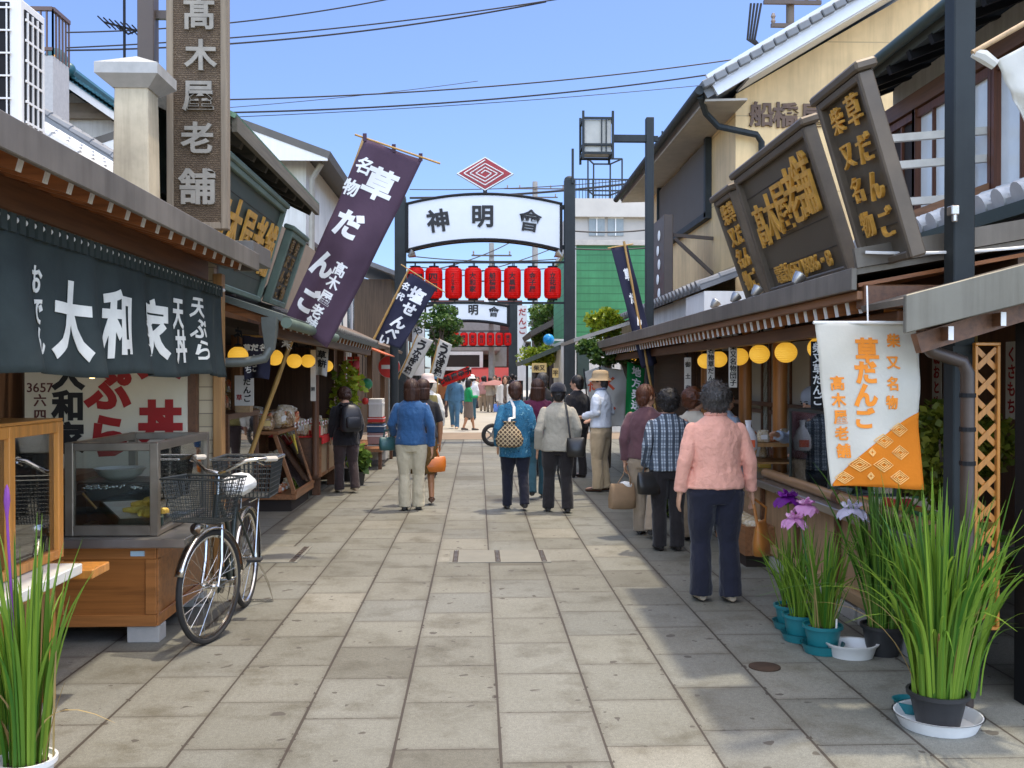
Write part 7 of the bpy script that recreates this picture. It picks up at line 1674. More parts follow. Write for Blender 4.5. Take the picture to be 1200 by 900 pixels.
for i, (px, py, w_, h_, m, lab) in enumerate(((440, 478, 16, 22, M_OFFW, 'white carton on the toy stall shelf'), (440, 492, 18, 6, M_RED, 'flat red box under the white carton'), (440, 502, 20, 10, plain('blue_box', (.03, .07, .14), .5), 'dark blue box under the flat red one'), (441, 514, 20, 13, plain('mauve_box', (.35, .22, .20), .5), 'mauve box near the bottom of the toy stall stack'), (441, 530, 22, 18, plain('grey_box', (.40, .38, .34), .6), 'grey crate at the bottom of the toy stall stack'))):
    Y = 17.2; q = PY(px, py, Y); kk = Y / FPX; T = thing('box', lab, 'box', (q.x, Y, q.z - h_ / 2 * kk), 'boxes stacked at the toy stall'); b = MB(); b.bb((q.x - w_ / 2 * kk, Y, q.z - h_ / 2 * kk), (q.x + w_ / 2 * kk, Y + .4, q.z + h_ / 2 * kk - .004)); b.build('carton', m, T, bevel=.008); b = MB(); b.bb((q.x - w_ / 2 * kk - .006, Y - .006, q.z + h_ * .18 * kk), (q.x + w_ / 2 * kk + .006, Y + .406, q.z + h_ * .28 * kk)); b.build('band', M_WHITE, T)
T = thing('toy_stall', 'low wooden toy stall under the stacked boxes at left', 'stall', (-1.9, 17.6, 0)); b = MB(); b.bb((-2.4, 16.6, .30), (-1.62, 19, .36)); b.build('shelf', M_CABIY, T)
for x, y in ((-1.66, 16.7), (-1.66, 18.8), (-2.3, 16.7)): b = MB(); b.bb((x - .03, y, 0), (x + .03, y + .06, .30)); b.build('leg', M_WOODD, T)
b = MB(); b.bb((-3.1, 16.4, .9), (-2.2, 16.45, 2.1)); b.build('poster_board', plain('poster_board', (.45, .36, .26), .7, 0, .4, 9), T)
# ================================================================== people
M_SKIN = plain('skin', (.60, .33, .21), .5, 0, .08, 12, 60, .08, Subsurface_Weight=0)
M_STOCK = plain('tan_stocking_skin', (.42, .20, .10), .5, 0, .06)
def hairmat(name, c):
    t = NT(name); co = t.co(scale=(1, 1, .25)); f = t.noise(co, 70, 4, .7)
    t.col(t.ramp(f, [(.3, sc3(c, .45)), (.7, sc3(c, 1.7))])); t.bump(f, .7, .008); return t.fin(.42, 0, .4)
H_BLK = hairmat('black_hair', (.016, .013, .012)); H_BRN = hairmat('dark_brown_hair', (.045, .018, .010)); H_RED = hairmat('red_brown_hair', (.085, .026, .010)); H_GRY = hairmat('greying_hair', (.05, .044, .04))
M_SHOE = plain('dark_shoe_leather', (.02, .016, .014), .4); M_SHOEB = plain('beige_shoe_leather', (.42, .33, .23), .6); M_SHOEBR = plain('brown_shoe_leather', (.09, .04, .02), .45)
M_EYE = plain('eye_dark', (.015, .012, .01), .2); M_LIP = plain('lips', (.38, .12, .09), .5)
def remesh(mb, name, mat, vox, parent, smooth=2, disp=None):
    me = bpy.data.meshes.new(name); me.from_pydata(mb.v, [], mb.f)
    bm = bmesh.new(); bm.from_mesh(me); bmesh.ops.recalc_face_normals(bm, faces=bm.faces); bm.to_mesh(me); bm.free()
    tmp = bpy.data.objects.new('tmp', me)
    m = tmp.modifiers.new('r', 'REMESH'); m.mode = 'VOXEL'; m.voxel_size = vox; m.adaptivity = 0
    if smooth: q = tmp.modifiers.new('s', 'SMOOTH'); q.factor = .5; q.iterations = smooth
    out = evaluated(tmp)
    bpy.data.objects.remove(tmp); bpy.data.meshes.remove(me)
    out.name = name
    if disp:
        push(out, disp)
    out.materials.clear(); out.materials.append(mat); out.shade_smooth()
    o = bpy.data.objects.new(name, out); COL.objects.link(o); o.parent = parent
    return o
def limb(b, pts, rs, n=10, flat=1.0):
    """a tapered limb with rounded joints"""
    P = [V(p) for p in pts]; pp = []; rr = []
    for i in range(len(P) - 1):
        for k in range(4):
            t = k / 4; pp.append(P[i].lerp(P[i + 1], t)); rr.append(rs[i] + (rs[i + 1] - rs[i]) * t)
    pp.append(P[-1]); rr.append(rs[-1]); b.tube(pp, rr, n)
    for p, r in zip(P, rs): b.ell(p, r, 10, 7)
def hand(b, wrist, d, side, fine, curl=.5):
    """palm, four bent fingers of different lengths and a thumb; d = direction of the hand"""
    d = V(d).normalized(); fwd = V((0, 1, 0)); x = (fwd - d * fwd.dot(d)).normalized(); n = d.cross(x) * side
    w_ = V(wrist); M = Matrix((x, n, d)).transposed()
    b.ell(w_ + d * .045, (.038, .017, .052), 10, 8, M)
    if not fine: b.ell(w_ + d * .10, (.034, .016, .045), 10, 8, M); b.tube([w_ + d * .03 + x * .03, w_ + d * .085 + x * .05], [.012, .009], 6); return
    for i, (off, L) in enumerate(((.028, .066), (.009, .074), (-.010, .068), (-.028, .052))):
        a = w_ + d * .085 + x * off; p1 = a + (d - n * curl * .35).normalized() * L * .45; p2 = p1 + (d - n * curl * 1.0).normalized() * L * .32; p3 = p2 + (d * .6 - n * curl * 1.5).normalized() * L * .25
        b.tube([w_ + d * .05 + x * off, a, p1, p2, p3], [.011, .0105, .0095, .0088, .007], 7)
    a = w_ + d * .025 + x * .03; p1 = a + (d * .7 + x * .7 - n * .2).normalized() * .035; p2 = p1 + (d * .9 + x * .25 - n * .4).normalized() * .028; b.tube([a - x * .01, a, p1, p2], [.013, .013, .011, .0085], 7)
FOLD = random.Random(3)
def folds(amp, sc_, seed, grain=(1, 1, .55)):
    o = V((seed * 3.7, seed * 1.3, seed))
    def f(co):
        p = V((co.x * grain[0], co.y * grain[1], co.z * grain[2])) * sc_ + o
        q = p + V((noise.noise(p * .7), 0, noise.noise(p * .7 + V((9, 0, 0))))) * .8
        return amp * (.8 * noise.noise(p) + .9 * (.35 - abs(noise.noise(q * 1.7)))  + .12 * noise.noise(p * 4.1))
    return f
def locks(me, style, mat, T, seed):
    """loose strands over the hair that break its outline"""
    rng = random.Random(seed); b = MB(); vs_ = me.vertices; n = 2200 if style == 'curly' else 1100
    for _ in range(n):
        v = vs_[rng.randrange(len(vs_))]; p = v.co.copy(); nn = v.normal.copy()
        if nn.z < -.6: continue
        down = V((0, 0, -1)) - nn * V((0, 0, -1)).dot(nn); r = V((rng.uniform(-1, 1), rng.uniform(-1, 1), rng.uniform(-1, 1)))
        if style == 'curly': d = (down * .4 + r).normalized(); L, lift, cu = rng.uniform(.02, .042), .55, 1.6
        else: d = (down + r * .35).normalized(); L, lift, cu = rng.uniform(.03, .07), .16, .3
        s = d.cross(nn).normalized() * rng.uniform(.0012, .003); pts = []
        q = p - nn * .004; h = d * .8 + nn * lift
        for k in range(5):
            pts.append(q.copy()); q = q + h.normalized() * L / 4; h = h - nn * (lift * .55) + r.cross(nn) * .25 * cu
        out = []
        for k, q in enumerate(pts): w_ = s * (1 - (k / 4) ** 2 * .85); out += [q - w_, q + w_]
        b.add(out, [(2 * k, 2 * k + 1, 2 * k + 3, 2 * k + 2) for k in range(4)])
    b.build('hair_strands', mat, T, smooth=True)
PERSON_N = [0]
def person(label, x, y, face=0, H=1.6, wide=1.0, top=None, hem=.70, topc=None, sleeve=1.0, bottom='trousers', bot=None, shoe=None, hair='short', hairm=None, hat=None,
           arms=None, legs=None, turn=0, nod=0, lean=0, vox=.012, facing_seen=False, shoulders=1.0, collar=None, leg_skin=None, group=None, heel=0, vest=None, flare=1.0):
    """a figure facing +Y in its own space, then turned by face degrees; all heights are for a 1.6 m body and scaled"""
    PERSON_N[0] += 1; sd = PERSON_N[0]
    T = thing('person', label, 'person', (0, 0, 0), group)
    fine = vox < .0105
    w = wide
    LA = arms[0] if arms else None; RA = arms[1] if arms else None
    dl = {-1: ((-.215 * w, -.03, 1.03), (-.225 * w, .03, .80)), 1: ((.215 * w, -.03, 1.03), (.225 * w, .03, .80))}
    A = {-1: LA or dl[-1], 1: RA or dl[1]}
    lg = legs or (((-.085, .02, .07), 0), ((.085, -.02, .07), 0))
    ly = lambda z: lean * max(0, z - .85)          # forward lean of the trunk
    def T_(p): p = V(p); return V((p.x, p.y + ly(p.z), p.z))
    sh = {s: V((s * .150 * w * shoulders, ly(1.27), 1.262)) for s in (-1, 1)}
    hips = {s: V((s * .082 * w, 0, .80)) for s in (-1, 1)}
    ank = {-1: V(lg[0][0]), 1: V(lg[1][0])}; liftk = {-1: lg[0][1], 1: lg[1][1]}
    knee = {}
    for s in (-1, 1):
        m = hips[s].lerp(ank[s], .50); knee[s] = V((m.x, m.y + .02 + liftk[s], m.z))
    hc = V((0, ly(1.48) + .015 + nod * .05, 1.476 - abs(nod) * .02)); MH = (Matrix.Rotation(R(turn), 3, 'Z') @ Matrix.Rotation(-nod * .5, 3, 'X')) * 1.09
    hd = lambda p: hc + MH @ V(p)
    # body
    b = MB()
    b.loft([(T_((0, 0, z)), (hw * w, 0, 0), (0, dd * (w * .5 + .5), 0)) for z, hw, dd in ((.74, .10, .08), (.80, .15, .10), (.88, .158, .105), (1.0, .13, .09), (1.12, .14, .10), (1.22, .15, .10), (1.28, .135, .08), (1.33, .085, .06), (1.37, .055, .05))], 18)
    b.tube([T_((0, -.005, 1.30)), T_((0, .0, 1.37)), hd((0, -.01, -.06))], [.06, .05, .05], 12)
    b.ell(hc + MH @ V((0, -.005, .012)), (.073, .092, .098), 18, 12, MH); b.ell(hd((0, .022, -.052)), (.054, .062, .058), 14, 9, MH)
    b.tube([hd((0, .085, .012)), hd((0, .105, -.022)), hd((0, .092, -.03))], [.009, .0145, .009], 7)
    for s in (-1, 1): b.ell(hd((s * .074, -.005, -.012)), (.010, .018, .030), 8, 6, MH)
    b.ell(hd((0, .08, -.066)), (.022, .012, .008), 8, 5, MH)
    for s in (-1, 1):
        el, wr = T_(A[s][0]), T_(A[s][1])
        limb(b, [sh[s], el, wr], [.047, .038, .025]); dh = (wr - el).normalized()
        hd_d = V(A[s][2]) if len(A[s]) > 2 else dh
        hand(b, wr, hd_d, s, fine)
        limb(b, [hips[s], knee[s], ank[s]], [.082, .052, .034]); b.ell(knee[s].lerp(ank[s], .3) + V((0, -.02, 0)), (.046, .05, .09), 10, 7)
        f = ank[s]; b.ell(f + V((0, .055, -.035)), (.04, .115, .03), 12, 7)
    remesh(b, 'body', M_SKIN if leg_skin is None else leg_skin, vox * .85 if fine else vox, T, 2)
    if facing_seen:
        for s in (-1, 1):
            e = MB(); e.ell(hd((s * .030, .083, .012)), (.014, .007, .007), 8, 6, MH); e.build('eye', M_EYE, T, smooth=True)
            e = MB(); e.tube([hd((s * .016, .091, .032)), hd((s * .032, .089, .036)), hd((s * .046, .078, .031))], .004, 5); e.build('eyebrow', H_BLK, T, smooth=True)
        e = MB(); e.ell(hd((0, .087, -.068)), (.022, .008, .006), 8, 5, MH); e.build('lips', M_LIP, T, smooth=True)
    # lower garment
    if bottom == 'trousers':
        b = MB(); b.loft([((0, 0, z), (hw * w, 0, 0), (0, dd * (w * .5 + .5), 0)) for z, hw, dd in ((.72, .145, .105), (.80, .172, .125), (.88, .172, .122), (.97, .148, .108), (1.02, .140, .104))], 18)
        for s in (-1, 1):
            a2 = ank[s] + V((0, 0, -.015)); k_ = knee[s]
            pts = [hips[s] + V((s * .004, 0, .0)), hips[s].lerp(k_, .5), k_, k_.lerp(a2, .55) + V((0, -.015, 0)), a2 + V((0, -.008, -.01))]
            rs = [.098 * w, .088 * w, .069 * w ** .5, .064 * flare, .066 * flare]
            pp, rr = [], []
            for i in range(4):
                for kk in range(4): t = kk / 4; pp.append(pts[i].lerp(pts[i + 1], t)); rr.append(rs[i] + (rs[i + 1] - rs[i]) * t)
            pp.append(pts[-1]); rr.append(rs[-1]); b.tube(pp, rr, 14)
        fz = folds(.009, 9, sd)
        remesh(b, 'trousers', bot, vox, T, 2, fz)
    elif bottom == 'skirt':
        b = MB(); b.loft([((0, .0, z), (hw * w, 0, 0), (0, dd, 0)) for z, hw, dd in ((.40, .175, .15), (.55, .18, .145), (.72, .18, .135), (.85, .17, .12), (.98, .145, .105), (1.02, .14, .10))], 24)
        remesh(b, 'skirt', bot, vox, T, 2, folds(.012, 12, sd, (1, 1, .1)))
    # upper garment
    b = MB(); zt = hem
    rings = []
    base = [(.60, .192, .140), (.70, .186, .138), (.80, .184, .134), (.88, .18, .128), (.98, .160, .118), (1.08, .162, .122), (1.18, .170, .126), (1.25, .163, .112), (1.295, .138, .094), (1.33, .098, .076), (1.362, .066, .062)]
    prev = None
    for z, hw, dd in base:
        if z < zt - .001: prev = (z, hw, dd); continue
        if prev and not rings and z > zt + .001:
            t = (zt - prev[0]) / (z - prev[0]); rings.append((zt, prev[1] + (hw - prev[1]) * t, prev[2] + (dd - prev[2]) * t))
        rings.append((z, hw, dd))
    b.loft([(T_((0, -.004, z)), (hw * w * (shoulders if z > 1.2 else 1), 0, 0), (0, dd * (w * .6 + .4), 0)) for z, hw, dd in rings], 22)
    for s in (-1, 1):
        el, wr = T_(A[s][0]), T_(A[s][1])
        if sleeve > .55:
            e2 = el.lerp(wr, (sleeve - .5) * 2 * .97)
            pts = [sh[s] + V((-s * .04, 0, -.005)), sh[s] + V((s * .006, 0, -.02)), sh[s].lerp(el, .5), el, el.lerp(e2, .5), e2]; rs = [.040, .057, .060, .054, .050, .047]
        else:
            e2 = sh[s].lerp(el, sleeve * 2); pts = [sh[s] + V((-s * .04, 0, -.005)), sh[s] + V((s * .006, 0, -.02)), sh[s].lerp(e2, .5), e2]; rs = [.040, .056, .058, .056]
        b.tube(pts, rs, 12); b.ell(sh[s] - Z3 * .006, .052, 12, 8); b.ell(el, .052, 10, 7) if sleeve > .55 else None
    fz1 = folds(.010, 8, sd + .5)
    remesh(b, 'jacket' if hem < .85 else 'shirt', top, vox, T, 3, fz1)
    if collar is not None:
        b = MB(); b.tube([T_((.07 * math.cos(a), .062 * math.sin(a) - .004, 1.358 + .02 * (1 - math.sin(a)) * .5)) for a in [2 * math.pi * i / 20 for i in range(20)]], .017, 8, closed=True); b.build('collar', collar, T, smooth=True)
    if vest is not None:
        b = MB(); b.loft([(T_((0, -.004, z)), (hw * w * 1.05, 0, 0), (0, dd * 1.06, 0)) for z, hw, dd in rings[:-2]], 22); remesh(b, 'vest', vest, vox, T, 2)
    # shoes
    for s in (-1, 1):
        f = ank[s]; b = MB(); dz = -.035
        yaw = 0
        b.loft([(f + V((0, yy, dz + hz)), (hw, 0, 0), (0, 0, hh)) for yy, hw, hh, hz in ((-.065, .022, .022, .0), (-.045, .036, .034, .006), (.0, .040, .036, .008), (.06, .045, .030, .0), (.11, .044, .024, -.006), (.15, .033, .018, -.012), (.168, .012, .008, -.016))], 14)
        if heel: b.tube([f + V((0, -.045, -.03)), f + V((0, -.05, -.07))], [.016, .009], 7)
        b.build('shoe', shoe or M_SHOE, T, smooth=True)
    # hair
    b = MB(); HM = hairm or H_BLK
    b.ell(hd((0, -.016, .026)), (.084, .092, .094), 20, 14, MH)
    b.ell(hd((0, -.045, -.02)), (.074, .062, .070), 16, 10, MH)
    hs = None
    if hair == 'short': b.ell(hd((0, -.055, -.055)), (.058, .045, .045), 14, 9, MH); hs = folds(.006, 28, sd, (1, 1, .5))
    elif hair == 'curly': b.ell(hd((0, -.028, .024)), (.099, .100, .103), 18, 12, MH); b.ell(hd((0, -.05, -.03)), (.086, .066, .066), 16, 10, MH); hs = folds(.010, 22, sd, (1, 1, 1))
    elif hair == 'bob':
        b.loft([(hd((0, -.03 - .0 * k, z)), MH @ V((hw, 0, 0)), MH @ V((0, dd, 0))) for k, (z, hw, dd) in enumerate(((-.145, .070, .050), (-.12, .086, .068), (-.06, .090, .076), (.0, .088, .080)))], 20); hs = folds(.005, 24, sd, (1, 1, .2))
    elif hair == 'long':
        b.loft([(hd((0, -.045, z)), MH @ V((hw, 0, 0)), MH @ V((0, dd, 0))) for z, hw, dd in ((-.26, .055, .028), (-.22, .075, .042), (-.12, .092, .062), (-.04, .092, .070), (.0, .086, .075))], 20); hs = folds(.006, 20, sd, (1, 1, .15))
    ho = remesh(b, 'hair', HM, max(.006, vox * .6), T, 1, hs)
    if fine and hat is None: locks(ho.data, hair, HM, T, sd)
    if hat is not None:
        kind, hm = hat; b = MB()
        if kind == 'bucket': b.lathe([(.0, .125), (.05, .122), (.082, .108), (.092, .07), (.096, .03), (.128, -.002), (.132, -.008), (.126, -.006), (.09, .02), (.0, .03)], hd((0, -.008, .015)), 26, MH @ Matrix.Scale(1.12, 3, (0, 1, 0)))
        elif kind == 'cap':
            b.lathe([(.0, .112), (.04, .106), (.075, .082), (.091, .04), (.092, .005), (.0, .008)], hd((0, -.012, .015)), 24, MH @ Matrix.Scale(1.1, 3, (0, 1, 0)))
            b.lathe([(.0, .0), (.075, -.004), (.078, -.012), (.0, -.008)], hd((0, .085, .025)), 20, MH)
        elif kind == 'kerchief':
            b.ell(hd((0, -.012, .03)), (.088, .100, .094), 18, 12, MH); b.ell(hd((0, -.06, -.03)), (.07, .05, .075), 14, 9, MH); b.tube([hd((0, -.08, -.05)), hd((0, -.13, -.14))], [.045, .01], 8)
        b.build('hat', hm, T, smooth=True, angle=60)
    s_ = H / 1.6; T.scale = (s_, s_, s_); T.location = (x, y, 0); T.rotation_euler = (0, 0, R(face)); T['_h'] = H
    return T
def pw(T, p):
    """a point of a figure's own space in the world"""
    s = T.scale[0]; r = Matrix.Rotation(T.rotation_euler.z, 3, 'Z'); return V(T.location) + r @ (V(p) * s)

def m_plaid():
    t = NT('plaid_shirt'); sp = t.n('SeparateXYZ'); t.l(t.co(), sp.inputs[0])
    fx = t.math('FRACT', t.math('MULTIPLY', sp.outputs[0], 15)); fz = t.math('FRACT', t.math('MULTIPLY', sp.outputs[2], 13))
    a = t.math('LESS_THAN', fx, .42); c = t.math('LESS_THAN', fz, .40); a2 = t.math('LESS_THAN', t.math('ABSOLUTE', t.math('SUBTRACT', fx, .7)), .06); c2 = t.math('LESS_THAN', t.math('ABSOLUTE', t.math('SUBTRACT', fz, .7)), .05)
    k = t.mix(t.math('MULTIPLY', a, .86), (.40, .46, .52), (.02, .026, .04)); k = t.mix(t.math('MULTIPLY', c, .55), k, (.05, .07, .10)); k = t.mix(t.math('MULTIPLY', t.math('MAXIMUM', a2, c2), .8), k, (.06, .08, .12))
    n = t.noise(t.co(), 90, 3); t.col(t.mix(.4, k, t.ramp(n, [(.3, (.5, .5, .5)), (.7, (1.3, 1.3, 1.3))]), 'MULTIPLY')); t.bump(t.noise(t.co(), 9, 4), .4, .02); return t.fin(.9, 0, .2)
def m_print(name, stops, sc_, bump=.4):
    t = NT(name); n = t.noise(t.co(), sc_, 5, .7); t.col(t.ramp(n, stops)); t.bump(t.noise(t.co(), 9, 4), bump, .02); return t.fin(.9, 0, .2)
C_PINK = cloth('pink_linen', (.88, .43, .32), .08, .7, ws=7); C_NAVY = cloth('navy_trousers', (.016, .017, .030), .25, .4); C_PLAID = m_plaid()
C_PURP = cloth('plum_knit', (.13, .062, .072), .12, .4); C_TAUPE = cloth('taupe_trousers', (.38, .30, .215), .08, .5); C_WHT = cloth('pale_blue_shirt', (.78, .82, .88), .06, .6)
C_KHAKI = cloth('khaki_trousers', (.58, .44, .27), .08, .6); C_GREY = cloth('grey_olive_jacket', (.38, .355, .29), .1, .5); C_BLK = cloth('black_trousers', (.022, .019, .020), .2, .4)
C_TUNIC = m_print('blue_batik_tunic', [(.34, (.012, .05, .11)), (.46, (.05, .20, .33)), (.56, (.02, .11, .21)), (.68, (.22, .46, .56))], 22)
C_AUB = cloth('aubergine_top', (.10, .014, .045), .15, .5); C_JEAN = cloth('teal_jeans', (.04, .115, .16), .15, .5); C_BLUE = cloth('royal_blue_jacket', (.03, .10, .24), .1, .6)
C_BEIGE = cloth('pale_khaki_trousers', (.56, .50, .36), .06, .6); C_SKIRT = m_print('olive_print_skirt', [(.35, (.05, .03, .012)), (.5, (.15, .09, .03)), (.65, (.07, .05, .02))], 40)
C_DKJ = cloth('black_jacket', (.018, .017, .020), .2, .5); C_BRT = cloth('brown_black_trousers', (.05, .034, .034), .12, .5); C_DENIM = cloth('denim_blue', (.07, .17, .28), .15, .5)
C_GRN = cloth('bright_green_cardigan', (.01, .30, .10), .1, .4); C_SKT2 = cloth('grey_brown_skirt', (.17, .13, .10), .1, .4); C_BRNJ = cloth('brown_jacket', (.22, .085, .03), .12, .5); C_CRM = cloth('cream_top', (.58, .52, .42), .08, .5)
C_WCAR = cloth('white_cardigan', (.72, .70, .64), .06, .5); C_OLV = cloth('olive_vest', (.20, .17, .06), .1, .5); C_ROSE = cloth('rose_top', (.55, .30, .28), .08, .5); C_SMOCK = cloth('grey_blue_smock', (.36, .42, .50), .1, .6); C_STRAW = plain('straw_hat', (.62, .50, .36), .9, 0, .1, 20); C_PKH = plain('pale_pink_hat', (.66, .52, .46), .9, 0, .1, 20); C_NCAP = cloth('dark_navy_cap', (.022, .024, .034), .15)
WHITE_H = plain('white_sun_hat', (.8, .78, .74), .9)

walkL = (((-.085, .13, .075), .02), ((.085, -.16, .12), .03)); walkR = (((-.085, -.16, .12), .03), ((.085, .13, .075), .02))
def at(px, py): q = PZ(px, py); return q.x, q.y
# nearest group at the right hand shop
x, y = at(838, 704)
P_PINK = person('woman in a salmon pink linen jacket and navy trousers seen from behind', x, y, 4, 1.535, 1.16, C_PINK, .83, bottom='trousers', bot=C_NAVY, shoe=M_SHOEB, hair='curly', hairm=H_GRY, vox=.0095, turn=-6, collar=C_PINK,
    arms=(((-.245, -.05, 1.03), (-.265, .0, .80)), ((.25, -.03, 1.03), (.285, .03, .80))), legs=(((-.10, .03, .07), 0), ((.105, -.03, .07), 0)), flare=1.25)
x, y = at(783, 645)
P_PLAID = person('woman in a blue and black plaid shirt with black trousers', x, y, 6, 1.46, 1.08, C_PLAID, .80, bottom='trousers', bot=C_BLK, hair='curly', hairm=H_BLK, vox=.0095, arms=(((-.23, -.06, 1.05), (-.225, .06, .84)), ((.215, .05, 1.06), (.14, .2, .98))), flare=1.1)
x, y = at(757, 628)
P_PLUM = person('short haired woman in a plum knit top carrying a tan shopping bag', x, y, -22, 1.50, 1.10, C_PURP, .82, bottom='trousers', bot=C_TAUPE, hair='short', hairm=H_RED, vox=.0095, turn=-38, facing_seen=True,
    arms=(((-.225, -.07, 1.02), (-.225, -.02, .79)), ((.215, .0, 1.04), (.2, .1, .84))), legs=(((-.085, .1, .07), .01), ((.095, -.17, .11), .03)), flare=1.15)
x, y = at(817, 640)
person('woman with curly red brown hair half hidden behind the pink jacket', x + .02, y + .25, -50, 1.47, 1.02, C_CRM, .8, bottom='trousers', bot=C_TAUPE, hair='curly', hairm=H_RED, vox=.011, turn=-20, facing_seen=True)
x, y = at(868, 640)
person('dark haired customer leaning to the counter beyond the pink jacket', x, y + .6, -60, 1.46, 1.0, C_SMOCK, .8, bottom='trousers', bot=C_BLK, hair='short', hairm=H_BLK, vox=.012, turn=-10, facing_seen=True)
# man at the right with a hat
x, y = at(704, 576)
P_HAT = person('man in a tan bucket hat, pale shirt and khaki trousers looking left', x, y, 62, 1.64, 1.10, C_WHT, .86, bottom='trousers', bot=C_KHAKI, shoe=M_SHOEBR, hair='short', hairm=H_GRY, hat=('bucket', plain('tan_hat', (.42, .30, .17), .9, 0, .1, 20)), vox=.0105, turn=18, facing_seen=True, collar=cloth('shirt_collar', (.25, .28, .36)),
    arms=(((-.21, -.02, 1.06), (-.12, .20, 1.0)), ((.235, -.06, 1.06), (.16, .17, .96))), flare=1.15)
x, y = at(654, 600)
P_GREY = person('man in a grey olive jacket and dark cap with a black shoulder bag', x, y, 0, 1.50, 1.12, C_GREY, .76, bottom='trousers', bot=C_BLK, hair='short', hairm=H_BLK, hat=('cap', C_NCAP), vox=.0105, turn=4, arms=(((-.245, -.08, 1.02), (-.255, .02, .78)), ((.24, -.04, 1.04), (.23, .08, .84))), legs=(((-.12, .06, .07), .02), ((.11, -.08, .075), .01)), flare=1.15)
x, y = at(604, 597)
P_TUNIC = person('woman in a long blue batik tunic with a patterned drawstring bag', x, y, 4, 1.52, 1.08, C_TUNIC, .66, bottom='trousers', bot=C_NAVY, hair='short', hairm=H_BRN, vox=.0105, turn=-4, arms=(((-.225, -.06, 1.02), (-.215, .06, .80)), ((.22, -.03, 1.02), (.2, .12, .84))), legs=(((-.095, .09, .07), .02), ((.10, -.14, .10), .03)))
x, y = at(630, 584)
person('long haired woman in an aubergine top and teal jeans beside the blue tunic', x, y, 0, 1.55, 1.0, C_AUB, .80, sleeve=.45, bottom='trousers', bot=C_JEAN, hair='long', hairm=H_BRN, vox=.011, legs=walkR, arms=(((-.215, -.03, 1.03), (-.1, .14, .92)), ((.215, -.02, 1.03), (.23, .06, .80))))
x, y = at(688, 570)
person('man in black between the grey jacket and the bucket hat', x - .02, y + 1.2, 30, 1.60, 1.0, C_DKJ, .78, bottom='trousers', bot=C_BLK, hair='short', vox=.014, turn=30, facing_seen=True)
x, y = at(640, 560)
person('grey haired head showing above the woman in the blue tunic', x - .03, y + .4, 0, 1.64, 1.0, C_DKJ, .78, bottom='trousers', bot=C_BLK, hair='short', hairm=H_GRY, vox=.014)
# left group
x, y = at(482, 598)
P_BLUE = person('woman in a royal blue jacket and pale khaki trousers seen from behind', x, y, 0, 1.55, 1.06, C_BLUE, .80, bottom='trousers', bot=C_BEIGE, hair='bob', hairm=H_BRN, vox=.0095, turn=14, shoulders=1.04,
    arms=(((-.24, .0, 1.05), (-.22, .16, .92)), ((.24, -.04, 1.02), (.25, .0, .77))), legs=(((-.08, .0, .07), 0), ((.085, .05, .07), 0)), flare=1.15)
x, y = at(499, 591)
P_TAN = person('woman in a brown print skirt and heels carrying an orange handbag', x - .03, y, 2, 1.55, 1.0, C_DKJ, .86, sleeve=.45, bottom='skirt', bot=C_SKIRT, shoe=M_SHOEBR, hair='bob', hairm=H_BRN, vox=.0105, heel=1, leg_skin=M_STOCK, legs=(((-.085, .10, .09), .02), ((.105, -.06, .10), .02)),
    arms=(((-.21, -.03, 1.03), (-.2, .06, .82)), ((.215, .0, 1.03), (.21, .06, .80))), turn=-20)
x, y = at(499, 560)
person('woman in an olive vest with white sleeves ahead of the blue jacket', x + .03, y, 10, 1.60, 1.0, C_WCAR, .82, bottom='trousers', bot=C_BRT, hair='short', hairm=H_GRY, hat=('bucket', C_PKH), vox=.013, vest=C_OLV)
x, y = at(406, 577)
P_PACK = person('person in a black jacket with a black backpack browsing the sweets stall', x, y, 26, 1.44, 1.12, C_DKJ, .72, bottom='trousers', bot=C_BRT, shoe=M_SHOEB, hair='curly', hairm=H_BRN, vox=.0105, turn=22, nod=1.0, lean=.10, legs=(((-.09, .06, .07), .02), ((.095, -.13, .10), .02)), arms=(((-.22, .02, 1.03), (-.2, .14, .84)), ((.225, -.04, 1.02), (.22, .08, .80))), flare=1.1)
# far crowd
def far(label, px, py, face, **k):
    x, y = at(px, py); return person(label, x, y, face, vox=.02, **k)
P_DENIM = far('man in denim with a cap walking toward the camera in the side road', 533, 502.5, 172, H=1.66, wide=1.1, top=C_DENIM, hem=.78, bottom='trousers', bot=C_DENIM, hat=('cap', C_DENIM), facing_seen=True, legs=walkL, shoe=M_SHOEB)
P_GREEN = far('woman in a bright green cardigan and grey skirt walking right', 549, 505, -70, H=1.50, wide=1.0, top=C_GRN, hem=.90, bottom='skirt', bot=C_SKT2, hair='bob', hairm=H_BLK, facing_seen=True, legs=(((-.08, .2, .08), .03), ((.08, -.2, .10), .02)), leg_skin=M_STOCK, arms=(((-.2, .06, 1.05), (-.1, .24, 1.04)), ((.2, .04, 1.05), (.12, .26, 1.06))))
far('person in a white shirt and cap beyond the brown jacket at left', 511, 490, -4, H=1.58, top=C_CRM, hem=.8, bottom='trousers', bot=C_BLK, hat=('cap', C_DENIM), legs=walkR)
far('person in a brown jacket and white hat walking away', 520, 491, 4, H=1.58, wide=1.1, top=C_BRNJ, hem=.76, bottom='trousers', bot=C_BRT, hat=('bucket', WHITE_H), legs=walkL)
far('person in a rose top under the parasol far down the street', 566, 482, 0, H=1.58, top=C_ROSE, hem=.78, bottom='trousers', bot=C_TAUPE)
P_PARA = far('person in a cream top holding the dusky parasol', 574, 483, 0, H=1.54, top=C_CRM, hem=.76, bottom='trousers', bot=C_TAUPE, arms=(((-.2, 0, 1.05), (-.1, .18, 1.15)), ((.215, -.03, 1.03), (.225, .03, .80))))
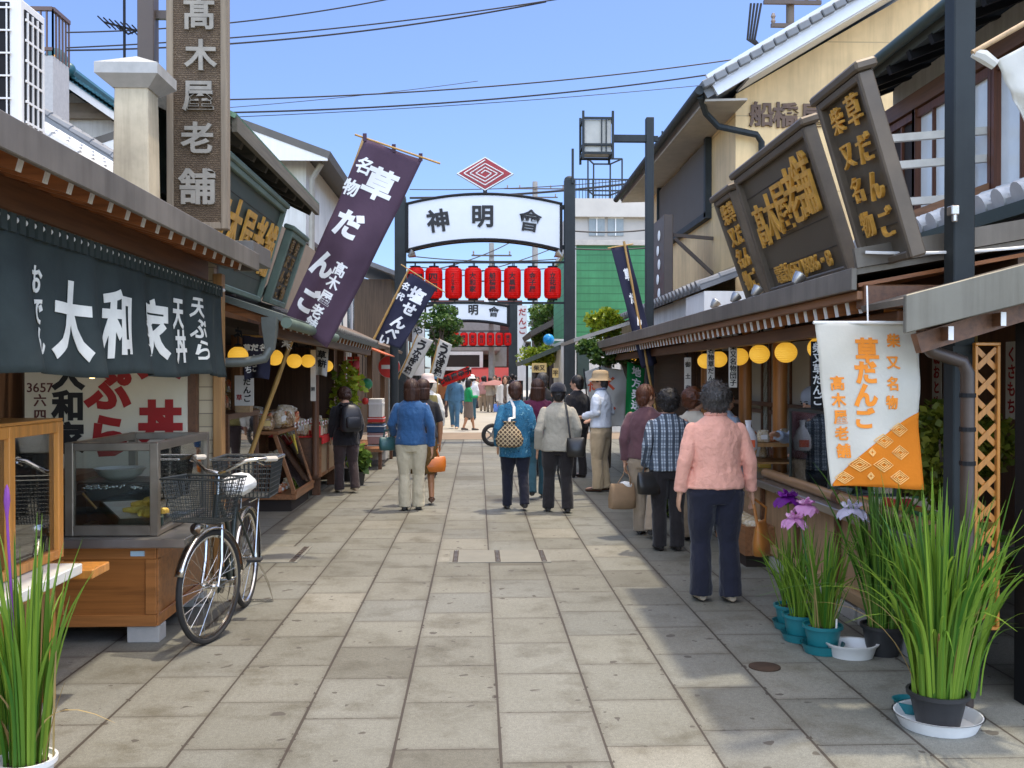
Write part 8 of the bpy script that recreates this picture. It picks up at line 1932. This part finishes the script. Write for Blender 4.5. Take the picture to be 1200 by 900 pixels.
P_WCAR = far('woman in an open white cardigan coming toward the camera', 592, 503, 176, H=1.60, top=C_SKT2, hem=.8, bottom='trousers', bot=C_BRT, vest=None, hair='bob', hairm=H_BRN, facing_seen=True, legs=walkR)
far('person in a white sun hat behind the woman in green', 553, 492, 10, H=1.62, top=C_WHT, hem=.8, bottom='trousers', bot=C_JEAN, hat=('bucket', WHITE_H))
far('person in a dark top at the left edge of the far crowd', 497, 487, 20, H=1.6, top=C_DKJ, hem=.8, bottom='trousers', bot=C_BLK)
far('person in a pale top beside the white awning pole far away', 543, 485, 0, H=1.58, top=C_WCAR, hem=.8, bottom='trousers', bot=C_DENIM)
far('person in black standing under the right red awning', 596, 478, 0, H=1.6, top=C_DKJ, hem=.8, bottom='trousers', bot=C_BLK)
far('person in grey standing under the left red awning', 585, 479, 30, H=1.55, top=C_GREY, hem=.8, bottom='trousers', bot=C_BLK)
rng = random.Random(77)
tops = [C_CRM, C_DKJ, C_ROSE, C_WHT, C_GREY, C_BRNJ, C_WCAR, C_PURP]; tn = ['cream', 'black', 'rose', 'pale blue', 'grey', 'brown', 'white', 'plum']
for i, (px, py, ti) in enumerate(((538, 481, 1), (556, 480, 6), (548, 479, 4), (560, 478, 5), (604, 479, 3), (505, 483, 0), (526, 480, 7), (592, 478, 2), (580, 479, 6), (515, 479, 1), (545, 477, 3), (568, 477, 1), (532, 478, 7), (574, 478, 4), (600, 482, 1), (552, 483, 2), (540, 476, 5), (584, 481, 0))):
    far('small figure in a %s top in the far crowd%s' % (tn[ti], (', nearer the left trees' if px < 530 else ', close to the middle' if px < 570 else ', toward the right awning')), px, py, rng.choice((0, 180, 20, 160)), H=rng.uniform(1.52, 1.7), top=tops[ti], hem=.78, bottom='trousers', bot=rng.choice((C_BLK, C_NAVY, C_TAUPE, C_BRT)), legs=rng.choice((walkL, walkR)), hair=rng.choice(('short', 'bob')), group='distant figures in the far crowd')
# shop assistant
q = PY(938, 500, 8.3)
P_SHOP = person('shop assistant in a grey blue smock and kerchief reaching out a bag', q.x + .12, 8.25, 118, 1.50, 1.0, C_SMOCK, .70, bottom='trousers', bot=C_DENIM, hair='short', hat=('kerchief', plain('grey_kerchief', (.34, .37, .42), .9, 0, .1)), vox=.0105, turn=-6, nod=.8, facing_seen=True, arms=(((-.2, .08, 1.08), (-.1, .28, 1.02)), ((.2, .14, 1.10), (.08, .40, 1.16))))
# white cardigan worn open by the far woman is a jacket of her own
b = MB()
for s in (-1, 1): b.loft([((s * .10, .0, z), (hw, 0, 0), (0, .14, 0)) for z, hw in ((.72, .105), (.9, .09), (1.1, .09), (1.28, .08), (1.34, .04))], 14); b.tube([(s * .15, 0, 1.29), (s * .22, -.03, 1.03), (s * .228, .03, .82)], [.07, .06, .05], 10)
remesh(b, 'cardigan', C_WCAR, .02, P_WCAR, 2)
# ================================================================== bags, backpack, parasol, scooter
def handbag(label, c, w_, h, d, mat, rz=0, strap=None, name='handbag', flare=1.1, shape=2.6):
    """c: middle of the bag's bottom; strap: list of points the strap follows"""
    c = V(c); M = Matrix.Rotation(R(rz), 3, 'Z'); T = thing(name, label, 'bag', c)
    b = MB(); b.loft([(c + Z3 * z * h, M @ V((w_ / 2 * a, 0, 0)), M @ V((0, d / 2 * e, 0))) for z, a, e in ((0, .86, .8), (.04, 1.0, 1.0), (.4, 1.02 * flare ** .5, 1.0), (.8, flare * .97, .62), (.97, flare * .92, .25), (1.0, flare * .88, .12))], 24, p=shape); o = b.build('body', mat, T, smooth=True, angle=60)
    push(o.data, lambda q: .006 * noise.noise(q * 14 + c))
    if strap:
        b = MB(); b.tube(strap, .011, 8, flat=.5); b.build('strap', mat, T, smooth=True)
    return T
M_TAN = plain('tan_leather', (.42, .155, .03), .38, 0, .15, 10); M_ORB = plain('orange_leather', (.52, .14, .015), .35, 0, .12, 8); M_BLKL = plain('black_leather', (.02, .019, .018), .35, 0, .2); M_TEALB = plain('teal_leather', (.03, .10, .10), .4); M_TOTE = plain('tan_tote', (.26, .17, .095), .8, 0, .1, 20)
h_ = pw(P_PINK, (.29, .04, .76))
c = h_ + V((.075, .02, -.42)); handbag('glossy tan leather handbag hanging from the pink jacketed woman', c, .24, .24, .11, M_TAN, 62, [c + V((-.04, -.05, .2)), c + V((-.06, -.04, .33)), h_ + V((0, -.005, -.01)), h_ + V((.02, .02, -.02)), c + V((.05, .05, .33)), c + V((.04, .05, .2))])
h_ = pw(P_PLAID, (-.225, .07, .80)); h_ = V(PY(761, 560, P_PLAID.location.y + .02)); c = V(PY(762, 579, P_PLAID.location.y - .06)); handbag('black leather handbag carried beside the plaid shirt', c - V((0, 0, .0)), .24, .20, .10, M_BLKL, 15, [c + V((-.07, 0, .17)), c + V((-.05, .0, .27)), pw(P_PLAID, (-.225, .07, .79)), c + V((.02, .01, .27)), c + V((.06, 0, .17))])
c = V(PY(729, 596, P_PLUM.location.y - .05)); hh_ = pw(P_PLUM, (-.225, -.01, .74)); handbag('tan shopping bag with a white packet held by the plum knit woman', c, .27, .25, .13, M_TOTE, 20, [c + V((-.06, 0, .22)), c + V((.01, 0, .33)), hh_, c + V((.08, 0, .3)), c + V((.08, 0, .22))], 'shopping_bag', 1.0, 4)
b = MB(); b.ell(c + V((.03, .01, .225)), (.07, .025, .045)); tag(b.build('packet', M_WHITE, None, smooth=True), 'white packet sticking out of the tan shopping bag', 'packet')
# drawstring bag of the tunic woman
def m_bagpat():
    t = NT('patterned_bag'); co = t.co(rot=(0, 0, 0)); sp = t.n('SeparateXYZ'); t.l(co, sp.inputs[0])
    a = t.math('SINE', t.math('MULTIPLY', t.math('ADD', sp.outputs[0], sp.outputs[2]), 62)); c = t.math('SINE', t.math('MULTIPLY', t.math('SUBTRACT', sp.outputs[0], sp.outputs[2]), 62))
    k = t.math('MULTIPLY', a, c); t.col(t.ramp(t.math('MULTIPLY_ADD', k, .5, .5), [(.3, (.055, .032, .018)), (.42, (.45, .34, .19)), (.62, (.58, .46, .28)), (.72, (.10, .06, .035))])); return t.fin(.8)
q = PY(597, 524, P_TUNIC.location.y - .24); T = thing('drawstring_bag', 'brown and cream patterned drawstring bag slung on the blue tunic', 'bag', q)
b = MB(); b.loft([(q + Z3 * z, (a, 0, 0), (0, e, 0)) for z, a, e in ((0, .10, .06), (.02, .15, .09), (.09, .165, .10), (.18, .13, .085), (.25, .07, .05), (.27, .06, .045), (.30, .085, .05))], 26); b.build('pouch', m_bagpat(), T, smooth=True)
b = MB(); s0 = pw(P_TUNIC, (-.03, -.12, 1.28)); b.tube([q + Z3 * .26, q + V((.0, .02, .33)), s0 + V((0, -.03, -.12)), s0, pw(P_TUNIC, (-.06, -.03, 1.38))], .018, 8, flat=.4); b.build('strap', M_WHITE, T, smooth=True)
# black shoulder bag
q = pw(P_GREY, (.20, -.19, .70)); sh_ = pw(P_GREY, (.10, -.135, 1.24)); handbag('black shoulder bag hanging on a long strap from the grey jacket', q, .20, .22, .10, M_BLKL, -8, [q + V((-.06, 0, .19)), q + V((-.07, .0, .27)), sh_, pw(P_GREY, (.085, -.06, 1.36)), pw(P_GREY, (.08, .06, 1.35))], 'shoulder_bag')
b = MB(); g = pw(P_GREY, (.0, -.02, .0)); a = pw(P_GREY, (.02, .12, .75)); tag(MB().tube([a, a + V((-.01, .02, -.25)), a + V((.04, 0, -.48)), a + V((.055, 0, -.52))], .012, 7).build('umbrella', M_BLKL, None, smooth=True), 'thin folded umbrella hanging in front of the grey jacket', 'umbrella')
# teal bag, orange bag
q = pw(P_BLUE, (-.30, .12, .72)); e_ = pw(P_BLUE, (-.24, .10, .98)); handbag('small teal leather handbag on the arm of the royal blue jacket', q, .19, .16, .10, M_TEALB, 25, [q + V((-.05, 0, .13)), q + V((-.03, 0, .24)), e_, q + V((.06, 0, .24)), q + V((.05, 0, .13))])
q = PY(508, 553, P_TAN.location.y - .06); hh_ = pw(P_TAN, (.21, .07, .74)); handbag('bright orange leather handbag held by the woman in the print skirt', q, .29, .19, .13, M_ORB, 12, [q + V((-.07, 0, .17)), q + V((-.06, 0, .26)), hh_ + V((.0, 0, .02)), q + V((.04, 0, .26)), q + V((.07, 0, .17))])
# backpack
c = pw(P_PACK, (0, -.215, .93)); M = Matrix.Rotation(P_PACK.rotation_euler.z, 3, 'Z'); T = thing('backpack', 'black backpack on the person at the sweets stall', 'backpack', c)
b = MB(); b.loft([(c + Z3 * z + M @ V((0, .025 * z / .36, 0)), M @ V((.145 * a, 0, 0)), M @ V((0, .095 * e, 0))) for z, a, e in ((0, .8, .8), (.03, 1, 1), (.2, 1.0, 1.05), (.30, .9, .85), (.355, .6, .5), (.37, .3, .25))], 22, p=3); o = b.build('body', plain('black_nylon', (.018, .019, .024), .45, 0, .2, 12), T, smooth=True)
push(o.data, lambda q: .008 * noise.noise(q * 16))
b = MB(); b.loft([(c + Z3 * (.05 + z) + M @ V((0, -.10, 0)), M @ V((.10 * a, 0, 0)), M @ V((0, .035 * e, 0))) for z, a, e in ((0, .85, .7), (.02, 1, 1), (.12, 1, 1), (.15, .9, .6))], 16, p=3); b.build('pocket', MATS['black_nylon'], T, smooth=True)
for s in (-1, 1): b = MB(); b.tube([c + M @ V((s * .09, .02, .34)), pw(P_PACK, (s * .10, -.06, 1.335)), pw(P_PACK, (s * .115, .10, 1.26)), pw(P_PACK, (s * .13, .16, 1.1)), pw(P_PACK, (s * .16, .02, .95)), c + M @ V((s * .13, .03, .05))], .018, 7, flat=.45); b.build('strap', MATS['black_nylon'], T, smooth=True)
b = MB(); b.tube([c + M @ V((-.03, 0, .37)), c + M @ V((0, -.01, .41)), c + M @ V((.03, 0, .37))], .008, 6); b.build('grab_loop', MATS['black_nylon'], T)
# white carrier bag handed over the counter
q = PY(877, 528, 8.0); T = thing('carrier_bag', 'white plastic carrier bag with red print held out over the right counter', 'bag', q)
b = MB(); b.loft([(q + Z3 * z, (a, 0, 0), (0, e, 0)) for z, a, e in ((0, .06, .035), (.02, .075, .05), (.1, .075, .045), (.17, .045, .025), (.2, .02, .012), (.25, .03, .012))], 18); b.build('body', plain('thin_white_plastic', (.75, .72, .70), .25), T, smooth=True); b = MB(); b.bb(q + V((-.04, -.056, .03)), q + V((.04, -.05, .09))); b.build('red_print', plain('red_orange_print', (.75, .12, .04), .4), T)
# parasol
q = pw(P_PARA, (-.1, .2, 1.15)); T = thing('parasol', 'dusky pink parasol above the far crowd', 'parasol', q); tp = PY(580, 446, P_PARA.location.y)
b = MB(); b.lathe([(.62, -.20), (.5, -.10), (.28, -.02), (.0, .03), (.0, .02), (.28, -.03), (.5, -.11), (.61, -.205)], tp, 16); b.build('canopy', plain('dusky_pink_cloth', (.36, .16, .14), .8), T, smooth=True); b = MB(); b.cyl(q, tp, .01, n=6); b.build('stick', M_BLACK, T)
q = pw(P_GREEN, (-.16, .05, .92)); handbag('olive shoulder bag on the woman in the green cardigan', q, .22, .17, .10, plain('olive_canvas', (.17, .14, .08), .7), -70, [q + Z3 * .14, pw(P_GREEN, (-.1, 0, 1.34))], 'shoulder_bag')
q = pw(P_WCAR, (.24, .02, .52)); handbag('blue carrier bag held by the woman in the white cardigan', q, .22, .24, .08, plain('blue_plastic', (.10, .22, .60), .4), 0, [q + Z3 * .2, pw(P_WCAR, (.228, .03, .78))], 'carrier_bag', 1.0, 4)
q = pw(P_DENIM, (.20, -.02, .82)); handbag('dark bag slung across the man in denim', q, .22, .20, .1, M_BLKL, 0, [q + Z3 * .17, pw(P_DENIM, (.06, .14, 1.15)), pw(P_DENIM, (-.1, .03, 1.36))], 'shoulder_bag')
# motor scooter behind the blue tunic
q = PZ(577, 523); T = thing('motorcycle', 'small motorcycle half hidden behind the woman in the blue tunic', 'motorcycle', (q.x + .5, q.y, 0)); c0 = V((q.x, q.y, .26)); c1 = c0 + V((1.15, .35, 0)); d = (c1 - c0).normalized()
for c_ in (c0, c1):
    n_ = d.cross(Z3).normalized(); M = Matrix((d, Z3, n_)).transposed(); b = MB(); b.tube([c_ + M @ V((.21 * math.cos(a), .21 * math.sin(a), 0)) for a in [2 * math.pi * i / 28 for i in range(28)]], .05, 8, closed=True); wt = b.build('wheel', M_RUB, T, smooth=True)
    b = MB(); b.cyl(c_ - n_ * .04, c_ + n_ * .04, .05, n=12)
    for i in range(5): a = i * 1.257; b.bar(c_, c_ + M @ V((.17 * math.cos(a), .17 * math.sin(a), 0)), .04, .03)
    b.build('rim', M_STEEL, wt)
b = MB(); b.loft([(c0.lerp(c1, t_) + Z3 * z, n_ * hw, Z3 * hz) for t_, z, hw, hz in ((.22, .12, .04, .05), (.35, .22, .12, .08), (.55, .30, .13, .12), (.9, .38, .12, .12), (1.12, .36, .05, .06))], 16); b.build('body', plain('dark_red_enamel', (.12, .02, .02), .25), T, smooth=True)
b = MB(); b.loft([(c0.lerp(c1, t_) + Z3 * .5, n_ * .11, Z3 * .04) for t_ in (.5, .75, 1.05)], 12); b.build('seat', M_RUB, T, smooth=True)
b = MB(); b.tube([c0, c0 + d * .12 + Z3 * .4, c0 + d * .2 + Z3 * .68], .03, 8); b.tube([c0 + d * .2 + Z3 * .70 - n_ * .3, c0 + d * .18 + Z3 * .70, c0 + d * .2 + Z3 * .70 + n_ * .3], .014, 7); b.build('fork', M_STEEL, T, smooth=True)
# pocket-sized leftovers
bpy.data.scenes.remove(LAB)
